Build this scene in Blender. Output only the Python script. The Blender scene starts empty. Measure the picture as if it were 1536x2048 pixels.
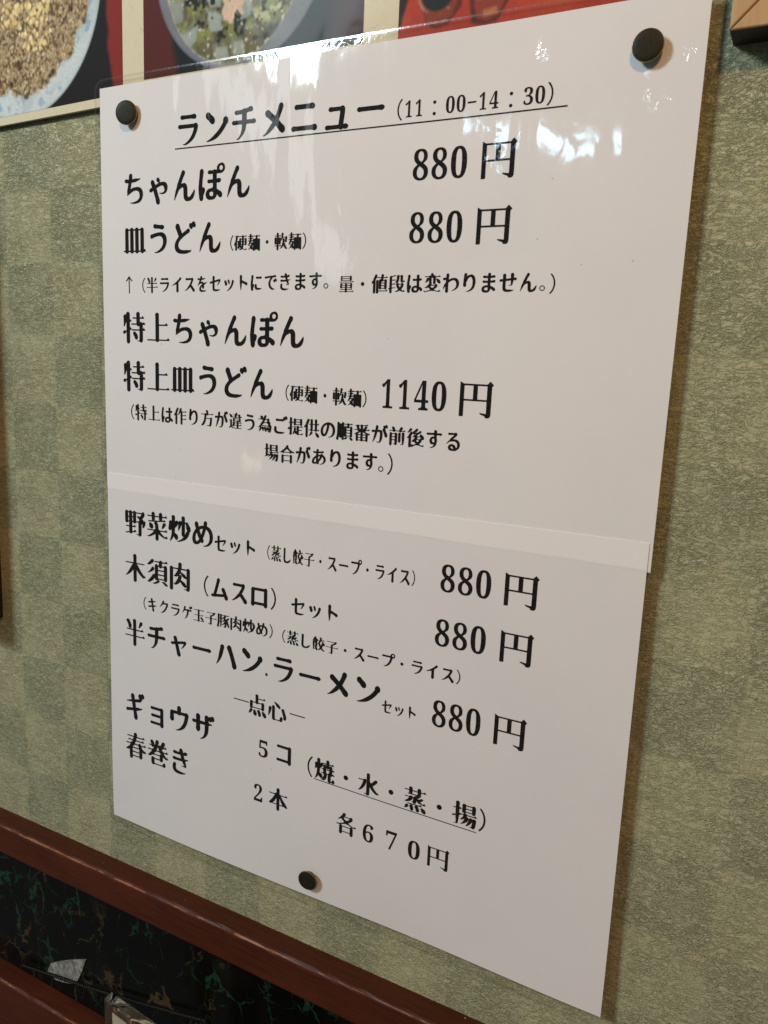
import bpy, bmesh, math, random
import numpy as np
from mathutils import Matrix, Vector
from mathutils.geometry import tessellate_polygon

# ------------------------------------------------------------------ scene, camera, light
scene = bpy.context.scene
col = scene.collection
D = 0.004                      # how far the laminated sheet stands off the wall

cam_d = bpy.data.cameras.new('camera')
cam = bpy.data.objects.new('camera', cam_d)
col.objects.link(cam)
m = Matrix(((0.8799462764, -0.1241515075, 0.4585640128, 0.24396823),
            (0.4729795859, 0.1384217890, -0.8701320000, -0.22931415),
            (0.0445529575, 0.9825608437, 0.1805248528, -0.09490292),
            (0, 0, 0, 1)))
cam.matrix_world = m
cam_d.sensor_fit = 'VERTICAL'
cam_d.sensor_height = 36.0
cam_d.lens = 36.0 * 1590.0 / 2048.0
cam_d.clip_start = 0.01
cam_d.clip_end = 50.0
cam_d.dof.use_dof = True
cam_d.dof.focus_distance = 0.30
cam_d.dof.aperture_fstop = 45.0
scene.camera = cam

scene.view_settings.view_transform = 'Standard'
scene.view_settings.look = 'None'
scene.view_settings.exposure = 0.0
scene.view_settings.gamma = 1.0

world = bpy.data.worlds.new("World")
scene.world = world
world.use_nodes = True
bg = world.node_tree.nodes['Background']
bg.inputs['Color'].default_value = (0.80, 0.86, 0.82, 1)      # dim room all round
bg.inputs['Strength'].default_value = 0.10


def lamp(name, direction, dist, size, power, color, target=(0.10, 0.0, -0.12), size_y=None, roll=0.0, round_=False):
    d = Vector(direction).normalized()
    t = Vector(target)
    ld = bpy.data.lights.new(name, 'AREA')
    if size_y:
        ld.shape = 'RECTANGLE'
        ld.size_y = size_y
    else:
        ld.shape = 'DISK' if round_ else 'SQUARE'
    ld.size = size
    ld.energy = power
    ld.color = color
    o = bpy.data.objects.new(name, ld)
    o.location = t + d * dist
    q = (-d).to_track_quat('-Z', 'Z')
    o.rotation_euler = (q.to_matrix() @ Matrix.Rotation(roll, 3, 'Z')).to_euler()
    col.objects.link(o)
    return o


# the two lamps that throw the crossed shadows: warm from the upper right, cool from the upper left
lamp('warm_lamp', (0.36, -1.0, 0.64), 1.1, 0.093, 5.5, (1.0, 0.53, 0.17), target=(0.18, 0.0, -0.04), round_=True)
lamp('cool_window', (-0.70, -1.0, 0.71), 1.15, 0.20, 8.9, (0.82, 0.97, 1.0))
# bright things in the room that the laminate mirrors
lamp('ceiling_tube', (-0.355, -1.0, 0.29), 1.5, 0.19, 0.42, (0.50, 0.82, 1.0), target=(0.180, -D, -0.036), size_y=0.032, roll=math.radians(-30))
lamp('far_window', (-0.72, -1.0, 0.31), 2.0, 0.80, 0.50, (0.88, 0.98, 1.0), target=(0.075, -D, -0.03), size_y=0.09, roll=math.radians(90))
lamp('side_lamp', (-0.78, -1.0, -0.16), 2.0, 0.03, 0.018, (1.0, 0.86, 0.50), target=(0.069, -D, -0.136), size_y=0.07)

# ------------------------------------------------------------------ helpers


def props(o, label=None, cat=None, group=None, kind=None):
    if label: o['label'] = label
    if cat: o['category'] = cat
    if group: o['group'] = group
    if kind: o['kind'] = kind
    return o


def empty(name, loc=(0, 0, 0)):
    o = bpy.data.objects.new(name, None)
    o.location = loc
    o.empty_display_size = 0.01
    col.objects.link(o)
    return o


def obj_from(name, verts, faces, mat, parent=None, smooth=False, loc=None):
    me = bpy.data.meshes.new(name)
    me.from_pydata([tuple(v) for v in verts], [], faces)
    me.update()
    if mat: me.materials.append(mat)
    if smooth:
        me.polygons.foreach_set('use_smooth', [True] * len(me.polygons))
    o = bpy.data.objects.new(name, me)
    col.objects.link(o)
    if parent is not None:
        o.parent = parent
    if loc is not None: o.location = loc
    return o


def obj_bm(name, bm, mat, parent=None, smooth=False, loc=None):
    me = bpy.data.meshes.new(name)
    bmesh.ops.recalc_face_normals(bm, faces=bm.faces)
    bm.to_mesh(me)
    bm.free()
    me.materials.append(mat)
    if smooth:
        me.polygons.foreach_set('use_smooth', [True] * len(me.polygons))
    o = bpy.data.objects.new(name, me)
    col.objects.link(o)
    if parent is not None: o.parent = parent
    if loc is not None: o.location = loc
    return o


def box_bm(x0, x1, y0, y1, z0, z1, bevel=0.0, segs=2):
    bm = bmesh.new()
    bmesh.ops.create_cube(bm, size=1.0)
    for v in bm.verts:
        v.co = Vector(((x0 + x1) / 2 + v.co.x * (x1 - x0), (y0 + y1) / 2 + v.co.y * (y1 - y0), (z0 + z1) / 2 + v.co.z * (z1 - z0)))
    if bevel:
        bmesh.ops.bevel(bm, geom=list(bm.edges), offset=bevel, segments=segs, profile=0.5, affect='EDGES')
    return bm


class NT:
    """tiny node-graph helper"""
    def __init__(self, name):
        self.m = bpy.data.materials.new(name)
        self.m.use_nodes = True
        self.t = self.m.node_tree
        self.b = self.t.nodes['Principled BSDF']
        self.out = self.t.nodes['Material Output']
        self.tc = self.n('ShaderNodeTexCoord')

    def n(self, kind, **kw):
        nd = self.t.nodes.new(kind)
        for k, v in kw.items():
            if k.startswith('i_'):
                nd.inputs[k[2:].replace('_', ' ')].default_value = v
            else:
                setattr(nd, k, v)
        return nd

    def l(self, a, b): self.t.links.new(a, b)

    def coords(self, scale=(1, 1, 1), rot=(0, 0, 0), loc=(0, 0, 0)):
        mp = self.n('ShaderNodeMapping')
        mp.inputs['Scale'].default_value = scale
        mp.inputs['Rotation'].default_value = rot
        mp.inputs['Location'].default_value = loc
        self.l(self.tc.outputs['Object'], mp.inputs['Vector'])
        return mp.outputs[0]

    def noise(self, vec, scale, detail=4, rough=0.5, dist=0.0):
        nd = self.n('ShaderNodeTexNoise')
        nd.inputs['Scale'].default_value = scale
        nd.inputs['Detail'].default_value = detail
        nd.inputs['Roughness'].default_value = rough
        nd.inputs['Distortion'].default_value = dist
        self.l(vec, nd.inputs['Vector'])
        return nd.outputs['Fac']

    def math(self, op, a, b=None, c=None, clamp=False):
        nd = self.n('ShaderNodeMath', operation=op)
        nd.use_clamp = clamp
        for i, v in enumerate((a, b, c)):
            if v is None: continue
            if isinstance(v, (int, float)): nd.inputs[i].default_value = v
            else: self.l(v, nd.inputs[i])
        return nd.outputs[0]

    def smooth(self, v, lo, hi, a=0.0, b=1.0):
        nd = self.n('ShaderNodeMapRange', interpolation_type='SMOOTHSTEP')
        self.l(v, nd.inputs['Value'])
        nd.inputs['From Min'].default_value = lo
        nd.inputs['From Max'].default_value = hi
        nd.inputs['To Min'].default_value = a
        nd.inputs['To Max'].default_value = b
        return nd.outputs['Result']

    def mix(self, f, a, b, mode='MIX'):
        nd = self.n('ShaderNodeMix', data_type='RGBA', blend_type=mode)
        for key, v in ((0, f), (6, a), (7, b)):
            if isinstance(v, (int, float)): nd.inputs[key].default_value = v
            elif isinstance(v, tuple): nd.inputs[key].default_value = v if len(v) == 4 else (*v, 1)
            else: self.l(v, nd.inputs[key])
        return nd.outputs[2]

    def xyz(self):
        s = self.n('ShaderNodeSeparateXYZ')
        self.l(self.tc.outputs['Object'], s.inputs[0])
        return s.outputs

    def bump(self, h, strength, dist, normal=None):
        nd = self.n('ShaderNodeBump')
        nd.inputs['Strength'].default_value = strength
        nd.inputs['Distance'].default_value = dist
        self.l(h, nd.inputs['Height'])
        if normal is not None: self.l(normal, nd.inputs['Normal'])
        return nd.outputs[0]

    def set(self, **kw):
        for k, v in kw.items():
            s = self.b.inputs[k.replace('_', ' ')]
            if isinstance(v, (int, float)): s.default_value = v
            elif isinstance(v, tuple): s.default_value = v if len(v) == 4 else (*v, 1)
            else: self.l(v, s)
        return self


# ------------------------------------------------------------------ materials
def ridge(N, f, width):
    """thin crease lines where a noise crosses its middle"""
    return N.smooth(N.math('ABSOLUTE', N.math('SUBTRACT', f, 0.5)), 0.0, width, 1.0, 0.0)


def film_relief(N):
    """height of the heat-sealed plastic: long vertical waves, slack dimples, crumpled right margin"""
    v = N.noise(N.coords((1, 1, 0.09), (0, math.radians(2), 0)), 58, 2, 0.45, 0.3)
    f = N.noise(N.coords((1, 1, 0.55)), 120, 2, 0.5, 0.6)
    w = N.noise(N.coords((1, 1, 1), (0, 0.6, 0)), 14, 1, 0.4)
    x = N.xyz()
    patch = N.smooth(N.noise(N.coords(loc=(6, 6, 6)), 34, 3, 0.6), 0.55, 0.66)
    crum = N.math('MULTIPLY', N.math('MULTIPLY', N.noise(N.coords((1, 1, 0.8)), 300, 3, 0.6, 1.0), patch), N.smooth(x[0], 0.13, 0.20, 0.0, 0.75))
    mask = N.smooth(x[2], -0.215, -0.02, 0.10, 1.0)
    h = N.math('MULTIPLY_ADD', v, 1.0, N.math('MULTIPLY', f, 0.16))
    h = N.math('MULTIPLY', h, mask)
    h = N.math('ADD', h, N.math('MULTIPLY', w, 0.5))
    h = N.math('ADD', h, crum)
    return N.bump(h, 1.0, 0.00056)


def paper_mat(name, base, band=False):
    N = NT(name)
    c = N.coords()
    fib = N.noise(c, 900, 3, 0.6)
    blot = N.noise(c, 26, 4, 0.6)
    colr = N.mix(N.smooth(blot, 0.35, 0.7), base, tuple(b * k for b, k in zip(base, (0.965, 0.975, 0.985))))
    if band:                               # doubled paper where the two sheets overlap: whiter, less show-through
        z = N.xyz()[2]
        wob = N.math('MULTIPLY_ADD', N.noise(N.coords(), 60, 2), 0.0006, -0.1481)
        dz = N.math('SUBTRACT', z, wob)
        f = N.smooth(dz, -0.0003, 0.0003)
        colr = N.mix(f, colr, (0.775, 0.76, 0.79))
        line = N.smooth(N.math('ABSOLUTE', dz), 0.0, 0.0006, 0.11, 0.0)  # shadow line where the upper sheet ends behind, painted into the colour
        colr = N.mix(line, colr, (0.35, 0.33, 0.31))
    vor = N.n('ShaderNodeTexVoronoi')
    vor.inputs['Scale'].default_value = 75
    N.l(c, vor.inputs['Vector'])
    speck = N.smooth(vor.outputs['Distance'], 0.012, 0.03, 0.55, 0.0)
    colr = N.mix(speck, colr, (0.36, 0.30, 0.24))
    N.set(Base_Color=colr, Roughness=0.7, Coat_Weight=1.0, Coat_Roughness=0.055, Coat_IOR=1.5)
    N.set(Normal=N.bump(fib, 0.10, 0.0003), Coat_Normal=film_relief(N))
    return N.m


M_paper_a = paper_mat('laminated_paper', (0.715, 0.705, 0.735))
M_paper_b = paper_mat('laminated_paper_lower', (0.70, 0.69, 0.725), band=True)

N = NT('printed_ink')
tn = N.noise(N.coords(), 1500, 2, 0.6)
N.set(Base_Color=N.mix(N.smooth(tn, 0.4, 0.75), (0.005, 0.005, 0.006), (0.018, 0.018, 0.019)), Roughness=0.6,
      Coat_Weight=1.0, Coat_Roughness=0.055, Coat_Normal=film_relief(N))
N.b.inputs['Specular IOR Level'].default_value = 0.03
M_ink = N.m


def clear_mat(name, tint=(0.985, 0.988, 0.975), rough=0.06, extra=0.0):
    N = NT(name)
    tr = N.n('ShaderNodeBsdfTransparent')
    tr.inputs[0].default_value = (*tint, 1)
    gl = N.n('ShaderNodeBsdfGlossy')
    gl.inputs['Roughness'].default_value = rough
    h = N.noise(N.coords((1, 1, 0.5)), 260, 3, 0.6, 0.8)
    w = N.noise(N.coords(), 30, 1, 0.5)
    nb = N.bump(N.math('MULTIPLY_ADD', h, 0.10, w), 1.0, 0.0005)
    N.l(nb, gl.inputs['Normal'])
    lw = N.n('ShaderNodeLayerWeight')
    N.l(nb, lw.inputs['Normal'])
    fac = N.math('MULTIPLY_ADD', N.math('POWER', lw.outputs['Facing'], 5.0), 0.90, 0.055 + extra, clamp=True)
    mx = N.n('ShaderNodeMixShader')
    N.l(fac, mx.inputs[0]); N.l(tr.outputs[0], mx.inputs[1]); N.l(gl.outputs[0], mx.inputs[2])
    N.l(mx.outputs[0], N.out.inputs['Surface'])
    return N.m


M_film = clear_mat('clear_film')

# wallpaper: olive check of 27 x 28.5 mm with glossy crinkled fibres
N = NT('crinkled_wallpaper')
c = N.coords()
wx = N.math('MULTIPLY', N.math('SUBTRACT', N.noise(c, 130, 3, 0.6), 0.5), 0.0035)
wz = N.math('MULTIPLY', N.math('SUBTRACT', N.noise(N.coords(loc=(3, 1, 7)), 130, 3, 0.6), 0.5), 0.0035)
xs = N.xyz()
gx = N.math('DIVIDE', N.math('ADD', N.math('ADD', xs[0], wx), 0.600), 0.0270)
gz = N.math('DIVIDE', N.math('ADD', N.math('ADD', xs[2], wz), 2.6535), 0.0285)


def saw(v, soft=0.06):
    """square wave with soft flanks, period 2"""
    s = N.math('SINE', N.math('MULTIPLY', v, math.pi))
    return N.smooth(s, -soft, soft, -1.0, 1.0)


chk = N.math('MULTIPLY', saw(gx, 0.10), saw(gz, 0.10))
chk = N.smooth(chk, -0.7, 0.7)
tone = N.noise(c, 45, 5, 0.65)
mott = N.noise(N.coords(loc=(2, 2, 2)), 420, 4, 0.7)
light = N.mix(N.smooth(tone, 0.3, 0.7), (0.380, 0.388, 0.246), (0.418, 0.418, 0.260))
dark = N.mix(N.smooth(tone, 0.3, 0.7), (0.285, 0.322, 0.226), (0.325, 0.352, 0.240))
colr = N.mix(N.math('MULTIPLY', chk, N.smooth(xs[0], 0.0, 0.25, 0.62, 0.32)), light, dark)
colr = N.mix(N.smooth(mott, 0.30, 0.72, 0.0, 0.18), colr, (0.22, 0.22, 0.14))
colr = N.mix(N.smooth(N.noise(c, 7, 3, 0.6), 0.45, 0.75, 0.0, 0.25), colr, (0.32, 0.29, 0.17))
vor = N.n('ShaderNodeTexVoronoi')
vor.inputs['Scale'].default_value = 48
N.l(c, vor.inputs['Vector'])
colr = N.mix(N.smooth(vor.outputs['Distance'], 0.010, 0.035, 0.9, 0.0), colr, (0.05, 0.025, 0.008))
diag1 = N.coords((1.0, 1, 2.0), (0, math.radians(35), 0))
diag2 = N.coords((1.0, 1, 2.4), (0, math.radians(-25), 0), (5, 1, 3))
r1 = ridge(N, N.noise(diag1, 190, 3, 0.62, 1.4), 0.05)
r2 = ridge(N, N.noise(diag2, 320, 3, 0.62, 1.2), 0.055)
low = N.noise(c, 190, 4, 0.7, 0.6)
hgt = N.math('MULTIPLY_ADD', r1, -0.55, N.math('MULTIPLY_ADD', r2, 0.45, N.math('MULTIPLY', low, 1.25)))
amp = N.smooth(N.noise(N.coords(loc=(9, 9, 9)), 60, 2, 0.5), 0.3, 0.7, 0.45, 1.15)
amp = N.math('MULTIPLY', amp, N.math('MULTIPLY_ADD', chk, 0.35, 0.75))
nrm = N.bump(N.math('MULTIPLY', hgt, amp), 0.70, 0.0010)
colr = N.mix(N.math('MULTIPLY', r1, 0.16), colr, (0.09, 0.08, 0.045))
N.set(Base_Color=colr, Roughness=N.math('MULTIPLY_ADD', chk, -0.07, N.smooth(r2, 0, 1, 0.44, 0.26)), Normal=nrm)
N.b.inputs['Specular IOR Level'].default_value = 0.5
M_wall = N.m


def wood_varnish(name, base, worn, arris_z):
    N = NT(name)
    x = N.xyz()
    g = N.noise(N.coords((0.08, 1, 1)), 700, 4, 0.65, 0.4)
    colr = N.mix(N.smooth(g, 0.3, 0.75), base, tuple(b * 0.62 for b in base))
    blot = N.noise(N.coords((0.4, 1, 1)), 45, 3, 0.6)
    colr = N.mix(N.smooth(blot, 0.45, 0.75, 0, 0.5), colr, tuple(b * 1.35 for b in base))
    # varnish rubbed through along the arris
    dy = N.math('ABSOLUTE', N.math('ADD', x[1], 0.0098))
    dz = N.math('ABSOLUTE', N.math('SUBTRACT', x[2], arris_z))
    d = N.math('ADD', dy, dz)
    wn = N.noise(N.coords((0.3, 1, 1)), 260, 4, 0.7)
    lim = N.smooth(wn, 0.35, 0.75, 0.0001, 0.0009)
    wf = N.smooth(N.math('SUBTRACT', lim, d), -0.0001, 0.0003)
    colr = N.mix(wf, colr, worn)
    vor = N.n('ShaderNodeTexVoronoi')
    vor.inputs['Scale'].default_value = 62
    N.l(N.coords(), vor.inputs['Vector'])
    colr = N.mix(N.smooth(vor.outputs['Distance'], 0.012, 0.028, 0.9, 0.0), colr, (0.5, 0.38, 0.27))
    N.b.inputs['Specular IOR Level'].default_value = 0.28
    N.set(Base_Color=colr, Roughness=N.smooth(blot, 0.3, 0.7, 0.46, 0.60), Normal=N.bump(g, 0.25, 0.0004))
    return N.m


M_rail = wood_varnish('red_brown_varnish', (0.066, 0.0125, 0.0032), (0.24, 0.085, 0.025), -0.3152)
M_rail2 = wood_varnish('red_brown_varnish_lower', (0.066, 0.0130, 0.0035), (0.30, 0.11, 0.03), -0.4005)

N = NT('black_veined_marble')
c = N.coords((1, 1, 1), (0, math.radians(38), 0))
def vein(scale, width, loc, dist=1.5, detail=5):
    mp = N.coords((1, 1, 0.55), (0, math.radians(35), 0), loc)
    return N.smooth(N.math('ABSOLUTE', N.math('SUBTRACT', N.noise(mp, scale, detail, 0.62, dist), 0.5)), 0.0, width, 1.0, 0.0)
def network(scale, width, loc, warp_s, warp_a):
    """thin branching veins: edges of warped cells whose width swells and fades"""
    wn = N.n('ShaderNodeTexNoise')
    wn.inputs['Scale'].default_value = warp_s
    wn.inputs['Detail'].default_value = 6
    wn.inputs['Roughness'].default_value = 0.68
    N.l(N.coords(loc=loc), wn.inputs['Vector'])
    sc_ = N.n('ShaderNodeVectorMath', operation='SCALE')
    N.l(wn.outputs['Color'], sc_.inputs[0]); sc_.inputs['Scale'].default_value = warp_a
    ad = N.n('ShaderNodeVectorMath', operation='ADD')
    N.l(N.coords((1, 1, 0.75), (0, math.radians(30), 0), loc), ad.inputs[0]); N.l(sc_.outputs[0], ad.inputs[1])
    vo = N.n('ShaderNodeTexVoronoi', feature='DISTANCE_TO_EDGE')
    vo.inputs['Scale'].default_value = scale
    N.l(ad.outputs[0], vo.inputs['Vector'])
    wid = N.smooth(N.noise(N.coords(loc=(loc[1], 2, loc[0])), 55, 3, 0.6), 0.40, 0.75, 0.0, width)
    return N.smooth(N.math('SUBTRACT', wid, vo.outputs['Distance']), 0.0, 0.010)
reg = N.noise(N.coords(loc=(1, 5, 2)), 22, 2, 0.5)
gv = N.math('MULTIPLY', network(40, 0.046, (0, 0, 0), 60, 0.015), N.smooth(reg, 0.44, 0.54))
bv = N.math('MULTIPLY', network(30, 0.044, (7, 3, 5), 55, 0.022), N.smooth(reg, 0.60, 0.48))
brk = N.smooth(N.noise(N.coords(loc=(4, 4, 4)), 420, 4, 0.7), 0.26, 0.50)
gv = N.math('MULTIPLY', gv, brk)
bv = N.math('MULTIPLY', bv, brk)
gv = N.math('MAXIMUM', gv, N.math('MULTIPLY', N.math('MULTIPLY', network(62, 0.045, (2, 8, 4), 90, 0.012), N.smooth(reg, 0.40, 0.50)), 0.75))
bv = N.math('MAXIMUM', bv, N.math('MULTIPLY', N.math('MULTIPLY', network(55, 0.045, (9, 1, 6), 80, 0.014), N.smooth(reg, 0.58, 0.46)), 0.75))
colr = N.mix(N.math('MULTIPLY', gv, 0.9), (0.0028, 0.0030, 0.0027), (0.010, 0.044, 0.025))
colr = N.mix(N.math('MULTIPLY', bv, 0.9), colr, (0.062, 0.043, 0.019))
colr = N.mix(N.smooth(N.noise(N.coords(), 30, 3, 0.5), 0.5, 0.8, 0, 0.6), colr, (0.012, 0.010, 0.007))
N.set(Base_Color=colr, Roughness=0.12)
N.b.inputs['Specular IOR Level'].default_value = 0.16
M_marble = N.m

N = NT('tan_wood')
g = N.noise(N.coords((1, 1, 0.10)), 500, 4, 0.6, 0.3)
N.set(Base_Color=N.mix(N.smooth(g, 0.3, 0.7), (0.46, 0.30, 0.145), (0.40, 0.245, 0.115)), Roughness=0.5)
M_tan = N.m
N = NT('frame_side_shade')  # shade of the unlit underside, painted as dark brown on the frame's sides
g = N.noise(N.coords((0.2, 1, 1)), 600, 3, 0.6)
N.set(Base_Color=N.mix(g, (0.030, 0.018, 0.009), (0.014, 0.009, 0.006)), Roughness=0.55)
M_edge_shade = N.m
N = NT('frame_backing')
N.set(Base_Color=N.mix(N.noise(N.coords(), 40, 3), (0.35, 0.33, 0.28), (0.28, 0.27, 0.22)), Roughness=0.8)
M_back = N.m

N = NT('aged_brass_tack')
g = N.noise(N.coords(), 900, 3, 0.6)
N.set(Base_Color=N.mix(N.smooth(g, 0.35, 0.7), (0.021, 0.019, 0.010), (0.013, 0.012, 0.007)), Metallic=0.0, Roughness=0.5,
      Normal=N.bump(g, 0.15, 0.0002))
N.b.inputs['Specular IOR Level'].default_value = 0.16
M_tack = N.m
N = NT('worn_tack_rim')
N.set(Base_Color=N.mix(N.noise(N.coords(), 700, 2), (0.30, 0.24, 0.11), (0.14, 0.11, 0.05)), Metallic=0.8, Roughness=0.35)
M_rim = N.m


def print_mat(name):
    N = NT(name)
    at = N.n('ShaderNodeAttribute', attribute_name='ink')
    g = N.noise(N.coords(), 1300, 2, 0.6)
    colr = N.mix(N.smooth(g, 0.3, 0.7, 0.0, 0.14), at.outputs['Color'], (0.02, 0.02, 0.02))
    N.set(Base_Color=colr, Roughness=0.6, Coat_Weight=0.04, Coat_Roughness=0.08,
          Coat_Normal=N.bump(N.noise(N.coords(), 55, 2, 0.5, 0.4), 1.0, 0.0002))
    N.b.inputs['Specular IOR Level'].default_value = 0.12
    return N.m


M_print = print_mat('photo_print')
N = NT('cream_mount')
g = N.noise(N.coords(), 500, 4, 0.7)
st = N.noise(N.coords((1, 1, 2.5)), 60, 4, 0.7, 1.0)
colr = N.mix(N.smooth(st, 0.60, 0.74, 0.0, 0.7), (0.62, 0.57, 0.42), (0.32, 0.20, 0.07))
colr = N.mix(N.smooth(g, 0.4, 0.8, 0.0, 0.2), colr, (0.42, 0.36, 0.24))
N.set(Base_Color=colr, Roughness=0.6, Coat_Weight=0.03, Coat_Roughness=0.1)
N.b.inputs['Specular IOR Level'].default_value = 0.2
M_mount = N.m

# ------------------------------------------------------------------ the setting
wall = obj_bm('wall', box_bm(-0.55, 0.75, 0.0, 0.05, -0.329, 0.45), M_wall)
props(wall, kind='structure')
marble = obj_bm('marble_wall_panel', box_bm(-0.55, 0.75, 0.0, 0.05, -0.70, -0.3295), M_marble)
props(marble, kind='structure')


def rail(name, ztop, mat, label, h=0.0145):
    prof = [(-0.0002, ztop), (-0.0088, ztop + 0.0001), (-0.0095, ztop - 0.0001), (-0.0100, ztop - 0.0007),
            (-0.0101, ztop - 0.0016), (-0.0101, ztop - h + 0.0010), (-0.0098, ztop - h + 0.0003), (-0.0092, ztop - h), (-0.0002, ztop - h)]
    n = 260
    xsv = np.linspace(-0.5, 0.7, n)
    rnd = random.Random(3)
    V = []; F = []
    k = len(prof)
    for i, x in enumerate(xsv):
        wob = 0.00012 * math.sin(x * 37) + rnd.uniform(-0.00005, 0.00005)
        for j, (y, z) in enumerate(prof):
            nick = rnd.uniform(0, 0.00022) if j in (2, 3) else 0
            V.append((x, y + nick + (wob if 0 < j < 8 else 0), z - nick))
    for i in range(n - 1):
        for j in range(k - 1):
            a = i * k + j
            F.append((a, a + 1, a + k + 1, a + k))
    F.append(tuple(range(k)))
    F.append(tuple((n - 1) * k + j for j in reversed(range(k))))
    o = obj_from(name, V, F, mat, smooth=False)
    bmx = bmesh.new(); bmx.from_mesh(o.data); bmesh.ops.recalc_face_normals(bmx, faces=bmx.faces); bmx.to_mesh(o.data); bmx.free()
    props(o, label, 'wooden rail', 'red brown wooden rails along the wall')
    return o


rail('wooden_rail', -0.3148, M_rail, 'red brown wooden rail with worn edge between green wallpaper and black marble')
rail('wooden_rail', -0.4003, M_rail2, 'lower red brown wooden rail under the black marble in the bottom left corner', 0.03)

# ------------------------------------------------------------------ food photo board
BY = -0.0025


def fbm(U, V, scale, seed, octaves=3):
    rs = np.random.RandomState(seed)
    out = np.zeros_like(U); a = 1.0; tot = 0
    for o in range(octaves):
        s = scale / (2 ** o)
        T = rs.rand(97, 97)
        x = U / s + 31.7; y = V / s + 17.3
        xi = np.floor(x).astype(int); yi = np.floor(y).astype(int)
        fx = x - xi; fy = y - yi
        fx = fx * fx * (3 - 2 * fx); fy = fy * fy * (3 - 2 * fy)
        g = lambda i, j: T[(xi + i) % 97, (yi + j) % 97]
        out += a * ((g(0, 0) * (1 - fx) + g(1, 0) * fx) * (1 - fy) + (g(0, 1) * (1 - fx) + g(1, 1) * fx) * fy)
        tot += a; a *= 0.55
    return out / tot


def S(x, a, b):
    t = np.clip((x - a) / (b - a), 0, 1)
    return t * t * (3 - 2 * t)


def lay(C, mask, c):
    return C * (1 - mask[..., None]) + np.array(c)[None, None, :] * mask[..., None] if np.ndim(c) == 1 else C * (1 - mask[..., None]) + c * mask[..., None]


def print_grid(name, u0, u1, v0, v1, step, painter, parent, label):
    nu = int((u1 - u0) / step) + 1; nv = int((v1 - v0) / step) + 1
    uu = np.linspace(u0, u1, nu); vv = np.linspace(v0, v1, nv)
    U, V = np.meshgrid(uu, vv)
    C = np.clip(painter(U, V), 0, 1)
    Cp = np.pad(C, ((1, 1), (1, 1), (0, 0)), 'edge')          # soft as a printed photograph is
    C = (Cp[1:-1, 1:-1] * 4 + (Cp[:-2, 1:-1] + Cp[2:, 1:-1] + Cp[1:-1, :-2] + Cp[1:-1, 2:]) * 2 + Cp[:-2, :-2] + Cp[2:, 2:] + Cp[:-2, 2:] + Cp[2:, :-2]) / 16
    me = bpy.data.meshes.new(name)
    co = np.stack([U / 1000, np.full_like(U, BY - 0.00008), -V / 1000], -1).reshape(-1, 3)
    i = np.arange(nu * nv).reshape(nv, nu)
    q = np.stack([i[:-1, :-1], i[1:, :-1], i[1:, 1:], i[:-1, 1:]], -1).reshape(-1, 4)
    me.vertices.add(len(co)); me.vertices.foreach_set('co', co.ravel())
    me.loops.add(q.size); me.loops.foreach_set('vertex_index', q.ravel())
    me.polygons.add(len(q)); me.polygons.foreach_set('loop_start', np.arange(0, q.size, 4)); 
    me.update(calc_edges=True)
    at = me.color_attributes.new('ink', 'FLOAT_COLOR', 'POINT')
    at.data.foreach_set('color', np.concatenate([C, np.ones(C.shape[:2] + (1,))], -1).astype(np.float32).ravel())
    me.materials.append(M_print)
    o = bpy.data.objects.new(name, me)
    col.objects.link(o); o.parent = parent
    o['label'] = label
    return o


def scatter_grains(C, U, V, region, n, seed, cols, rmin, rmax, elong=2.4):
    rs = np.random.RandomState(seed)
    u0, v0 = U[0, 0], V[0, 0]; du = U[0, 1] - U[0, 0]; dv = V[1, 0] - V[0, 0]
    k = 0
    while k < n:
        u = rs.uniform(U.min(), U.max()); v = rs.uniform(V.min(), V.max()); k += 1
        i, j = int((v - v0) / dv), int((u - u0) / du)
        if not region[min(i, U.shape[0] - 1), min(j, U.shape[1] - 1)]: continue
        r = rs.uniform(rmin, rmax); a = rs.uniform(0, math.pi); w = int(r * elong / du) + 2
        i0, i1, j0, j1 = max(0, i - w), min(U.shape[0], i + w + 1), max(0, j - w), min(U.shape[1], j + w + 1)
        x = U[i0:i1, j0:j1] - u; y = V[i0:i1, j0:j1] - v
        p = (x * math.cos(a) + y * math.sin(a)) / (r * elong / 1.6); q = (-x * math.sin(a) + y * math.cos(a)) / r
        d = p * p + q * q
        mk = S(-d, -1.0, -0.55)
        c = np.array(cols[rs.randint(len(cols))]) * rs.uniform(0.75, 1.2)
        sh = S(-((p) ** 2 + (q - 0.5) ** 2), -1.4, -0.6)[..., None] * 0.35
        C[i0:i1, j0:j1] *= (1 - sh * 0.6)
        C[i0:i1, j0:j1] = C[i0:i1, j0:j1] * (1 - mk[..., None]) + c * mk[..., None]
    return C


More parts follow.
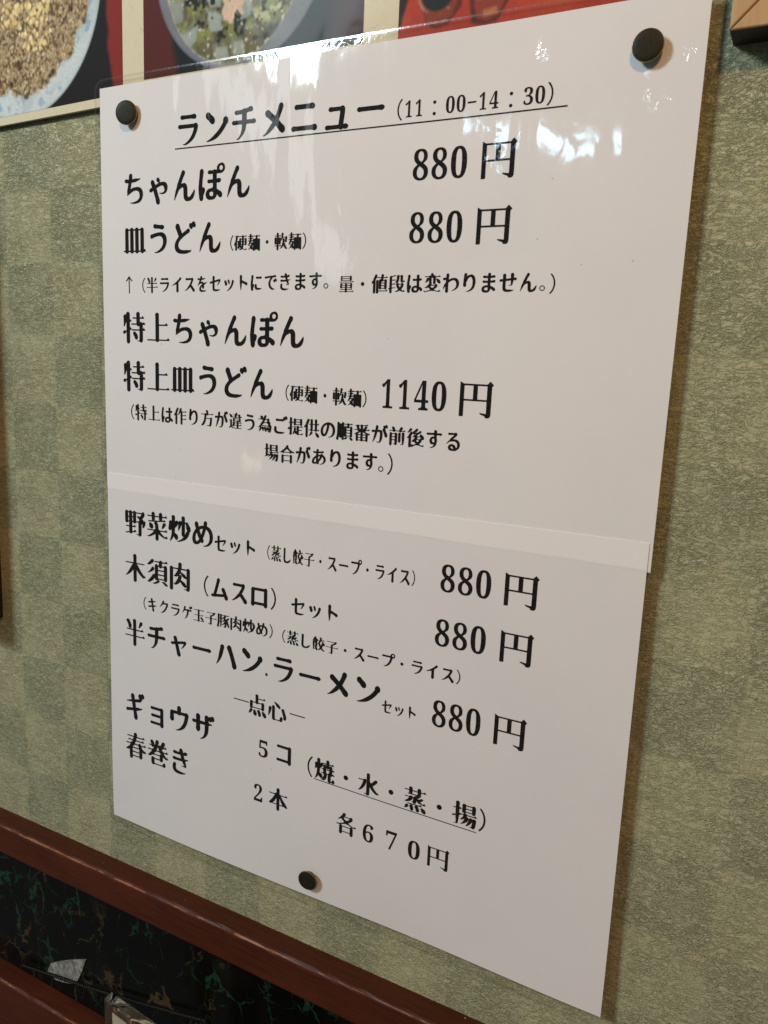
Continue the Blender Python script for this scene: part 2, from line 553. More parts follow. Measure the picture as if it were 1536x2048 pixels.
def paint_rice(U, V):
    n1 = fbm(U, V, 9, 1); n2 = fbm(U, V, 2.2, 2)
    C = np.zeros(U.shape + (3,)) + np.array([0.007, 0.004, 0.005])
    # red cloth at the right, edge running from top to bottom
    C = lay(C, S(U - (-0.5 + 0.10 * (V + 30) + n1 * 3), -1.2, 0.8), (0.225, 0.018, 0.012))
    C = lay(C, S(U, 6.5, 11) * 0.35, (0.10, 0.012, 0.010))
    du, dv = U + 45.0, V + 39.5
    r = np.hypot(du, dv)
    plate = S(-r, -44.1, -43.5)
    base = np.zeros_like(C) + np.array([0.58, 0.66, 0.70])
    base = lay(base, S(n1, 0.42, 0.7) * 0.45, (0.34, 0.45, 0.52))
    blue = S(fbm(U, V, 3.0, 5), 0.53, 0.66) * S(r, 36.5, 38.0) * S(-r, -42.6, -41.4)
    base = lay(base, blue * 0.60, (0.17, 0.34, 0.52))
    base = lay(base, S(r, 42.4, 43.4) * 0.8, (0.40, 0.52, 0.62))
    base = lay(base, S(-np.abs(r - 43.7), -0.5, -0.1) * 0.7, (0.55, 0.60, 0.60))
    C = lay(C, plate, base)
    edge = 37.2 + (fbm(U, V, 5.0, 8) - 0.5) * 7.5 - 2.2 * S(dv, 20, 37)
    rice = r < edge
    sh = S(-(r - edge), -1.6, 0.2) * (1 - rice)
    C = lay(C, sh * 0.35, (0.20, 0.22, 0.24))
    C = lay(C, rice.astype(float), (0.13, 0.085, 0.045))
    cols = [(0.46, 0.35, 0.19), (0.42, 0.31, 0.16), (0.54, 0.43, 0.27), (0.36, 0.25, 0.12), (0.48, 0.37, 0.21), (0.58, 0.49, 0.34), (0.50, 0.39, 0.24), (0.30, 0.19, 0.09)]
    C = scatter_grains(C, U, V, rice, 13000, 3, cols, 0.34, 0.66)
    darkreg = rice & (fbm(U, V, 7.0, 12) > 0.60)
    C = scatter_grains(C, U, V, darkreg, 1700, 4, [(0.07, 0.035, 0.02), (0.11, 0.05, 0.03), (0.16, 0.09, 0.05)], 0.6, 1.3, 1.8)
    egg = rice & (((((U + 37) / 8.5) ** 2 + ((V + 27) / 8) ** 2) < 1 + 1.1 * (n2 - 0.5)) | ((((U + 33) / 5) ** 2 + ((V + 34) / 7) ** 2) < 1 + n2 - 0.5) | ((((U + 50) / 6) ** 2 + ((V + 34) / 7) ** 2) < 1 + n2 - .5))
    C = scatter_grains(C, U, V, egg, 2200, 5, [(0.82, 0.64, 0.28), (0.76, 0.56, 0.22), (0.86, 0.72, 0.40)], 0.6, 1.3, 1.5)
    spot = rice & (fbm(U, V, 3.5, 21) > 0.67)
    C = scatter_grains(C, U, V, spot, 500, 6, [(0.62, 0.40, 0.10), (0.55, 0.42, 0.22)], 0.6, 1.2, 1.6)
    return C


def inside(U, V, pts, soft=0.35):
    """soft polygon mask"""
    P = np.array(pts, float); n = len(P)
    odd = np.zeros(U.shape, bool); dist = np.full(U.shape, 1e9)
    for i in range(n):
        (x0, y0), (x1, y1) = P[i], P[(i + 1) % n]
        odd ^= ((y0 > V) != (y1 > V)) & (U < (x1 - x0) * (V - y0) / (y1 - y0 + 1e-12) + x0)
        t = np.clip(((U - x0) * (x1 - x0) + (V - y0) * (y1 - y0)) / ((x1 - x0) ** 2 + (y1 - y0) ** 2 + 1e-9), 0, 1)
        dist = np.minimum(dist, np.hypot(U - x0 - t * (x1 - x0), V - y0 - t * (y1 - y0)))
    sd = np.where(odd, dist, -dist)
    return S(sd, -soft, soft)


def paint_soup(U, V):
    n1 = fbm(U, V, 8, 31); n2 = fbm(U, V, 2.0, 32); n3 = fbm(U, V, 3.6, 33)
    C = np.zeros(U.shape + (3,)) + np.array([0.004, 0.008, 0.009])
    C = lay(C, S(-(U - 27 - 0.25 * (V + 26) - n1 * 3), -2.0, 2.0), (0.085, 0.010, 0.007))
    C = lay(C, S(U, 92, 104), (0.045, 0.013, 0.014))
    r = np.hypot((U - 60.5), (V + 35))
    wall_ = S(-r, -35.6, -35.0)
    rim = np.zeros_like(C) + np.array([0.20, 0.21, 0.26])
    rim = lay(rim, S(n1, 0.4, 0.7) * 0.5, (0.15, 0.17, 0.19))
    rim = lay(rim, S(r, 34.2, 35.3) * 0.9, (0.13, 0.13, 0.23))
    rim = lay(rim, S(U, 74, 84) * 0.45, (0.13, 0.15, 0.15))
    C = lay(C, wall_, rim)
    ri = np.hypot((U - 58.2) / 29.0, (V + 36) / 34.2)
    soup = S(-ri, -1.012, -0.995)
    B = np.zeros_like(C) + np.array([0.125, 0.110, 0.060])
    B = lay(B, S(n1, 0.40, 0.60) * 0.8, (0.160, 0.160, 0.070))
    B = lay(B, S(n3, 0.47, 0.56) * S(-V, 7, 12), (0.220, 0.250, 0.075))
    B = lay(B, S(fbm(U, V, 2.5, 40), 0.60, 0.68) * S(-V, 5, 9), (0.010, 0.012, 0.010))
    B = lay(B, S(U, 66, 74) * S(V, -16, -10) * 0.8, (0.060, 0.055, 0.035))
    for P, c in (([(51.2, -7.6), (56.5, -7.3), (57.2, -3.4), (51.6, -3.2)], (0.30, 0.35, 0.31)),
                 ([(59.0, -8.3), (63.6, -8.4), (63.7, -4.4), (59.3, -3.4)], (0.30, 0.34, 0.29)),
                 ([(31.2, -24.2), (37.8, -23.5), (37.2, -17.5), (33.2, -17.2)], (0.24, 0.27, 0.25)),
                 ([(35.5, -12.2), (43.8, -15.6), (43.2, -10.6), (39.5, -8.0)], (0.29, 0.35, 0.35)),
                 ([(48.3, -19.0), (54.0, -17.5), (54.2, -12.5), (49.2, -12.5)], (0.30, 0.37, 0.36)),
                 ([(46.0, -30.0), (53.0, -30.0), (54.0, -20.0), (49.0, -20.0)], (0.26, 0.33, 0.31)),
                 ([(62.0, -22.0), (66.5, -23.0), (66.0, -15.0), (61.5, -14.5)], (0.28, 0.34, 0.32)),
                 ([(70.0, -22.0), (76.0, -22.0), (76.0, -19.0), (70.5, -18.5)], (0.26, 0.31, 0.27))):
        B = lay(B, inside(U + (n2 - .5) * 1.2, V + (n3 - .5) * 1.2, P), c)
        B = lay(B, inside(U + 1.0, V + 1.3, P) * 0.25, (0.42, 0.46, 0.42))
    B = lay(B, inside(U + (n2 - .5) * 2.5, V + (n3 - .5) * 2.5, [(54, -30), (62.5, -30), (63.4, -20), (62, -17), (60.6, -14), (57, -13.8), (54, -16.5), (55.5, -20), (53.5, -23)], 0.3), (0.68, 0.50, 0.40))
    B = lay(B, S(fbm(U, V, 2.2, 44), 0.61, 0.66) * S(U, 66, 69) * S(-U, -85, -80) * S(-V, 11, 14), (0.42, 0.44, 0.22))
    B = lay(B, S(fbm(U, V, 2.6, 47), 0.60, 0.65) * S(U, 44, 48) * S(-U, -88, -80) * S(-V, 8, 11), (0.012, 0.014, 0.012))
    B = lay(B, S(fbm(U, V, 1.6, 46), 0.72, 0.76), (0.55, 0.58, 0.48))
    C = lay(C, soup, B)
    line = S(-np.abs(ri - 1.0), -0.016, -0.004) * (0.35 + 0.65 * S(n3, 0.45, 0.6))
    C = lay(C, line * 0.75, (0.40, 0.42, 0.36))
    return C


def paint_cans(U, V):
    n1 = fbm(U, V, 10, 51); n2 = fbm(U, V, 2.5, 52)
    C = np.zeros(U.shape + (3,)) + np.array([0.44, 0.060, 0.035])
    C = lay(C, S(n1, 0.35, 0.7) * 0.5, (0.36, 0.035, 0.025))
    C = lay(C, S(U, 160, 172) * S(-V, 1.5, 4) * 0.8, (0.46, 0.105, 0.030))
    C = lay(C, inside(U, V, [(120, -14), (124.3, -12.5), (121.2, -2.5), (120, -2)]), (0.030, 0.022, 0.020))
    body = inside(U, V, [(127.8, -30), (127.8, -10.7), (128.6, -7), (130.2, -4), (133, -2.6), (135.5, -2.6), (138, -4.6), (139.4, -8), (139.6, -30)])
    shadow = inside(U, V, [(128.5, -7), (130, -3.2), (133, -1.6), (137, -2.4), (141, -6.5), (141, -12), (138, -8)])
    C = lay(C, shadow * 0.8, (0.060, 0.022, 0.018))
    C = lay(C, body, (0.230, 0.050, 0.032))
    rr = np.hypot((U - 133.3) / 5.6, (V + 12.5) / 6.2)
    C = lay(C, S(-rr, -1.05, -0.95) , (0.018, 0.024, 0.026))
    C = lay(C, S(-np.abs(rr - 1.13), -0.09, -0.03) * S(n2, 0.45, 0.55) * S(V, -12, -9) * 0.8, (0.42, 0.30, 0.22))
    C = lay(C, body * S(-np.abs(V + 4.6), -0.9, -0.4) * S(n2, 0.5, 0.6) * 0.6, (0.33, 0.21, 0.11))
    body2 = inside(U, V, [(144.6, -30), (144.8, -6), (146, -2.4), (149, -1.6), (152, -2.4), (153.8, -6), (154, -30)])
    C = lay(C, inside(U, V, [(142.8, -30), (143.2, -8), (144.2, -1.4), (148, -0.6), (152, -1.0), (155.2, -6), (155, -30)]) * 0.85, (0.055, 0.024, 0.020))
    C = lay(C, body2, (0.27, 0.050, 0.034))
    C = lay(C, inside(U, V, [(147.5, -4.4), (151.5, -4.9), (152, -3.2), (147.8, -2.6)]), (0.44, 0.17, 0.07))
    C = lay(C, body2 * S(-np.abs(V + 7.6), -0.8, -0.3) * S(n2, 0.48, 0.6) * 0.7, (0.40, 0.27, 0.20))
    return C


board = empty('food_photo_board', (0.07, 0, 0.03))
props(board, 'cream mount board with three glossy food photos pinned behind the top of the menu sheet', 'photo board')
inv = board.matrix_world.copy(); 
# the mount sheet: lower edge drops a little to the left
V = []
for y in (BY, BY + 0.0012):
    V += [(-0.36, y, -0.0142), (0.2035, y, -0.0005), (0.2035, y, 0.16), (-0.36, y, 0.16)]
mnt = obj_from('mount_sheet', V, [(0, 1, 2, 3), (7, 6, 5, 4), (0, 4, 5, 1), (1, 5, 6, 2), (2, 6, 7, 3), (3, 7, 4, 0)], M_mount, board)
p1 = print_grid('photo_print', -100, 8.9, -90, 2.1, 0.28, paint_rice, board, 'photo of fried rice with egg on a white and blue plate')
p2 = print_grid('photo_print', 19.2, 108.8, -75, -1.2, 0.26, paint_soup, board, 'photo of tofu and seaweed soup in a grey bowl on black')
p3 = print_grid('photo_print', 120.8, 199, -60, 2.0, 0.30, paint_cans, board, 'photo of red jars on a red cloth')
for o in (mnt, p1, p2, p3):
    o.location = Vector((0.0011, 0, 0)) - board.location
# photo 1 lower edge follows the slanted bottom of the mount
me = p1.data
co = np.empty(len(me.vertices) * 3, np.float32); me.vertices.foreach_get('co', co); co = co.reshape(-1, 3)
t = np.clip((co[:, 2] + 0.0021) / 0.04, 0, 1)
co[:, 2] += (1 - t) * (co[:, 0] - 0.009) * 0.026
me.vertices.foreach_set('co', co.ravel()); me.update()

# ------------------------------------------------------------------ laminated menu
W, HH = 0.2100, 0.2904


def warp(u, v):
    """out-of-plane ripple of the laminated sheet (m); u,v in m"""
    return (0.00022 * math.sin(u * 31 + 0.8) * math.cos(v * 9 + 0.4) + 0.00012 * math.sin(u * 70 + v * 22)
            + 0.0006 * max(0.0, (v - 0.255) / 0.035) ** 2 * math.sin((u - 0.02) * 42))


menu = empty('laminated_menu', (0, 0, 0))
props(menu, 'white laminated lunch menu sheet with black japanese lettering tacked to the wall', 'menu')


def sheet(name, edge, nx, ny, off, mat, parent, thick=0.00022):
    """edge(s,t) -> (u,v) in m; builds a thin rippled sheet"""
    V = []; F = []
    for k in range(2):
        for j in range(ny + 1):
            for i in range(nx + 1):
                u, v = edge(i / nx, j / ny)
                V.append((u, -D - off - warp(u, v) + k * thick, -v))
    A = (nx + 1) * (ny + 1)
    for j in range(ny):
        for i in range(nx):
            a = j * (nx + 1) + i
            F.append((a, a + nx + 1, a + nx + 2, a + 1))
            F.append((A + a, A + a + 1, A + a + nx + 2, A + a + nx + 1))
    V += V[:]                                   # the cut edges get corners of their own so that they stay crisp
    o2 = 2 * A
    for i in range(nx):
        F.append((o2 + i, o2 + i + 1, o2 + A + i + 1, o2 + A + i)); b = o2 + ny * (nx + 1) + i
        F.append((b, A + b, A + b + 1, b + 1))
    for j in range(ny):
        a = o2 + j * (nx + 1)
        F.append((a, A + a, A + a + nx + 1, a + nx + 1)); b = a + nx
        F.append((b, b + nx + 1, A + b + nx + 1, A + b))
    o = obj_from(name, V, F, mat, parent, smooth=True)
    o.data.polygons.foreach_set('use_smooth', [i < 2 * nx * ny for i in range(len(F))])
    return o


def lerp(a, b, t): return a + (b - a) * t


upper = sheet('paper_sheet', lambda s, t: (lerp(0.0, 0.2098, s), lerp(0.0, lerp(0.1465, 0.1482, s), t)), 60, 42, 0.0, M_paper_a, menu)
upper['label'] = 'upper white paper sheet with the lunch heading'
lower = sheet('paper_sheet', lambda s, t: (lerp(lerp(0.0004, 0.0, t), 0.2088, s) + 0.0006 * s * t, lerp(lerp(0.1415, 0.1400, s), 0.2904, t)), 60, 42, 0.00025, M_paper_b, menu)
lower['label'] = 'lower white paper sheet overlapping the upper one'

# clear margin of the lamination pouch (a ring round the paper)
def ring_mesh():
    L, T, Rr, B = -0.0028, -0.0032, 0.2142, 0.2945
    n = 40
    def outer(k):
        # walk round the pouch clockwise with rounded corners
        pts = []
        r = 0.004
        for cx, cy, a0 in ((L + r, T + r, 180), (Rr - r, T + r, 270), (Rr - r, B - r, 0), (L + r, B - r, 90)):
            for a in range(0, 91, 15):
                an = math.radians(a0 + a)
                pts.append((cx + r * math.cos(an), cy + r * math.sin(an)))
        return pts
    op = outer(0)
    # densify
    dense = []
    for i in range(len(op)):
        a, b = op[i], op[(i + 1) % len(op)]
        dl = math.hypot(b[0] - a[0], b[1] - a[1]); k = max(1, int(dl / 0.005))
        for j in range(k): dense.append((a[0] + (b[0] - a[0]) * j / k, a[1] + (b[1] - a[1]) * j / k))
    mid = [(u + (0.0006 if u < 0.1 else -0.0006) * (1 if abs(u - 0.1055) > 0.1 else 0), v + (0.0006 if v < 0.1 else -0.0006) * (1 if abs(v - 0.1455) > 0.14 else 0)) for u, v in dense]
    inner = [(min(max(u, 0.0002), 0.2086), min(max(v, 0.0002), 0.2902)) for u, v in dense]
    V = []; F = []
    N_ = len(dense)
    for lst in (dense, mid, inner):
        for (u, v) in lst: V.append((u, -D + 0.0001 - warp(u, v), -v))
    for i in range(N_):
        j = (i + 1) % N_
        F.append((2 * N_ + i, 2 * N_ + j, N_ + j, N_ + i))
        F.append((N_ + i, N_ + j, j, i))
    return V, F


V, F = ring_mesh()
V2 = []; F2 = []
film = obj_from('clear_plastic_margin', V, F, M_film, menu, smooth=True)
film.data.materials.append(clear_mat('film_edge', rough=0.12, extra=0.16))
for k_, p_ in enumerate(film.data.polygons): p_.material_index = k_ % 2
film['label'] = 'clear plastic margin round the paper'

# ------------------------------------------------------------------ lettering (outlines drawn as shapes, 220 units to the em)
GLYPH_OUTLINES = {
    '.': [[47,184,42,186,37,189,35,193,34,200,35,206,39,212,46,214,50,214,56,212,60,208,62,203,63,197,61,193,57,187,52,185]],
    '—': [[29,144,28,145,28,156,28,157,29,157,201,157,202,157,202,156,202,145,201,144]],
    '↑': [[127,29,115,44,104,57,95,67,77,84,83,95,85,96,100,82,118,63,119,63,120,228,121,229,132,229,134,228,134,227,134,63,135,63,136,64,144,73,157,86,169,96,171,95,177,84,176,83,164,72,151,59,137,43,128,29]],
    '。': [[59,159,54,159,48,161,42,164,37,169,32,175,30,179,27,187,27,192,27,196,30,204,33,210,37,215,41,218,47,222,54,224,61,225,66,224,73,222,79,219,85,213,88,210,91,204,93,198,93,190,93,184,91,179,88,173,82,167,73,161,66,159], [56,170,64,170,72,173,78,179,82,187,82,192,82,196,79,204,73,210,65,213,60,214,56,213,48,210,44,207,41,203,38,195,39,187,42,179,45,176,49,173]],
    'あ': [[108,32,102,35,98,37,96,41,93,50,93,61,92,63,84,63,76,62,70,61,61,61,56,62,54,64,50,70,49,73,50,76,54,81,58,83,66,85,76,84,90,84,90,90,88,113,87,114,82,116,75,121,63,131,52,143,43,156,38,169,35,180,35,188,38,200,41,205,45,209,50,212,55,213,64,213,81,211,96,207,98,207,102,212,107,215,115,216,121,214,124,212,127,209,129,202,130,196,128,185,139,175,150,161,157,151,170,127,171,126,176,130,183,137,187,143,189,149,190,158,190,164,190,172,188,181,181,191,175,197,168,201,150,210,148,210,141,208,139,209,139,211,140,213,145,215,153,216,172,212,186,207,198,199,208,189,213,184,218,174,222,159,222,151,219,139,217,132,214,126,209,119,201,112,195,107,182,102,180,94,178,91,174,88,169,85,164,85,157,87,153,91,149,98,148,99,137,99,121,101,120,101,120,99,121,86,122,83,160,80,175,80,180,80,186,78,191,73,194,65,194,62,192,59,188,56,184,54,179,54,173,54,157,59,125,62,124,59,126,49,125,43,123,39,117,34,112,32], [138,120,141,120,142,120,139,130,128,149,122,157,121,157,119,143,119,124,121,123,126,122], [85,142,87,142,88,145,89,165,92,183,92,184,84,188,77,190,71,191,68,188,66,183,66,173,67,169,69,162,74,154,79,148]],
    'う': [[93,38,88,40,83,44,81,47,81,51,81,55,84,60,88,63,93,65,97,66,112,66,135,68,154,72,159,72,165,72,170,70,174,67,177,62,178,56,177,52,173,49,169,46,156,44,146,45,132,44,115,42,99,38], [141,88,109,91,97,93,75,98,65,99,61,101,57,103,53,109,53,116,55,121,59,125,64,127,69,126,77,122,100,116,122,112,136,111,147,114,153,117,160,123,164,130,166,138,167,149,164,162,158,172,153,179,144,186,138,191,124,199,102,208,93,206,91,206,90,208,90,210,96,213,100,214,109,214,128,212,150,205,164,199,173,192,180,186,188,176,192,169,195,163,199,150,200,138,199,128,197,120,195,114,191,108,188,104,181,98,169,92,158,89]],
    'が': [[210,26,204,29,201,32,198,38,191,35,186,35,182,37,178,40,175,44,174,50,175,56,179,63,173,66,168,72,166,78,166,84,169,92,177,102,187,121,192,139,196,146,199,150,204,154,209,155,215,155,220,153,225,150,227,148,230,140,230,133,227,122,220,110,211,94,201,71,204,66,208,59,213,62,219,64,224,62,227,61,229,58,232,53,232,47,230,40,228,36,223,30,217,27,214,26], [95,36,91,38,87,41,82,48,81,53,80,70,78,85,65,86,42,86,39,87,36,89,33,92,31,96,31,102,32,105,34,108,40,111,43,112,68,108,71,108,72,109,64,139,55,179,45,210,46,212,47,213,50,212,60,200,71,185,89,154,93,144,105,105,124,104,130,106,134,112,136,121,137,134,135,157,134,167,133,183,130,197,129,200,127,202,121,204,115,205,104,205,95,202,94,202,93,204,94,207,97,210,100,212,113,214,127,215,139,212,145,207,153,198,161,183,165,171,168,153,170,129,170,122,168,106,165,96,161,91,158,88,152,84,147,82,139,81,112,82,111,81,111,75,116,55,114,46,112,42,106,37,102,36]],
    'き': [[130,34,123,37,120,40,117,44,116,50,116,55,118,61,117,62,96,63,84,61,77,60,68,60,64,61,61,64,58,67,56,71,57,75,61,80,64,82,69,83,76,84,96,83,103,83,126,83,133,104,132,106,126,107,91,107,66,104,61,105,56,109,52,115,53,118,57,125,62,127,67,129,143,127,145,128,148,135,161,152,162,155,160,156,138,156,137,157,137,160,139,161,143,161,164,166,171,166,177,166,180,164,182,161,183,157,183,153,182,146,175,127,174,121,175,120,187,115,196,111,199,108,201,105,201,103,201,101,199,101,193,104,166,104,159,81,161,80,170,80,178,79,186,75,190,71,193,66,193,63,192,60,189,56,186,54,181,53,171,53,159,58,153,59,152,58,152,53,151,48,147,41,143,37,139,34,136,34], [70,147,63,150,58,156,55,162,52,180,53,191,55,199,60,207,69,214,75,218,81,220,94,223,104,224,125,224,136,223,160,218,169,214,173,211,175,206,175,205,173,204,172,204,168,206,161,207,116,202,105,200,94,196,87,191,85,186,84,182,83,175,86,163,86,157,84,153,82,150,78,148,75,146]],
    'ご': [[208,24,202,27,199,31,196,35,192,33,186,33,182,34,178,36,174,41,172,46,172,51,173,57,164,56,147,60,122,61,116,60,107,60,100,59,93,59,86,58,76,58,71,60,67,63,64,69,65,75,67,78,70,82,78,85,85,85,92,84,102,85,110,84,118,85,146,83,165,86,172,84,178,81,180,79,185,70,194,73,198,73,201,72,204,69,208,60,214,63,223,64,227,62,229,59,232,52,232,47,228,35,225,31,220,27,215,24], [61,140,53,143,48,148,46,151,44,157,43,176,45,190,49,199,55,207,67,215,82,220,102,222,150,221,166,217,183,211,189,208,192,204,194,199,194,197,192,197,190,197,187,199,184,200,163,199,150,197,139,198,118,198,108,197,100,195,91,191,87,189,83,185,80,180,79,175,79,171,81,159,80,152,77,147,74,144,70,141,65,140]],
    'し': [[78,35,72,38,66,43,63,48,61,55,63,77,62,86,63,103,61,111,62,123,61,131,61,144,60,152,60,171,63,191,67,204,72,211,77,216,82,219,88,222,95,224,110,226,134,225,149,223,163,218,173,214,181,210,185,208,193,198,198,192,202,184,205,178,206,174,204,170,202,167,200,167,196,173,193,175,179,183,171,186,162,192,153,196,140,200,128,201,121,201,115,200,109,198,106,195,101,189,99,184,97,178,96,149,97,140,97,128,98,119,97,107,98,98,98,81,100,62,100,52,97,44,93,40,87,36,84,35]],
    'す': [[142,34,138,36,134,38,129,44,127,51,127,58,128,63,127,64,72,66,50,66,44,68,41,72,39,75,39,78,41,83,44,86,50,88,60,88,73,87,100,86,127,85,129,86,129,97,128,99,110,101,99,105,94,109,88,114,83,121,79,129,77,140,78,152,82,163,90,172,98,177,106,179,115,180,129,178,131,179,129,182,125,189,116,198,105,205,98,209,97,209,86,208,85,209,85,210,85,212,86,213,96,215,102,215,112,213,123,209,136,202,142,197,149,191,157,182,160,173,162,163,166,148,166,135,161,111,161,86,163,85,184,85,198,87,208,87,213,85,217,83,220,80,222,76,222,73,220,70,215,65,208,63,198,63,184,65,162,64,161,63,162,58,162,51,160,45,159,42,155,38,152,36,147,34], [119,121,127,121,130,122,131,123,134,137,135,150,135,154,134,155,123,157,119,157,117,155,113,151,110,147,108,137,108,131,109,128,112,124,116,122]],
    'せ': [[167,38,162,40,158,42,153,48,152,52,151,55,151,63,153,74,153,87,152,89,105,93,101,93,100,80,102,70,102,63,100,56,97,51,93,48,86,45,81,45,76,46,71,49,67,55,65,59,65,62,65,70,66,80,66,96,61,97,48,97,38,98,33,101,29,106,28,109,28,113,32,118,36,121,40,122,47,122,60,120,65,119,66,120,66,161,67,182,68,189,71,197,75,205,81,211,86,214,95,216,103,218,114,218,121,219,134,218,144,218,159,215,183,208,188,206,192,201,192,198,190,197,183,200,149,196,134,196,115,194,108,192,105,189,103,184,101,180,100,162,100,118,101,116,149,111,154,112,155,116,156,128,157,150,155,151,150,152,135,152,133,153,133,155,133,157,135,157,140,157,154,160,161,160,166,158,170,156,172,153,175,149,181,128,184,109,189,109,197,110,203,110,209,109,215,105,220,99,221,95,219,92,214,86,211,84,206,83,200,83,190,85,187,84,187,73,188,63,188,56,186,49,183,44,179,41,172,38]],
    'ち': [[97,35,94,36,90,38,86,42,84,45,82,53,82,63,81,68,80,70,77,70,62,67,53,67,49,69,47,70,44,73,42,77,42,81,44,85,50,89,59,91,74,91,76,92,74,102,70,118,65,134,64,146,66,154,66,158,65,160,62,162,62,165,64,166,73,164,79,161,86,159,92,154,98,152,112,145,121,142,131,140,144,138,158,141,165,144,169,147,174,152,175,156,177,162,178,172,176,180,173,185,167,191,162,194,158,197,148,201,134,204,122,207,104,208,95,208,92,209,92,212,93,213,95,214,104,214,121,217,139,217,149,216,161,214,171,212,180,208,190,202,200,191,202,186,206,178,209,169,209,161,207,147,202,137,195,129,188,124,178,120,169,118,155,116,147,118,137,118,124,119,113,122,99,127,98,127,97,126,107,90,142,88,161,82,181,75,183,73,186,69,186,66,184,65,181,67,179,68,141,66,113,69,112,68,114,55,114,51,112,43,110,39,106,36,102,35]],
    'で': [[191,51,154,57,150,56,143,56,139,57,94,60,62,64,48,64,42,65,39,68,36,70,34,74,34,80,35,83,39,87,44,89,48,89,58,86,76,84,125,79,125,80,115,90,108,100,99,117,95,128,92,141,92,147,92,157,94,165,98,177,104,187,110,195,124,206,141,214,157,216,173,215,181,212,188,206,189,205,188,203,187,202,177,204,166,199,143,184,136,177,130,169,126,160,124,151,123,139,124,130,127,121,131,110,140,98,154,86,160,77,171,76,182,76,191,77,197,76,204,73,209,69,210,66,211,63,208,58,204,54,201,53,197,52], [201,88,197,89,192,92,190,96,188,101,182,98,176,98,170,101,167,105,165,112,167,120,171,126,178,132,186,134,191,133,194,130,197,119,204,123,212,125,216,124,219,121,221,114,221,110,217,99,214,95,210,91,205,88]],
    'ど': [[209,33,203,36,200,39,197,44,191,42,186,42,181,43,176,48,174,56,175,64,180,71,186,76,192,78,196,78,200,77,204,73,207,65,214,68,221,69,226,68,228,65,231,58,231,52,229,47,227,42,224,38,220,35,215,33], [72,42,65,45,60,51,57,56,57,64,59,71,66,83,83,117,84,120,66,138,57,149,52,160,49,172,49,182,52,193,56,202,62,208,73,215,84,219,99,222,138,223,150,222,178,215,186,212,189,210,191,207,193,203,193,200,192,199,190,199,185,202,183,202,153,200,131,201,115,199,108,198,98,195,90,190,87,186,84,181,82,176,82,169,84,159,91,148,100,139,114,131,118,126,125,123,152,108,171,100,176,97,180,92,181,88,181,83,179,78,175,75,169,74,164,74,158,77,142,87,115,101,114,101,101,75,97,67,94,56,91,51,87,46,82,44,77,42]],
    'に': [[61,42,56,44,51,48,47,53,46,58,45,76,37,129,36,135,37,140,36,149,37,179,38,184,40,191,40,200,41,207,44,215,48,219,52,222,58,223,63,223,68,222,71,219,75,214,77,210,78,204,77,190,82,184,89,169,91,162,91,154,88,149,86,147,80,144,75,143,70,144,69,143,70,135,70,128,73,104,76,82,80,64,80,58,79,52,75,46,71,44,67,42], [184,62,174,64,163,65,147,64,134,62,128,63,124,64,120,67,117,72,117,76,119,81,121,84,124,86,128,87,139,88,154,86,163,86,174,87,187,89,194,88,201,85,207,80,209,76,208,71,203,65,198,63,194,61], [113,145,109,147,105,150,103,152,100,157,98,166,98,179,99,187,103,195,109,203,115,207,122,210,134,212,151,213,166,212,184,208,199,204,206,200,209,196,210,194,208,192,203,194,186,193,156,190,140,186,136,183,132,178,132,173,133,168,133,160,131,154,129,152,126,148,123,147,119,145]],
    'の': [[127,49,123,50,118,54,105,56,94,59,80,66,71,72,59,81,53,88,46,97,38,112,33,122,31,131,30,139,29,150,31,163,34,175,39,185,47,195,54,200,63,203,72,203,88,200,99,195,110,184,117,173,123,162,132,138,137,122,144,92,145,80,147,78,153,80,162,85,168,90,174,95,180,104,184,110,187,120,189,136,189,148,187,160,183,171,178,180,172,187,162,195,145,203,141,204,131,204,130,206,131,208,138,211,146,211,165,207,180,202,194,193,202,186,210,178,216,166,219,156,222,147,223,138,223,127,220,110,218,103,213,91,207,83,202,77,194,69,186,64,178,59,164,54,150,52,141,52,134,49], [111,78,113,78,113,79,111,94,105,124,100,141,93,159,87,170,82,177,79,179,77,179,75,176,70,170,66,163,64,156,63,149,63,134,66,118,72,107,77,100,85,92,94,85,105,80]],
    'は': [[168,39,164,40,160,43,158,46,155,50,153,56,153,62,155,72,154,82,142,82,130,81,116,81,110,84,107,87,105,91,105,94,107,98,110,101,114,103,118,103,153,103,154,103,155,104,156,141,156,150,135,151,124,153,118,155,109,160,101,166,96,173,93,181,92,186,92,191,93,197,96,205,100,209,105,214,110,217,116,219,126,221,137,221,152,220,165,217,173,212,180,206,184,200,188,191,190,191,196,199,203,204,209,207,216,207,222,204,225,201,228,195,229,188,227,184,225,179,221,175,216,171,199,163,190,160,189,159,187,103,188,102,200,102,206,101,210,99,214,97,218,92,219,89,218,85,216,83,213,79,206,77,200,76,187,79,186,79,186,74,188,63,188,56,186,49,183,45,179,41,173,39], [59,40,54,41,50,45,47,49,45,54,45,69,36,126,36,143,35,151,36,178,38,186,40,193,39,202,41,209,43,215,48,220,52,223,58,224,62,224,68,221,71,218,73,215,75,208,75,203,74,191,79,185,87,169,89,163,89,158,87,154,83,148,77,145,71,145,68,147,67,146,67,135,68,114,73,82,77,62,78,55,76,49,72,43,66,40], [143,172,146,172,157,174,158,174,158,190,157,194,156,196,153,198,144,200,134,197,128,194,125,190,123,184,123,180,125,177,128,175,132,173]],
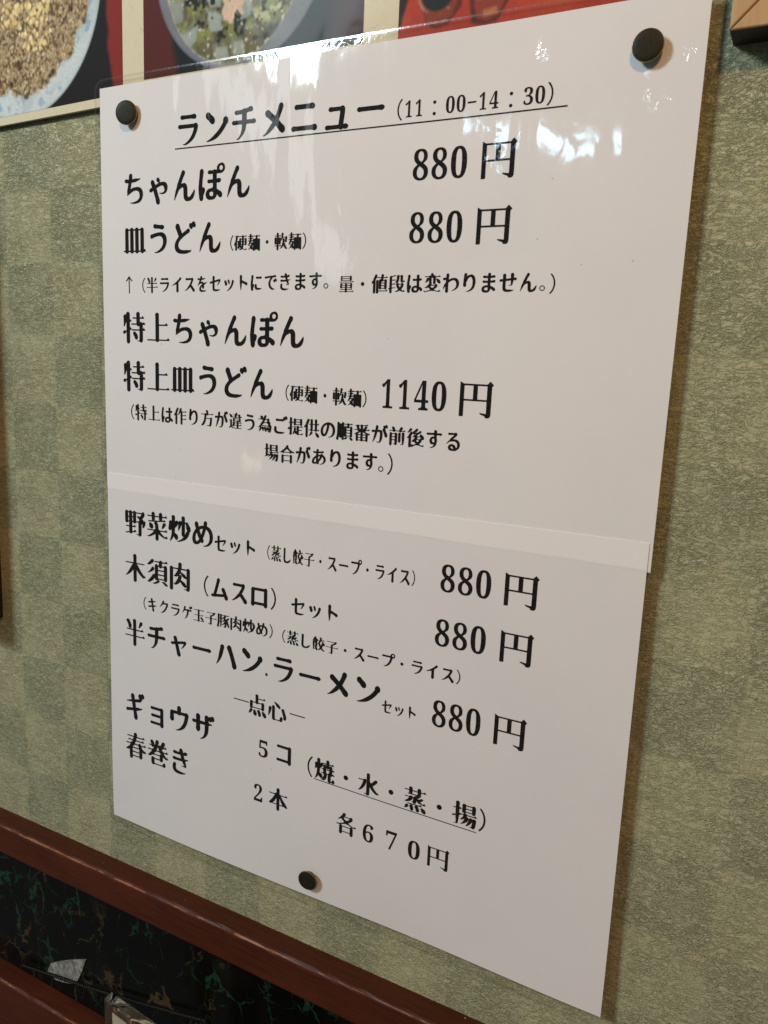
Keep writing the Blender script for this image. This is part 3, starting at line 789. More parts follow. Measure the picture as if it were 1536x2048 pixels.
    'ぽ': [[215,18,198,22,193,24,188,28,182,34,179,41,178,46,178,54,177,55,172,56,167,53,161,52,156,53,149,57,116,56,110,58,105,64,104,68,105,71,109,76,113,78,116,78,124,78,134,77,143,77,145,78,145,106,145,107,131,108,121,107,112,107,109,108,105,110,102,114,101,118,102,121,105,126,109,128,112,129,121,129,131,128,145,128,146,130,146,148,146,150,141,155,138,156,124,157,113,160,104,164,96,171,93,174,91,178,88,186,87,191,88,197,90,205,93,210,97,215,103,218,109,221,118,223,144,222,152,221,161,217,168,212,174,206,180,194,184,197,195,208,202,212,208,212,213,211,217,209,221,204,223,198,223,193,221,187,217,181,209,176,189,166,179,163,178,139,178,129,178,128,197,128,203,127,206,125,210,121,212,118,212,113,212,110,210,107,205,104,201,103,193,102,180,105,178,105,178,77,187,76,193,77,197,77,201,76,208,76,216,75,224,73,232,68,237,63,241,59,243,53,244,49,243,39,241,32,238,28,233,23,227,19,222,18], [211,32,217,33,222,36,225,40,226,46,225,51,224,54,220,57,216,59,210,59,205,57,202,54,199,49,199,43,202,38,206,34], [54,44,50,45,45,48,42,52,39,58,38,75,31,125,28,154,30,182,31,190,33,196,33,205,35,214,38,219,40,223,46,226,51,228,54,227,59,225,64,221,66,218,69,209,69,201,68,195,74,187,81,173,83,164,82,160,81,156,78,152,76,151,70,148,65,148,61,150,60,149,62,117,67,82,71,65,71,58,69,52,65,47,60,44], [135,177,147,178,148,179,148,197,147,200,137,202,129,200,122,197,120,193,119,186,119,182,125,178]],
    'ま': [[130,34,122,37,120,40,118,44,115,53,116,62,116,63,104,64,86,62,76,60,70,60,66,61,63,63,59,70,59,73,62,80,65,82,70,84,74,85,107,85,116,86,117,87,117,108,116,110,89,109,73,106,64,108,60,112,58,116,58,119,60,124,64,128,69,130,73,131,89,130,105,131,116,131,117,131,117,132,118,151,117,153,96,154,80,157,71,161,63,166,58,171,54,179,50,188,51,195,53,204,56,209,62,216,66,219,73,222,80,223,89,224,102,224,117,223,129,220,138,214,145,207,148,201,150,194,151,188,151,187,163,193,169,197,178,205,187,210,194,211,200,209,205,204,207,199,208,193,206,188,204,184,199,180,193,176,165,163,151,159,150,158,149,146,149,131,150,130,168,129,189,129,193,128,198,126,202,123,204,118,204,113,204,109,201,107,196,104,190,103,182,104,168,108,150,108,149,107,149,85,164,83,186,83,191,82,196,80,202,73,202,69,202,65,195,60,190,58,181,58,164,62,150,63,150,62,151,55,150,48,147,41,145,38,140,35,136,34], [104,174,115,174,119,175,120,197,119,200,117,201,112,202,105,203,94,201,87,198,85,195,83,193,81,184,82,182,83,180,93,176]],
    'め': [[152,38,148,39,144,41,141,43,138,47,135,55,134,70,134,71,120,73,110,75,98,78,91,82,90,81,89,79,87,65,85,60,82,55,78,52,72,49,66,49,63,50,58,53,54,59,52,65,52,70,54,78,58,88,62,100,51,112,40,128,34,141,32,149,29,165,30,179,33,188,38,197,46,204,55,207,63,207,75,205,83,204,90,201,97,196,107,188,114,191,119,192,126,191,131,188,135,182,136,175,134,168,129,160,135,149,143,132,156,98,158,97,164,99,173,106,180,113,185,123,189,132,190,143,191,149,189,163,184,179,179,185,172,193,159,201,146,207,134,207,132,208,132,210,134,212,141,214,147,214,161,212,178,207,190,201,198,194,205,188,212,180,218,166,222,143,220,126,216,112,209,99,205,94,198,87,193,83,183,78,166,72,165,69,168,56,167,48,163,43,161,41,156,39], [123,94,127,94,127,97,116,128,113,134,112,135,105,121,98,104,99,102,109,98], [71,127,72,127,73,128,81,147,86,156,94,166,86,175,80,180,75,183,70,185,67,183,63,176,61,170,60,158,62,148,64,140,66,135]],
    'ゃ': [[120,72,115,74,111,78,109,84,110,90,114,95,117,98,123,101,131,103,131,103,102,114,100,114,100,113,89,91,86,88,83,86,77,84,72,84,67,85,63,88,60,94,59,102,61,108,70,127,68,129,55,133,50,137,48,139,46,143,46,149,48,152,50,155,53,156,59,157,65,156,78,149,81,148,86,161,97,188,101,200,103,211,106,221,110,226,113,228,118,231,125,231,130,230,136,225,139,218,139,212,137,200,130,186,119,157,111,138,111,134,128,127,150,121,159,120,165,122,168,123,171,126,173,129,178,138,179,143,179,149,177,153,173,157,169,159,163,161,154,162,144,162,137,161,135,162,134,164,136,166,151,170,161,171,170,171,179,169,186,166,193,162,198,157,203,149,206,140,207,129,205,120,201,113,196,107,186,101,175,99,152,99,137,101,140,96,141,91,140,86,138,82,133,76,130,74,124,72]],
    'り': [[79,33,72,35,68,39,64,46,63,53,62,64,57,103,57,108,58,117,55,134,55,144,56,152,57,157,63,164,69,168,77,168,83,166,89,161,92,154,93,148,92,138,90,128,90,120,92,118,96,116,99,113,102,107,103,102,108,92,115,83,124,76,129,73,137,71,139,71,144,74,150,78,154,84,157,91,161,100,163,107,164,121,164,139,161,156,158,165,152,175,147,183,144,186,136,192,127,199,107,208,101,208,96,207,94,207,93,208,93,210,94,212,103,215,113,215,134,211,153,203,162,198,169,193,177,185,187,171,193,154,197,135,198,122,198,114,196,100,193,89,190,78,187,72,180,62,174,56,169,53,161,49,157,48,145,47,123,51,114,54,107,58,94,68,97,54,97,47,95,41,93,38,89,34,84,33]],
    'る': [[158,43,153,44,147,47,103,49,92,49,82,48,74,51,71,54,70,57,69,61,71,67,75,70,80,71,115,69,138,68,140,69,99,104,93,114,91,118,73,133,58,151,51,157,51,159,52,160,53,161,54,160,59,157,77,145,99,133,107,135,110,134,115,132,137,130,146,130,156,133,162,137,169,142,173,146,177,153,178,158,179,171,178,179,175,186,170,191,167,193,166,192,161,179,155,171,149,165,140,160,128,157,108,158,98,161,88,166,83,171,79,177,75,186,75,194,77,204,81,210,86,215,95,220,102,222,109,223,144,223,150,224,153,224,159,223,163,221,166,217,176,213,191,204,200,194,204,188,207,181,209,174,211,164,209,149,207,142,203,135,199,128,193,123,187,118,179,114,168,110,155,108,139,109,130,109,129,108,164,80,171,71,174,68,175,63,175,59,172,51,169,47,165,45], [112,180,116,180,122,182,126,185,132,193,135,200,135,202,129,202,121,201,116,199,110,196,107,191,105,184,107,182]],
    'わ': [[88,33,84,34,80,36,76,40,74,45,72,54,72,69,71,73,63,75,48,75,43,76,39,78,36,81,34,87,34,91,37,96,42,100,48,100,68,97,70,97,69,107,70,120,66,127,59,132,55,139,39,175,37,179,37,183,39,187,40,188,42,188,47,180,65,163,66,162,67,184,65,200,65,207,67,214,71,220,76,223,82,225,89,224,96,220,100,214,102,207,103,199,101,184,101,139,99,127,100,125,108,122,122,112,132,107,145,103,156,101,163,101,169,103,176,106,183,112,189,120,192,126,193,130,194,143,193,157,191,165,187,172,180,180,169,189,149,199,142,201,141,203,143,205,167,201,180,197,195,190,204,183,213,175,222,163,226,149,228,139,228,132,226,120,224,113,219,104,211,94,207,90,200,85,193,82,178,78,164,78,144,80,136,82,125,85,105,95,104,95,103,88,106,78,106,65,108,56,107,48,105,41,101,36,95,33]],
    'を': [[106,33,100,36,94,42,91,48,89,60,87,62,74,63,64,60,55,60,51,62,48,63,44,69,43,72,44,75,46,79,51,83,56,84,68,84,78,83,80,83,80,84,78,91,68,106,65,117,55,134,48,147,48,150,49,151,51,151,54,148,79,132,84,131,88,129,94,128,106,124,111,124,115,124,119,128,122,132,121,134,109,140,94,151,82,164,76,174,73,185,73,194,75,203,80,210,84,214,87,217,96,221,106,223,121,224,147,223,166,219,184,214,187,213,191,209,192,206,190,205,188,205,186,206,183,207,147,202,135,203,122,201,115,199,111,197,108,195,105,191,104,182,106,174,110,168,120,160,121,161,121,169,122,175,125,180,128,183,132,186,139,188,146,186,150,183,154,178,156,170,156,159,155,148,155,141,166,136,182,126,202,112,203,109,203,108,201,107,163,115,151,118,143,109,137,105,131,103,126,101,121,101,114,103,100,104,100,102,106,93,109,86,114,83,133,81,157,75,171,70,173,69,176,64,176,62,174,61,170,63,166,63,130,61,121,61,121,60,123,49,122,45,120,41,118,37,114,35,111,34]],
    'ん': [[120,42,116,43,112,45,108,50,101,64,70,121,66,136,59,151,53,166,48,187,43,210,43,212,45,213,48,212,81,160,87,153,94,148,100,146,108,142,116,140,119,142,120,145,122,152,122,176,124,198,127,206,132,214,140,219,151,222,171,221,184,218,193,213,198,210,205,204,207,201,212,192,216,182,219,166,218,162,215,156,212,156,207,164,197,176,181,192,177,195,171,197,165,198,162,197,160,195,158,191,156,185,156,152,155,141,152,133,149,126,143,121,140,118,132,115,126,115,117,117,104,118,107,112,117,92,125,78,134,66,136,61,136,53,135,49,133,47,128,43,124,42]],
    'イ': [[188,42,183,44,179,46,174,51,168,58,162,64,142,80,126,90,120,95,112,99,90,114,47,137,45,139,46,141,48,142,53,141,73,137,97,131,117,124,118,125,119,181,116,194,117,203,119,212,122,217,127,222,134,225,141,225,146,223,151,219,156,212,159,203,159,194,157,181,156,103,196,72,201,68,204,63,205,56,203,51,201,47,196,43,191,42]],
    'ウ': [[123,30,117,32,113,34,108,41,106,49,106,55,107,63,107,69,106,70,64,70,58,69,53,70,48,72,43,76,41,82,39,89,39,114,37,128,38,136,40,140,43,145,50,149,56,151,62,150,68,147,72,144,76,137,77,128,75,114,75,95,76,94,112,93,119,97,125,99,131,97,139,93,176,93,178,94,178,101,174,119,168,138,159,156,141,179,133,186,126,191,114,199,104,204,102,204,94,204,92,204,91,206,93,208,102,211,108,211,123,208,144,200,163,190,172,182,176,179,188,164,194,153,200,142,207,121,214,93,214,83,211,75,207,70,200,67,195,66,191,66,182,70,144,70,143,69,143,63,144,55,144,48,143,43,141,39,138,35,134,32,128,30]],
    'キ': [[109,35,105,36,100,39,95,45,94,49,93,57,98,76,98,78,78,82,69,83,59,84,52,85,49,87,45,91,43,95,43,98,44,102,48,106,51,108,56,109,103,102,110,136,110,138,108,139,75,145,55,146,51,148,47,150,44,154,43,157,43,162,44,166,48,170,52,171,56,172,80,167,113,162,116,162,121,189,121,203,124,212,127,217,131,222,137,225,143,225,149,224,154,220,158,214,160,206,159,195,153,178,150,161,150,156,152,155,166,153,201,140,206,136,208,133,208,131,207,129,206,129,202,131,199,132,165,130,147,133,144,133,138,101,138,96,150,93,183,81,187,77,189,74,189,72,188,71,187,70,181,73,170,72,146,71,133,73,132,72,131,62,131,54,128,44,124,39,120,37,113,35]],
    'ギ': [[204,24,198,27,193,32,186,30,179,30,172,32,168,37,165,43,164,51,165,55,167,60,172,66,171,70,131,77,129,77,128,75,127,66,127,58,126,52,123,46,120,43,115,39,109,37,103,38,96,42,91,48,89,56,89,63,93,74,94,80,95,85,51,97,48,99,44,103,43,106,44,107,46,108,47,107,50,105,52,104,71,104,99,102,100,104,101,113,106,139,106,142,105,143,70,149,52,150,46,152,41,156,39,161,39,166,41,171,46,174,52,176,77,170,111,165,112,166,116,192,118,209,119,215,122,220,125,224,128,227,136,230,143,229,149,225,152,221,154,217,156,212,156,205,154,196,150,183,146,165,146,160,148,159,163,157,197,144,202,140,204,137,205,134,204,132,202,132,196,135,158,134,141,137,140,135,134,100,136,99,176,93,186,90,192,86,199,76,203,72,206,66,207,61,216,61,219,60,221,58,224,52,225,45,224,39,221,33,218,30,214,27,208,24]],
    'ク': [[119,33,113,35,106,41,98,59,95,69,90,74,83,86,71,103,64,112,53,123,51,124,46,125,45,126,45,128,48,130,56,130,61,128,70,123,91,109,111,90,114,90,121,88,173,88,174,89,174,92,168,110,158,129,151,141,142,153,114,182,99,193,80,206,69,206,67,206,66,208,67,210,75,213,80,213,87,213,100,209,114,204,128,198,139,191,147,185,153,181,170,162,185,141,200,114,206,99,210,87,210,80,209,74,207,71,202,65,196,62,193,61,187,61,179,65,130,64,130,63,134,56,136,50,136,46,135,42,133,39,128,35,123,33]],
    'ゲ': [[206,30,200,33,197,36,194,41,187,38,181,38,175,41,172,46,170,52,170,55,171,60,176,68,182,73,188,75,193,75,196,74,199,72,204,62,209,65,217,66,221,65,224,62,227,55,227,49,225,43,223,38,220,34,215,31,211,30], [88,41,82,44,76,49,74,54,72,68,69,76,68,83,68,90,64,96,56,114,47,129,43,134,38,136,37,138,38,140,41,140,48,138,51,136,68,122,83,105,94,104,128,104,130,105,130,116,127,136,116,171,111,183,102,195,93,207,88,210,81,210,79,211,79,214,82,215,93,215,97,214,104,210,116,202,124,195,133,186,141,176,150,162,158,137,163,116,163,106,164,104,171,104,181,104,193,107,203,106,207,105,211,102,215,97,216,94,215,90,211,85,206,82,200,80,193,80,181,82,161,82,154,78,147,77,140,78,134,82,99,82,99,78,105,67,106,62,106,54,104,49,100,44,94,41]],
    'コ': [[191,54,185,56,178,60,83,60,75,59,68,59,61,62,58,65,56,67,54,72,56,77,60,82,67,85,75,85,83,84,174,84,175,86,175,177,174,180,172,180,81,180,72,179,64,179,57,183,54,185,52,190,52,192,52,195,54,199,57,202,62,204,65,205,81,204,173,204,174,205,177,210,179,214,184,217,187,219,192,220,198,219,202,217,206,214,211,207,213,197,213,191,211,177,211,71,209,64,204,58,197,55]],
    'ザ': [[209,37,204,39,199,44,193,43,189,43,184,45,179,49,172,42,164,40,157,40,150,43,145,49,142,56,142,62,144,76,144,86,143,87,142,88,101,87,101,86,101,77,103,62,102,55,100,51,95,45,90,42,85,41,77,41,73,43,68,47,64,55,63,63,65,77,64,87,63,88,56,88,48,87,40,87,33,89,30,94,28,99,28,102,31,107,34,110,41,112,48,112,56,111,63,111,64,112,65,126,63,141,63,147,64,153,66,159,70,164,75,167,80,169,85,169,92,167,96,163,101,156,103,146,103,140,101,126,101,113,101,112,142,111,144,112,144,125,143,133,143,144,139,172,135,183,129,193,123,200,110,210,100,211,100,213,101,215,111,217,115,216,131,210,142,203,150,197,156,192,164,181,172,168,176,154,178,139,180,109,182,108,205,103,209,100,211,96,211,94,209,93,204,95,181,90,180,88,180,75,181,74,187,78,190,80,198,81,203,79,208,72,218,74,223,73,226,70,230,64,231,61,231,53,229,47,226,42,219,38,216,36]],
    'ス': [[173,52,168,53,161,56,87,56,78,55,71,55,65,57,61,61,59,63,58,68,60,73,64,78,70,81,78,81,87,80,154,80,156,80,156,82,153,92,147,102,137,118,130,127,126,136,121,140,107,153,96,166,78,183,56,201,48,202,47,204,48,206,50,207,59,207,73,202,86,196,101,189,118,178,124,174,136,163,140,165,164,189,173,200,178,209,182,213,187,217,193,219,201,220,207,218,213,213,216,207,217,199,215,192,212,187,205,180,198,175,173,148,160,136,171,119,180,103,188,88,191,78,192,73,191,64,187,57,184,55,180,53]],
    'セ': [[91,38,86,39,82,41,78,46,75,52,75,61,76,72,76,99,73,100,55,103,43,104,37,106,32,110,30,115,30,120,31,125,33,127,37,129,44,130,64,125,75,122,76,123,76,176,78,194,81,202,83,206,86,210,92,214,100,217,109,218,137,218,153,218,159,218,176,213,193,207,197,205,200,199,200,196,198,195,189,198,161,196,136,196,121,194,114,191,111,185,110,177,110,117,111,116,113,115,178,103,178,104,178,107,169,124,158,144,153,147,153,149,154,150,156,151,158,151,164,148,171,142,183,130,200,110,206,99,207,95,208,88,206,84,201,78,196,76,192,75,187,76,182,79,170,80,111,92,110,91,110,72,112,62,112,56,111,50,107,44,103,40,98,38]],
    'チ': [[172,42,157,48,140,51,132,49,128,50,122,51,118,55,85,57,70,56,62,59,57,63,56,68,57,72,61,77,66,80,74,80,107,78,112,78,113,79,113,108,113,110,75,110,51,109,46,110,42,112,39,116,37,120,38,125,42,130,46,132,51,133,75,132,111,132,113,132,113,139,110,163,106,174,103,182,93,195,83,205,80,207,73,207,72,207,71,209,72,211,85,212,93,210,103,204,111,198,124,186,128,180,138,165,142,153,146,133,147,132,174,132,184,132,196,134,202,134,210,132,214,129,217,125,219,121,217,117,212,111,205,108,196,108,184,110,173,110,149,110,148,109,148,74,151,73,164,70,173,70,185,69,191,66,195,60,195,54,194,50,191,46,186,43,183,42]],
    'ッ': [[117,85,112,87,108,92,106,97,107,105,111,115,115,127,118,134,121,137,125,138,127,139,131,139,136,137,140,131,142,127,141,118,136,105,133,95,130,90,127,88,124,86,121,85], [187,91,181,94,178,96,175,99,172,107,171,120,163,142,155,156,140,177,127,191,114,203,100,213,91,214,90,216,91,218,99,219,105,218,119,214,133,207,144,201,162,189,174,175,182,164,189,153,203,121,206,112,206,105,204,99,201,96,194,92], [66,94,61,95,58,97,53,103,51,110,52,118,58,130,62,144,67,152,70,155,76,158,80,158,85,158,92,154,95,151,97,147,99,140,99,135,97,130,91,117,88,106,84,100,82,98,76,95,72,93]],
    'ト': [[97,37,92,39,85,44,82,50,80,60,82,73,82,125,92,192,96,208,94,213,95,214,96,215,98,214,103,210,106,203,112,173,116,141,117,131,118,130,119,130,134,135,162,146,168,149,176,156,180,158,184,159,192,158,195,157,200,154,204,148,206,141,205,136,202,130,199,126,193,123,188,121,181,120,139,105,125,100,119,99,118,98,118,73,120,62,120,56,118,50,114,43,110,40,104,37]],
    'ニ': [[180,64,157,67,88,67,71,66,64,68,59,71,56,77,56,82,58,86,61,90,64,92,71,93,88,92,157,92,178,95,186,95,192,93,196,89,199,84,199,78,197,74,193,68,188,65], [195,172,175,176,69,176,55,174,50,174,44,176,40,180,37,184,36,190,38,194,41,198,45,201,50,202,55,202,69,200,175,200,191,203,197,205,203,205,210,202,215,198,217,192,216,184,214,179,208,174,203,172]],
    'ハ': [[155,54,147,58,143,62,141,65,138,73,139,77,140,83,147,94,152,103,167,137,182,179,184,192,188,203,193,209,198,213,205,214,212,213,219,209,221,206,224,202,225,192,223,182,216,166,195,111,182,82,178,69,176,65,171,59,168,56,161,54], [93,58,86,62,82,65,79,70,78,76,78,84,76,90,66,128,64,141,59,160,47,194,45,196,41,197,41,198,41,201,42,202,46,202,52,199,65,185,74,174,86,156,92,145,97,134,102,120,108,97,113,83,114,74,112,66,107,61,101,58]],
    'プ': [[216,22,197,26,191,28,184,32,179,37,175,42,172,50,170,58,170,59,74,59,66,58,59,58,53,60,48,64,46,67,45,71,47,76,51,81,58,84,66,84,74,83,168,83,170,83,170,84,170,87,168,100,160,124,151,141,142,155,127,171,120,179,107,189,85,203,72,203,71,205,72,207,81,210,88,211,106,206,119,201,135,194,151,183,160,175,170,163,182,147,191,128,201,102,205,87,206,86,212,86,219,84,228,80,233,77,238,72,240,68,244,59,244,50,243,44,241,38,237,33,234,30,227,25,221,23], [210,38,216,39,221,42,223,46,225,51,224,56,222,60,219,63,214,65,208,65,203,63,200,60,198,54,198,49,200,44,205,40]],
    'ム': [[115,42,112,43,106,46,102,51,100,54,99,59,98,68,96,75,70,156,62,175,60,183,59,183,51,183,47,184,40,186,37,190,34,195,34,198,37,203,38,205,41,207,47,209,51,210,67,207,73,209,78,209,83,208,87,205,134,201,182,195,183,196,186,206,188,211,192,215,196,219,200,221,206,223,210,223,217,220,222,216,226,208,226,201,224,192,219,182,214,176,209,170,206,159,196,141,189,126,183,120,178,118,170,117,165,118,161,120,157,123,154,127,152,133,152,140,154,144,156,150,162,156,167,164,171,171,170,172,97,180,95,180,128,80,132,70,134,64,134,60,134,55,131,48,125,43,121,42]],
    'メ': [[176,44,169,47,164,54,161,60,159,70,157,75,150,92,140,110,138,109,110,88,98,78,93,75,85,74,81,74,75,76,70,81,66,87,66,94,67,99,70,105,76,111,86,115,92,119,118,138,119,140,85,178,74,190,59,202,56,203,51,204,50,206,51,208,60,209,64,208,78,203,94,196,104,190,122,177,128,173,141,159,143,159,159,174,170,188,175,192,181,196,189,200,196,200,203,197,208,193,211,188,212,182,211,175,208,168,202,161,188,151,165,130,174,114,194,74,196,69,198,63,196,54,194,50,191,47,184,44]],
    'ャ': [[90,73,85,74,81,77,79,81,78,85,78,91,81,96,86,119,85,120,81,121,64,122,59,125,55,127,53,131,53,138,54,141,58,144,64,146,90,141,93,141,107,194,111,213,113,220,117,226,122,232,128,234,136,234,142,230,146,225,148,218,148,213,145,203,139,186,125,135,127,133,176,124,176,127,173,133,158,158,152,162,152,165,153,166,155,166,163,162,173,154,194,132,201,121,202,117,202,111,200,106,197,103,194,101,188,100,183,101,180,103,168,103,119,113,118,112,111,85,108,78,105,76,100,73,97,72]],
    'ュ': [[161,97,154,100,151,101,109,101,85,99,78,101,74,105,71,110,71,114,73,117,76,120,81,123,88,124,109,122,148,122,149,123,149,135,141,188,140,190,139,190,88,190,68,188,61,189,56,191,54,193,52,195,50,200,51,204,55,209,59,212,65,213,88,211,143,211,150,215,157,217,163,215,169,212,184,214,191,214,197,212,202,209,206,204,207,200,205,196,200,191,197,189,190,187,184,187,175,189,174,188,174,182,182,131,183,114,180,106,175,100,168,97]],
    'ョ': [[172,87,164,90,97,90,78,89,73,91,69,95,66,99,67,104,72,109,78,112,87,112,97,111,160,111,161,111,162,113,162,140,161,142,102,142,92,141,83,141,80,142,76,144,72,149,71,152,72,156,76,160,80,163,83,164,92,164,102,163,161,163,162,164,161,196,160,197,94,197,84,196,75,196,69,198,66,201,64,205,64,209,69,215,73,217,76,218,94,217,160,217,161,218,164,223,168,226,171,229,176,230,181,230,185,229,187,227,191,224,193,220,195,213,195,204,193,198,193,104,191,96,186,90,184,88,180,87]],
    'ラ': [[178,45,162,47,150,48,106,48,82,46,77,48,73,50,69,54,68,59,70,63,73,68,77,70,82,71,106,69,150,69,162,70,183,73,190,71,195,69,197,64,198,58,195,52,191,48,185,45], [191,94,180,98,87,98,63,97,55,99,51,103,48,109,51,115,55,119,62,121,87,120,175,120,177,120,177,124,176,128,168,146,160,159,148,173,135,185,121,194,102,205,90,205,88,207,89,209,98,212,107,212,119,210,135,204,152,196,168,186,182,173,195,154,200,145,206,131,210,119,211,114,211,109,209,105,204,98,197,95]],
    'ロ': [[193,54,188,55,181,60,66,60,58,59,52,60,47,64,42,71,41,80,41,177,38,192,38,197,40,206,43,211,46,214,49,217,55,219,62,219,68,217,72,214,75,210,77,204,80,203,175,203,176,204,179,210,182,214,186,217,190,219,194,220,201,219,204,217,209,214,213,207,215,197,215,191,213,177,213,71,211,63,207,58,200,54], [77,84,177,84,177,86,177,176,176,179,77,179,77,176,77,86]],
    'ン': [[70,47,65,48,60,51,55,56,54,59,53,63,53,69,54,75,57,79,62,84,74,91,87,105,95,111,99,113,106,114,113,113,118,110,123,104,125,96,124,88,120,81,113,73,96,62,85,51,77,48], [205,79,198,82,193,86,190,91,188,95,188,102,188,107,188,109,170,131,154,147,143,156,109,179,91,190,72,198,66,201,59,201,57,203,58,205,68,207,75,207,87,205,109,201,126,196,140,190,149,185,163,175,176,165,194,148,207,133,215,122,220,119,224,115,227,110,229,105,229,99,228,94,225,88,222,84,216,80,211,79]],
    '・': [[123,106,115,109,108,115,106,119,104,125,104,132,106,138,108,142,110,145,114,148,122,152,127,152,131,152,139,148,145,143,149,134,150,129,149,125,146,116,143,113,140,110,136,108,131,106]],
    'ー': [[191,113,176,115,71,115,54,114,47,116,42,120,40,125,40,130,41,134,45,138,49,140,55,142,71,140,176,140,191,143,200,143,205,141,211,137,215,131,216,128,215,125,211,118,205,115,200,113]],
    '上': [[117,20,110,23,107,26,104,30,100,31,103,45,103,205,102,206,31,206,29,207,28,208,27,211,28,213,30,215,32,215,104,216,110,223,115,225,119,226,124,225,128,223,132,219,134,216,136,215,222,215,227,213,230,213,231,212,231,210,218,195,205,204,203,206,137,206,135,205,136,113,137,112,207,112,212,110,214,110,216,108,203,92,188,102,136,102,135,100,135,33,133,27,129,23,124,20]],
    '作': [[87,20,83,21,79,23,74,29,71,33,64,47,53,70,47,91,41,94,38,97,34,104,30,116,31,126,33,129,34,130,38,129,46,122,48,121,49,121,49,227,51,232,54,237,57,239,63,242,69,241,74,238,78,235,81,227,81,103,79,94,83,80,98,49,102,43,104,38,104,34,103,30,100,25,94,21], [140,23,136,24,129,28,126,30,123,34,121,39,117,53,115,66,112,70,110,74,94,108,92,116,91,119,92,121,94,122,102,116,117,102,130,85,134,82,135,83,135,227,138,235,142,238,147,241,152,242,157,240,161,238,165,234,167,228,167,175,168,173,223,173,226,171,229,171,231,169,224,160,218,153,204,163,169,163,168,162,167,127,168,125,220,125,224,123,226,122,228,121,226,118,216,106,215,105,202,115,168,115,167,113,167,78,169,78,225,78,229,76,232,75,233,73,220,57,208,67,205,68,167,68,164,63,159,60,153,57,148,58,148,55,156,42,156,34,155,31,153,28,150,25,144,23]],
    '供': [[125,19,117,22,114,25,112,29,107,30,111,43,111,77,109,78,93,78,91,80,89,82,90,86,93,88,109,88,111,89,111,146,109,147,87,148,84,150,84,154,86,156,88,157,111,157,117,165,123,168,117,172,112,176,94,215,89,219,90,221,91,222,96,221,100,221,104,219,114,214,127,204,136,195,140,190,142,178,142,175,140,173,131,169,130,168,136,165,142,157,170,157,173,162,176,166,181,168,186,168,194,165,198,162,201,157,225,157,228,155,232,155,233,153,231,150,220,137,206,147,203,147,201,147,201,89,203,88,223,88,226,86,229,86,230,84,217,68,204,78,203,78,201,77,201,33,200,29,198,25,195,22,192,20,187,19,184,19,176,22,173,25,170,29,166,29,166,30,169,43,169,77,168,78,144,78,143,78,143,76,143,34,142,29,139,25,136,21,129,19], [81,19,74,22,71,26,69,29,65,30,65,30,65,36,49,70,44,90,37,94,33,98,26,116,26,120,28,124,29,127,31,129,35,128,41,122,44,120,45,120,45,227,48,234,51,238,55,240,60,242,65,241,71,238,74,235,77,227,77,103,76,93,79,81,88,64,95,47,99,42,100,33,98,28,95,24,90,20,86,19], [143,88,168,88,169,89,169,146,169,147,144,147,143,147,143,90], [184,175,180,176,178,177,176,179,176,182,178,192,183,203,187,215,189,219,192,223,208,235,210,237,218,238,226,235,230,231,231,229,233,224,233,221,229,211,223,196,217,191,196,178,190,175]],
    '値': [[165,17,161,18,157,20,154,22,150,28,147,29,148,36,147,44,147,51,146,53,97,53,95,54,93,56,94,61,97,63,143,63,144,64,144,71,143,77,135,76,128,77,122,82,119,90,118,94,118,175,119,181,120,185,123,189,126,192,132,194,137,194,142,193,146,190,149,186,151,185,189,185,190,186,194,190,197,193,203,194,207,194,213,192,217,188,219,184,221,177,221,95,221,90,218,83,214,79,210,77,205,76,201,76,197,78,193,80,190,85,175,85,175,84,176,64,177,63,179,63,223,63,227,61,230,61,231,59,218,42,204,53,179,53,179,43,181,40,181,39,181,31,180,27,177,22,174,20,170,18], [78,20,72,23,69,26,66,30,63,30,64,37,63,39,48,69,43,89,42,90,37,93,32,98,27,112,25,117,25,120,27,125,29,128,30,129,32,129,34,128,38,124,41,121,43,120,44,121,44,227,47,234,50,238,54,240,59,242,64,241,70,238,73,235,76,227,76,102,75,93,77,81,90,58,95,44,97,42,97,32,93,25,90,22,85,20], [97,83,90,86,87,89,84,93,80,94,83,108,83,227,86,234,90,238,94,240,99,242,104,241,109,238,113,235,114,231,115,227,115,217,117,216,224,215,232,213,233,210,220,195,207,204,205,206,116,205,115,203,115,97,113,90,109,86,104,83], [174,95,187,95,189,96,189,113,189,115,152,115,150,114,151,103,158,105,164,104,168,102], [151,125,188,125,189,127,189,144,187,145,151,145,150,143,150,127], [151,155,188,155,189,157,189,174,187,175,151,175,150,173,150,157]],
    '円': [[210,23,195,40,193,41,59,41,54,39,39,30,37,30,37,226,37,228,58,228,59,227,62,223,62,140,63,138,64,138,193,138,194,140,194,205,192,206,158,202,157,203,158,207,160,210,186,220,192,230,209,230,218,223,221,209,221,54,222,53,228,46,230,43,211,24], [63,51,112,51,114,52,114,126,113,128,64,128,62,127,62,53], [141,51,192,51,194,52,194,126,193,128,142,128,140,127,140,53]],
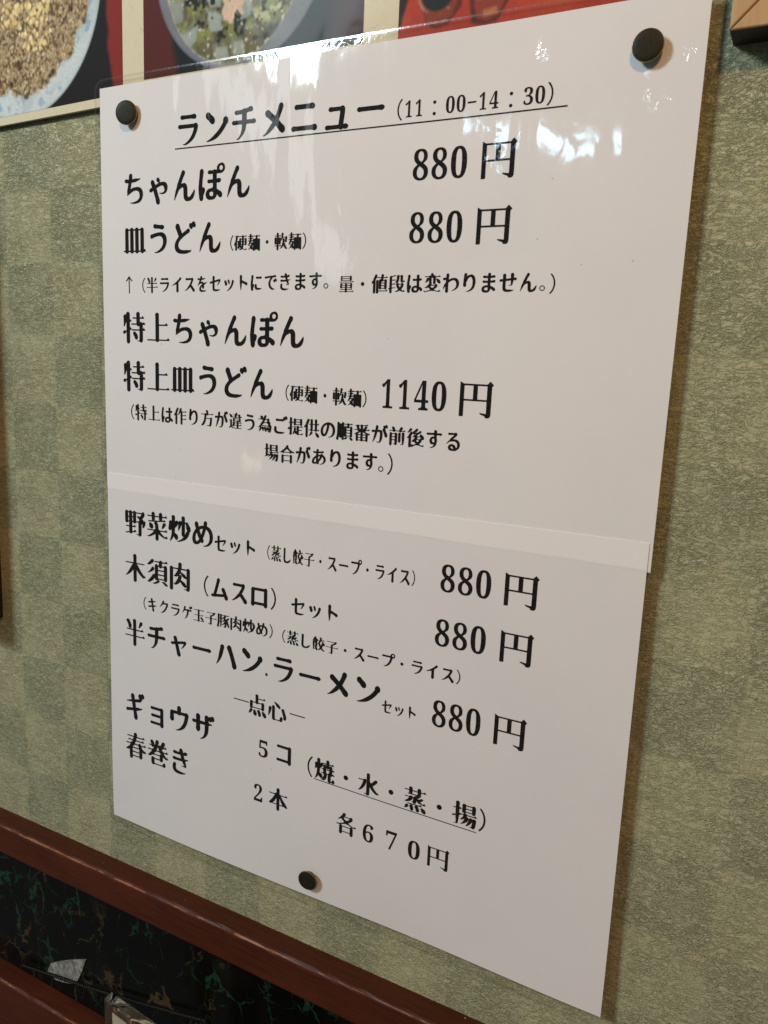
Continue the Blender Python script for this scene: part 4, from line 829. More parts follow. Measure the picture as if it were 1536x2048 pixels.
    '前': [[178,23,171,26,166,30,155,49,152,55,150,64,148,66,104,66,103,64,103,53,102,47,91,31,88,28,83,25,77,24,73,24,64,28,62,31,62,35,62,41,63,46,71,58,71,65,69,66,32,66,29,68,28,72,30,75,32,76,71,76,74,80,78,84,82,86,86,87,91,86,96,84,100,80,102,76,103,76,150,76,151,76,153,79,157,83,161,85,165,86,170,85,174,83,178,79,180,76,181,76,223,75,225,74,229,73,230,71,217,55,202,66,183,65,183,64,184,62,194,45,195,34,194,30,192,28,183,24], [200,81,192,84,189,87,186,91,182,92,186,106,186,152,191,206,191,212,190,216,188,217,182,217,167,219,165,222,168,224,190,222,196,225,201,225,204,224,207,220,211,211,213,198,218,152,218,96,215,88,211,84,206,82], [155,87,148,90,144,94,142,98,138,98,138,99,141,112,141,187,144,195,148,199,153,201,158,202,163,201,167,198,171,194,173,187,173,103,171,95,166,90,161,88], [48,90,42,93,38,97,35,104,35,108,35,226,37,233,42,238,50,241,52,241,58,239,60,238,64,234,67,226,67,181,67,180,69,179,97,179,98,180,99,209,97,216,96,217,93,217,83,215,82,216,81,218,83,219,88,223,98,225,102,229,108,232,115,233,120,231,125,228,127,223,129,217,131,209,131,108,129,102,128,98,122,93,117,90,113,90,108,92,104,94,99,100,67,100,66,99,61,93,58,91,54,90], [67,110,98,110,99,112,98,134,97,135,67,135,67,132,67,112], [67,145,98,145,99,147,98,169,97,169,67,169,67,167,67,147]],
    '半': [[124,16,117,19,113,22,111,26,107,27,110,41,110,100,110,102,109,102,79,102,79,102,87,98,91,94,94,87,95,76,93,69,86,54,73,32,70,28,67,26,63,25,60,24,55,25,49,28,47,31,44,35,41,35,40,36,43,48,47,49,55,64,62,78,62,87,65,94,69,98,77,102,74,102,46,102,44,103,43,105,42,108,43,110,44,112,47,112,110,113,110,114,110,153,108,154,32,154,29,156,28,159,29,162,32,164,110,164,110,165,110,228,113,235,117,238,122,241,127,242,132,240,136,238,140,234,142,227,142,165,143,164,222,164,226,162,229,161,230,160,229,157,217,143,203,154,144,154,142,153,142,114,143,113,209,112,214,110,217,110,218,108,205,92,190,102,143,102,142,100,142,30,139,23,136,19,130,17], [190,31,183,34,179,38,177,42,167,78,167,84,169,86,171,87,175,85,184,77,195,66,204,55,206,52,208,41,206,37,202,33,194,31]],
    '各': [[102,18,96,21,88,30,83,39,80,49,76,51,73,54,66,67,61,71,43,91,36,93,34,95,35,97,37,98,48,96,56,93,73,84,85,95,102,108,104,111,103,115,92,121,81,127,61,135,40,141,34,139,27,139,24,141,23,143,23,146,25,148,31,151,34,152,42,152,60,147,56,153,54,161,54,227,55,232,57,236,61,240,66,242,72,243,79,240,83,236,86,228,86,218,87,217,165,217,167,218,167,227,167,230,170,236,174,239,179,241,184,242,188,241,192,239,196,235,198,231,199,227,199,162,196,153,190,146,193,146,204,149,213,149,224,145,231,145,233,144,233,142,220,126,218,128,206,137,203,138,195,135,171,125,156,117,153,115,153,110,154,107,170,97,184,86,190,79,193,68,194,60,192,53,187,48,183,45,178,44,174,45,169,47,162,54,112,53,111,52,120,39,121,36,121,29,118,24,115,20,109,18], [106,64,159,64,161,64,159,69,156,73,143,87,140,89,134,90,128,92,123,90,117,89,111,83,100,71,100,69], [127,128,136,131,140,131,146,130,181,143,182,144,176,145,172,148,167,154,86,154,85,153,81,148,72,143,74,142,104,133,111,129,117,131,120,131], [87,164,166,164,167,165,167,206,165,207,87,207,86,205,86,165]],
    '合': [[131,18,124,22,119,28,115,29,116,36,115,40,109,44,100,55,95,59,92,63,80,74,75,78,70,79,64,81,61,85,57,93,44,100,40,106,30,105,28,107,28,109,30,111,36,111,48,115,54,114,62,111,66,116,70,118,74,120,79,120,85,118,92,112,164,112,171,117,178,119,181,118,185,116,191,112,194,109,204,112,210,113,225,111,229,109,234,108,234,106,221,91,220,90,213,96,210,97,202,92,200,86,194,81,187,79,183,79,174,72,164,63,148,46,148,43,149,40,150,32,149,28,146,24,143,20,139,19], [127,68,129,67,142,78,166,94,166,95,163,102,93,102,91,96,91,95,103,87,109,82,114,80], [68,134,63,135,57,139,54,146,53,152,53,227,55,234,59,238,64,241,69,242,74,240,78,238,82,235,83,231,85,227,85,215,85,214,86,214,170,214,171,215,171,226,172,230,174,234,178,238,183,240,188,241,196,238,200,234,202,230,203,226,203,152,201,143,196,137,191,134,184,134,180,135,176,137,172,143,171,143,85,143,84,143,80,138,76,136,71,134], [85,153,170,153,171,155,171,203,169,204,85,204,85,202,85,155]],
    '場': [[61,18,53,21,50,25,48,29,44,29,47,43,47,77,46,78,31,78,29,80,28,82,29,86,31,88,46,88,47,89,47,90,47,158,48,166,30,178,29,181,31,182,53,175,62,177,70,176,73,174,76,171,80,164,86,163,95,158,98,156,99,153,99,150,97,148,94,145,90,144,80,148,79,146,79,89,80,88,93,88,97,86,98,84,87,70,80,75,79,75,79,33,78,30,76,25,72,21,65,18], [117,27,111,29,106,33,104,39,102,46,102,95,103,99,104,104,107,108,110,111,116,114,117,115,113,120,93,120,89,122,89,127,92,130,110,130,111,131,111,133,109,139,107,147,101,152,96,161,88,173,82,175,81,178,82,179,83,180,94,179,110,171,118,165,126,164,127,164,117,182,101,207,94,209,93,210,93,212,94,213,96,214,107,213,116,209,129,201,140,192,152,181,158,171,161,160,163,159,164,160,164,165,159,179,152,196,142,216,140,217,135,218,134,220,134,222,137,223,150,222,156,218,168,209,176,201,186,186,193,174,196,166,196,168,196,172,193,197,190,206,187,214,187,217,185,218,183,219,174,215,173,216,172,218,173,219,177,223,188,226,193,230,196,232,202,233,208,232,213,229,217,223,219,219,223,206,229,166,229,154,226,148,223,143,219,141,215,140,210,140,203,142,197,149,194,144,190,141,185,139,181,138,176,139,172,141,168,144,166,149,161,149,158,145,154,141,147,139,142,139,142,138,143,131,144,130,146,130,225,130,228,128,232,128,233,126,233,125,220,110,205,120,146,120,143,119,141,116,137,113,131,109,133,105,135,104,187,104,188,105,190,108,194,111,200,114,206,114,213,111,217,105,220,96,220,46,218,37,214,32,212,30,208,28,203,27,196,29,192,32,188,36,186,36,135,36,134,36,130,31,126,29,121,27], [135,47,186,46,188,48,188,65,186,66,135,66,134,64,134,48], [135,76,187,76,188,77,188,94,186,94,135,94,134,93,134,77]],
    '変': [[121,15,116,17,113,19,108,25,105,25,104,26,107,38,110,40,110,42,110,43,103,41,97,41,92,44,87,50,86,50,36,50,34,51,32,53,32,58,33,59,36,60,84,60,85,61,86,68,85,69,78,66,71,66,68,67,64,69,59,74,56,79,43,114,38,116,37,118,38,120,40,121,44,120,48,121,51,121,56,118,70,110,85,94,86,95,86,116,89,134,87,138,82,139,77,142,74,147,70,154,50,167,45,175,37,174,35,176,35,178,38,180,56,183,60,182,75,175,76,174,89,185,101,193,103,198,102,200,97,202,84,207,51,214,44,215,39,211,30,210,28,211,26,214,25,216,26,219,28,221,33,225,36,226,40,226,64,222,92,216,108,211,113,213,118,214,128,212,132,215,136,215,142,215,149,212,173,219,202,224,209,224,215,223,223,219,231,218,232,216,219,200,218,200,203,212,200,214,176,209,154,201,154,197,155,193,173,182,180,177,184,173,186,169,190,158,190,151,188,146,186,142,182,139,176,136,170,136,167,138,162,141,159,145,158,145,120,145,119,144,122,138,122,131,119,124,118,114,118,65,119,65,121,67,126,69,129,70,135,70,136,126,138,133,142,137,147,139,152,140,157,139,161,136,165,132,167,126,168,61,169,60,218,60,222,59,225,58,226,56,226,55,213,40,198,50,166,50,161,44,157,42,152,41,144,42,138,25,136,21,133,18,128,16,125,15], [176,75,174,76,172,78,171,81,171,84,179,102,184,114,187,119,194,124,207,133,215,133,218,132,223,130,227,123,227,115,221,100,216,93,212,89,193,80,186,77,179,75], [115,156,155,155,157,156,156,159,150,166,142,175,135,176,128,179,123,176,116,174,107,163,107,162]],
    '子': [[199,36,193,41,185,38,178,39,174,41,168,47,54,47,52,48,50,49,49,51,50,54,52,56,54,57,163,57,165,58,163,63,158,68,138,82,136,83,132,82,125,83,120,86,117,89,114,94,112,100,112,105,112,127,111,129,32,129,30,130,28,132,27,135,28,137,30,138,32,139,110,139,112,140,112,200,111,207,109,214,108,215,106,215,98,215,92,216,87,214,80,212,78,212,77,214,77,216,80,218,83,223,86,224,98,225,111,225,116,229,123,232,127,232,131,230,135,228,137,226,141,219,143,207,144,141,144,139,223,139,227,137,230,137,231,136,231,135,230,132,218,118,204,129,146,129,144,128,144,107,146,99,178,82,183,81,187,79,190,76,193,73,199,58,206,57,208,55,212,55,213,53,213,52,201,37,200,36]],
    '巻': [[120,18,114,21,111,24,108,28,104,29,105,35,101,58,96,63,95,62,94,53,93,49,85,35,80,30,75,28,69,27,64,28,62,30,57,35,55,40,55,44,57,50,63,60,63,65,62,66,45,66,42,70,43,74,46,76,63,76,70,84,75,86,80,87,88,84,89,85,85,95,78,98,72,104,32,104,29,106,28,108,28,111,30,113,32,114,67,114,69,115,64,121,61,129,56,132,46,143,39,149,35,157,29,158,28,160,28,161,30,163,36,163,41,166,48,166,52,165,63,159,74,151,83,151,87,150,91,147,145,147,146,149,146,171,145,172,94,172,87,166,84,164,79,163,72,165,68,168,63,175,62,182,63,208,64,216,67,223,70,226,73,229,80,231,83,231,88,230,94,225,114,226,162,226,175,225,181,229,184,230,190,230,193,229,197,227,201,224,203,220,204,215,204,210,203,206,197,193,195,191,192,191,184,197,179,200,177,203,173,208,171,215,160,216,115,216,98,215,97,215,94,203,94,184,95,183,146,183,147,183,150,187,153,190,159,192,163,192,168,190,171,188,175,184,177,180,178,174,178,149,179,147,201,159,207,161,210,161,217,159,224,160,227,158,230,158,231,156,230,153,219,140,217,140,214,142,212,142,198,130,190,119,188,116,188,115,189,114,221,114,225,113,228,112,229,110,229,109,217,95,215,94,202,104,185,104,179,98,171,95,168,87,169,86,174,85,178,83,184,76,208,76,211,74,214,74,215,73,216,72,214,69,203,56,189,66,187,66,186,65,187,63,196,48,199,43,200,37,199,33,198,30,196,26,192,23,187,21,181,21,176,23,171,27,169,31,165,32,165,37,158,50,155,58,154,58,148,56,144,56,138,58,132,63,132,60,136,46,137,42,139,40,139,30,136,24,132,20,127,18], [130,77,130,77,131,77,133,88,140,104,138,104,117,104,116,103,117,101,121,92,123,84,128,80], [114,115,142,115,148,121,157,125,158,127,151,131,147,136,146,137,94,137,93,136,96,131,100,124,108,121]],
    '後': [[71,25,64,28,62,30,59,33,43,60,34,74,33,79,34,81,36,82,39,81,64,67,79,55,85,49,88,41,88,34,87,32,84,29,78,26], [143,27,138,28,135,30,129,35,126,39,122,43,114,53,108,55,104,58,101,62,97,72,96,72,91,66,85,63,78,63,75,65,72,67,69,70,54,94,51,99,47,113,42,115,38,119,31,135,30,139,32,141,40,140,47,137,48,138,48,228,51,236,54,240,58,241,65,243,72,240,77,236,80,230,84,233,88,235,94,236,98,235,102,233,106,230,109,223,110,222,115,221,142,211,149,213,157,211,163,213,168,213,172,212,188,218,214,224,222,223,231,219,234,219,236,217,223,201,220,202,207,212,197,207,181,198,180,194,181,192,190,184,199,176,205,166,208,154,208,149,207,144,208,144,214,147,218,148,223,147,227,145,230,143,233,138,234,135,234,129,229,112,224,104,219,100,212,98,209,94,203,89,193,84,187,84,182,86,180,88,180,95,183,107,182,110,157,112,148,105,156,99,160,92,162,87,169,87,174,85,192,73,197,67,201,58,199,54,192,50,188,49,183,50,179,52,171,58,160,68,157,72,152,70,147,70,141,72,137,75,131,75,131,74,131,73,143,63,154,52,157,48,160,38,160,33,157,30,153,28], [97,85,98,85,101,90,105,93,112,96,117,95,121,93,125,90,128,86,131,86,132,86,130,92,122,98,117,99,113,101,105,112,104,116,96,119,94,122,94,125,96,126,99,125,103,123,105,122,109,126,114,127,119,126,123,124,123,125,119,135,112,139,109,142,106,150,100,153,95,159,90,169,85,169,83,171,83,173,85,174,91,175,97,178,106,178,114,174,122,183,134,193,134,195,134,197,130,200,121,204,107,211,101,206,94,204,87,205,81,210,80,209,80,123,79,116,81,109], [179,120,185,121,190,126,195,133,195,134,191,134,185,135,181,138,178,143,176,143,152,143,150,143,155,134,158,122,162,121], [146,153,174,153,175,154,169,163,163,171,157,174,153,172,150,170,142,159,142,158]],
    '心': [[105,41,102,43,98,43,96,44,96,47,99,49,102,55,114,69,126,85,131,89,139,92,152,100,159,100,165,96,167,93,168,88,167,82,165,79,156,70,154,65,150,61,142,56,114,43,109,41], [88,77,81,80,78,84,75,88,71,88,75,102,75,195,76,209,78,215,81,220,83,223,86,225,92,228,97,227,101,226,108,222,153,222,160,222,165,225,170,226,175,226,181,224,186,220,189,215,192,205,194,195,194,191,193,187,184,171,182,169,179,170,165,185,163,188,161,199,156,212,152,212,113,212,110,211,107,202,107,196,106,92,104,84,100,80,95,78], [194,89,190,90,186,93,183,95,180,100,176,100,176,102,181,119,191,144,200,171,201,175,199,185,201,192,205,197,209,199,215,201,219,200,225,197,228,194,230,190,233,178,233,170,222,136,211,110,211,103,209,98,204,92,200,90], [53,95,46,98,43,100,39,106,36,106,35,107,38,118,34,179,32,185,32,188,34,190,41,187,44,185,52,170,60,150,70,118,70,108,68,102,65,99,61,97,55,95]],
    '提': [[59,17,52,20,48,23,46,27,42,28,45,41,45,75,43,76,29,76,27,77,25,80,26,83,29,85,44,86,45,86,45,140,44,141,43,142,35,138,28,139,25,141,20,145,18,149,17,153,18,158,20,161,23,164,28,167,32,167,36,166,40,164,45,160,45,205,45,209,43,216,34,215,33,216,32,218,34,221,44,223,50,229,53,231,57,232,62,232,66,230,72,225,74,220,76,214,77,205,77,142,78,140,86,137,92,132,92,130,90,129,80,132,77,131,77,86,78,86,91,85,96,83,98,82,86,67,78,73,77,73,77,31,76,27,74,23,70,19,63,17], [113,28,107,30,103,33,100,38,99,46,99,97,101,106,106,112,113,115,118,115,121,114,125,112,130,106,131,106,185,105,187,106,190,110,194,113,198,115,203,115,210,112,214,109,216,105,218,97,218,46,216,37,214,34,210,31,207,29,202,27,197,28,191,32,187,36,186,37,131,37,130,36,126,32,123,30,119,28], [131,47,185,47,186,49,186,65,184,66,131,66,131,64,131,49], [131,76,185,76,186,78,186,95,184,96,131,95,131,94,131,78], [156,114,149,117,142,124,100,124,98,125,96,127,96,129,96,131,97,133,99,134,140,134,142,135,142,186,141,187,141,187,135,177,130,172,132,163,135,159,136,154,136,149,134,143,129,138,124,136,118,136,112,138,108,142,105,146,103,152,101,164,101,177,98,182,93,202,87,216,83,219,83,220,84,222,85,223,90,222,94,222,97,220,104,215,114,204,121,212,125,214,137,218,143,219,145,223,149,226,157,229,164,228,171,223,206,223,218,221,225,217,232,217,233,216,234,215,232,213,222,200,220,199,202,213,181,213,175,213,174,212,174,174,176,174,210,173,215,171,216,170,206,157,196,164,175,163,174,162,174,135,176,134,220,134,224,132,228,131,228,130,227,128,215,114,203,123,200,124,174,124,171,120,166,116,160,114]],
    '揚': [[63,17,55,20,52,23,50,27,46,28,49,41,49,75,47,76,30,76,27,77,26,80,27,83,29,85,48,86,49,87,49,140,38,143,33,142,28,143,23,148,21,152,21,155,23,159,26,161,29,161,35,160,38,158,41,154,48,152,49,152,50,155,55,209,55,214,53,217,37,219,36,221,36,223,37,224,39,224,55,223,60,225,64,225,67,224,70,222,72,218,75,206,81,142,99,136,101,134,99,131,99,131,114,131,116,132,116,134,114,142,113,149,108,152,106,154,96,171,90,173,89,176,91,178,103,178,112,173,122,166,127,166,128,166,121,179,111,197,102,210,96,212,95,214,96,216,98,217,110,214,124,206,136,198,151,185,156,178,160,171,163,161,164,160,165,162,164,165,158,186,143,217,138,220,139,223,141,224,145,222,150,222,159,216,166,211,181,194,194,174,194,175,195,178,192,197,190,206,187,214,186,218,185,219,174,220,173,221,172,223,173,225,175,225,184,225,188,226,194,231,200,233,207,233,213,229,217,224,220,218,223,204,225,194,228,159,226,152,224,148,222,145,218,142,214,141,209,141,206,141,203,143,197,148,191,142,186,140,181,139,173,142,169,146,167,150,164,150,162,149,160,146,157,142,153,141,148,139,147,138,149,132,150,131,225,131,229,129,232,129,233,127,233,126,220,111,206,121,150,121,148,120,146,117,142,114,139,112,132,111,131,110,135,105,137,104,187,104,188,105,193,110,199,113,203,114,206,113,212,110,217,104,220,95,220,46,218,39,215,33,211,30,205,27,201,27,197,29,193,31,188,36,187,36,137,36,136,36,132,31,125,28,118,27,112,30,107,37,104,45,104,96,106,103,110,109,116,113,122,113,123,114,118,121,100,122,98,124,97,128,88,118,87,118,82,122,81,121,81,87,82,86,94,85,99,83,100,81,89,67,87,67,82,71,81,71,81,31,80,27,78,23,74,19,67,17], [137,47,186,46,188,49,188,64,186,65,137,65,136,63,136,49], [137,75,187,75,188,77,188,93,187,94,185,94,137,94,136,93,136,77]],
    '方': [[121,18,114,21,111,24,108,29,106,29,105,29,107,41,110,43,116,54,114,65,113,65,107,61,100,59,92,62,88,66,86,69,85,69,36,69,33,70,32,72,32,76,33,78,35,79,83,79,85,80,85,82,83,118,77,143,72,159,65,173,55,189,42,204,40,209,39,214,36,215,32,215,31,216,30,218,32,220,40,220,44,223,50,224,56,223,60,221,71,214,82,204,92,190,99,175,107,154,112,132,113,131,114,130,173,130,174,130,175,131,173,157,169,187,166,200,162,207,160,213,159,214,143,214,138,215,133,211,128,211,125,209,123,210,122,213,125,216,127,220,130,222,135,222,143,224,151,224,164,224,171,228,178,229,183,227,187,224,191,220,194,215,200,195,205,156,207,128,206,124,204,118,201,114,196,112,193,111,188,111,183,112,181,114,175,120,174,120,115,120,115,109,117,85,118,85,124,89,130,90,138,87,142,84,144,80,146,79,219,79,224,77,226,77,228,75,215,59,200,69,146,69,145,68,148,62,149,54,147,47,143,37,137,26,134,22,128,19]],
    '春': [[122,17,116,19,112,22,108,28,105,28,107,40,107,44,104,48,44,48,41,49,40,52,40,56,43,58,100,58,101,59,102,60,100,71,93,78,52,78,49,79,48,82,48,86,51,88,90,88,91,91,87,99,80,103,73,109,32,109,30,110,28,113,29,117,32,119,69,119,71,120,66,128,63,139,55,141,53,143,38,157,34,160,28,162,26,164,26,166,27,169,29,171,36,171,39,173,42,174,48,173,61,167,62,167,63,227,64,232,67,237,71,239,77,242,80,242,85,240,88,238,91,235,94,230,95,219,96,218,160,218,161,219,164,223,170,227,178,228,182,226,188,222,190,218,191,214,192,210,192,166,193,166,204,171,210,171,217,169,226,169,228,167,232,166,233,165,231,162,220,149,219,149,213,153,201,143,196,141,193,141,188,128,183,120,184,119,185,119,222,119,226,117,229,117,230,115,230,114,218,99,216,99,205,108,202,109,181,109,174,102,171,100,166,99,161,100,157,102,153,106,151,109,150,109,120,109,118,108,119,105,122,96,130,88,203,88,207,86,210,86,211,84,210,81,198,68,184,78,132,78,132,74,133,63,136,59,210,58,214,56,217,56,218,54,216,51,205,38,191,48,140,48,139,47,140,31,138,25,135,21,131,19,125,17], [116,119,149,119,150,120,154,132,157,139,156,140,97,140,97,139,102,129,110,126], [95,150,159,150,160,152,160,173,158,174,95,173,94,172,94,152], [95,184,159,184,160,185,160,207,158,208,95,208,94,206,94,185]],
    '木': [[125,17,117,20,114,23,112,27,107,28,111,41,111,83,110,85,36,86,33,86,32,88,32,93,33,94,35,95,106,96,107,96,108,97,107,98,102,101,98,105,79,133,64,157,48,178,43,183,38,190,29,192,28,193,28,194,29,196,30,197,42,195,49,193,60,187,72,180,88,167,104,151,109,145,110,145,111,228,114,235,117,239,122,241,127,242,132,241,136,239,140,235,143,228,143,144,144,145,162,166,171,174,176,180,183,185,188,189,196,194,203,199,208,201,214,201,217,200,220,197,226,197,229,196,232,195,233,194,232,191,221,177,220,177,217,179,216,179,210,174,206,169,201,165,198,160,191,154,182,142,169,125,155,104,151,100,146,98,145,97,146,96,147,96,219,95,222,94,223,93,223,90,223,88,221,86,219,86,146,86,143,85,143,83,143,32,142,28,140,23,136,19,129,17]],
    '本': [[125,17,117,20,114,23,112,27,107,28,111,41,110,67,104,67,98,69,93,73,91,77,90,78,35,78,33,78,31,80,31,82,31,85,32,87,34,88,87,88,88,88,89,90,88,94,81,107,71,125,58,142,47,157,37,169,35,172,33,178,32,179,29,179,27,180,27,181,28,184,35,185,40,188,44,189,48,189,53,188,65,180,67,183,70,185,110,185,111,187,111,227,111,230,114,235,118,239,122,241,127,242,132,241,136,239,140,235,142,230,143,227,143,187,143,185,184,185,188,183,204,191,208,191,215,191,219,192,225,191,227,188,228,186,228,182,227,179,222,175,219,169,215,163,206,150,188,132,175,116,160,95,158,88,160,88,219,88,224,86,226,85,228,84,226,81,215,67,202,76,200,78,155,78,149,74,143,74,143,73,143,31,142,27,139,23,136,19,129,17], [143,116,143,115,144,116,150,132,158,147,172,169,172,170,165,175,144,175,143,174], [110,121,110,121,111,123,110,175,109,175,71,175,71,174,78,168,93,149]],
    '段': [[187,29,180,31,175,35,173,39,171,39,158,39,154,34,151,32,145,30,141,30,134,33,130,36,128,40,126,48,126,65,125,77,122,88,112,105,111,115,112,117,117,122,125,125,123,129,119,131,118,134,119,137,122,140,121,150,122,156,127,166,133,177,139,185,146,193,147,195,140,201,124,210,118,216,110,215,107,216,106,219,108,221,122,223,130,223,142,219,159,212,166,210,175,212,191,219,207,223,218,222,226,220,228,218,231,218,233,217,232,215,220,200,218,200,209,208,206,209,193,200,188,195,189,192,198,182,202,174,212,155,214,146,214,136,213,130,210,126,205,122,198,120,194,121,190,122,187,125,183,129,154,130,153,129,150,125,147,122,140,118,148,107,154,93,157,78,158,64,158,50,160,49,171,49,172,50,172,90,173,100,176,109,181,115,186,118,193,119,199,116,205,111,223,111,226,109,229,108,231,107,231,106,229,104,218,90,207,98,206,98,206,97,204,91,204,48,203,42,201,37,197,33,193,30], [94,33,80,39,65,43,56,39,53,38,47,40,43,42,40,45,38,49,36,54,35,59,35,175,34,177,30,177,26,179,23,183,22,187,23,191,27,194,30,195,35,195,35,224,36,228,38,232,42,236,50,239,55,238,60,236,64,232,66,228,67,224,67,186,68,184,91,180,103,176,107,175,110,173,111,170,111,168,108,167,105,168,101,170,91,170,70,174,68,173,67,172,67,140,68,139,106,138,111,136,112,135,108,128,102,121,91,128,69,129,68,128,67,127,67,96,68,94,106,94,113,91,112,88,104,78,102,77,92,84,69,84,67,83,67,61,69,54,97,46,101,43,113,45,115,44,117,42,117,38,114,35,102,33], [154,140,181,140,182,140,182,144,178,153,168,169,166,169,165,168,158,157,154,148,153,145]],
    '水': [[125,17,118,20,114,23,112,27,108,28,111,41,111,87,110,87,101,76,99,75,94,79,86,82,80,88,36,88,34,88,32,91,32,95,33,97,36,98,77,98,78,98,78,100,77,108,68,136,58,159,51,172,41,187,39,192,32,194,31,196,31,198,33,199,41,198,44,198,48,197,59,190,69,182,82,167,91,154,101,135,108,113,110,98,112,95,113,100,111,109,111,203,111,208,108,215,103,216,100,215,91,213,89,214,89,216,90,217,93,219,97,222,110,225,117,230,123,232,129,231,135,228,138,225,139,222,142,213,143,202,143,148,144,146,156,162,175,181,194,194,206,200,212,201,216,200,220,198,226,198,229,196,232,196,234,194,222,178,220,177,216,181,215,181,200,166,195,159,190,155,183,145,172,130,174,127,194,109,214,86,217,80,216,75,215,71,210,66,205,63,199,63,194,65,191,67,181,78,163,99,158,104,156,104,152,99,145,96,144,94,143,90,143,32,142,27,140,23,136,19,129,17]],
    '炒': [[161,17,154,20,151,23,148,27,144,28,147,41,147,61,140,56,133,55,128,56,125,57,117,66,115,65,111,61,107,59,104,57,98,57,92,60,89,62,86,67,84,67,84,32,81,25,76,20,70,18,64,18,58,21,55,24,53,28,49,29,52,42,52,63,51,64,47,62,42,61,37,63,32,65,29,68,27,72,23,73,25,82,25,85,23,105,18,126,20,133,24,138,29,141,36,142,42,140,46,136,49,132,51,125,51,125,50,140,51,157,49,161,48,171,46,184,42,195,34,216,34,223,36,225,38,225,40,224,43,220,56,207,61,200,70,184,71,185,75,192,80,197,85,204,91,208,96,209,103,208,107,205,111,201,113,195,114,185,113,180,110,174,104,166,98,162,90,157,81,154,81,151,82,142,84,115,90,113,97,108,108,93,115,82,115,84,114,104,113,127,115,133,118,134,122,132,132,116,141,97,146,83,147,82,147,162,150,169,154,173,158,175,164,178,158,186,151,191,147,196,138,200,133,205,120,209,111,215,104,214,100,214,99,216,100,218,111,221,122,221,138,216,144,216,154,210,163,208,171,203,175,202,180,200,185,195,192,191,203,179,210,170,220,150,223,148,223,140,222,134,229,131,232,128,234,124,234,120,232,100,229,94,214,75,213,68,213,67,207,65,203,60,199,59,195,59,189,63,180,62,179,31,178,27,176,23,172,19,165,17], [180,72,180,72,182,75,186,76,188,76,192,112,195,117,201,126,195,131,192,135,188,136,189,142,180,157,179,154]],
    '点': [[123,17,116,20,112,23,110,27,106,28,109,41,109,97,107,98,78,98,70,90,66,88,62,88,59,88,54,91,50,94,48,97,46,106,46,153,46,158,48,163,50,166,54,170,60,172,51,176,47,181,36,212,34,218,31,220,31,223,32,224,37,223,40,224,44,224,49,222,53,219,66,206,73,197,75,194,76,190,76,183,75,180,72,176,64,172,72,169,77,162,175,162,183,169,188,171,192,171,197,170,201,168,203,165,206,162,208,153,208,106,206,99,204,95,202,92,197,89,194,88,188,88,184,89,182,91,176,97,142,97,141,96,141,66,142,65,143,65,214,65,217,63,221,62,222,61,222,60,209,44,194,55,142,55,141,53,141,31,139,26,138,23,134,19,127,17], [78,108,109,108,116,115,121,117,125,118,129,117,134,115,141,108,175,108,176,109,176,151,173,152,78,152,78,150,78,109], [144,170,137,173,134,175,131,180,127,181,127,182,130,193,132,194,133,196,140,215,141,217,140,224,143,231,148,236,154,238,158,238,165,236,169,231,171,227,173,219,173,213,168,196,159,177,156,174,153,172,147,170], [193,173,185,181,182,185,183,188,188,211,190,217,195,223,208,235,214,237,219,237,222,236,229,231,231,228,232,224,232,218,227,200,224,195,220,191,208,182,199,177,195,173], [98,178,96,179,92,182,85,181,81,182,84,194,88,195,84,209,84,216,86,224,89,227,93,232,103,237,107,238,110,238,117,236,122,230,124,225,124,210,122,203,116,194,116,186,114,185,110,185,104,179,102,178]],
    '為': [[136,20,131,21,128,24,120,31,112,51,110,59,109,60,107,61,107,60,105,49,104,44,101,39,98,35,92,32,81,29,70,29,66,30,64,33,64,51,66,60,71,67,71,68,39,68,37,69,35,71,34,73,35,75,36,77,38,78,97,78,98,79,99,80,93,93,90,101,83,107,67,131,62,146,54,149,49,156,41,165,30,175,30,177,31,179,33,179,58,167,60,166,56,172,54,177,46,215,46,219,46,222,49,224,52,224,56,222,62,216,70,208,84,187,85,188,91,198,99,218,100,219,103,220,107,218,110,216,112,214,114,208,116,196,116,185,117,184,118,185,119,187,128,215,131,218,136,222,140,223,145,223,148,223,152,220,156,216,158,211,158,205,158,202,158,201,164,205,174,211,179,211,184,210,185,211,183,217,175,219,165,219,163,222,164,224,165,225,175,225,186,227,192,230,196,232,205,232,210,229,213,226,218,217,220,210,224,190,226,174,228,156,226,149,224,144,220,140,216,138,209,137,209,137,211,122,211,110,208,103,205,100,202,98,199,95,198,94,194,97,192,96,195,72,193,65,189,61,183,58,178,57,170,60,163,68,143,68,141,68,142,63,148,47,152,39,153,33,151,28,147,23,142,20], [139,78,161,78,162,79,162,85,158,107,123,108,121,107,122,104,127,95,130,87,134,85], [118,118,159,118,161,122,165,125,172,128,177,128,177,128,175,146,173,147,91,147,90,146,91,144,103,133,108,126,114,122], [84,157,175,157,178,161,182,165,189,167,194,167,195,167,194,178,193,178,189,173,183,169,173,165,166,164,161,165,158,168,156,170,153,185,153,185,146,168,142,164,138,161,131,160,126,161,121,165,116,171,113,170,108,165,102,163,96,163,93,164,86,169,82,165,76,161,81,159]],
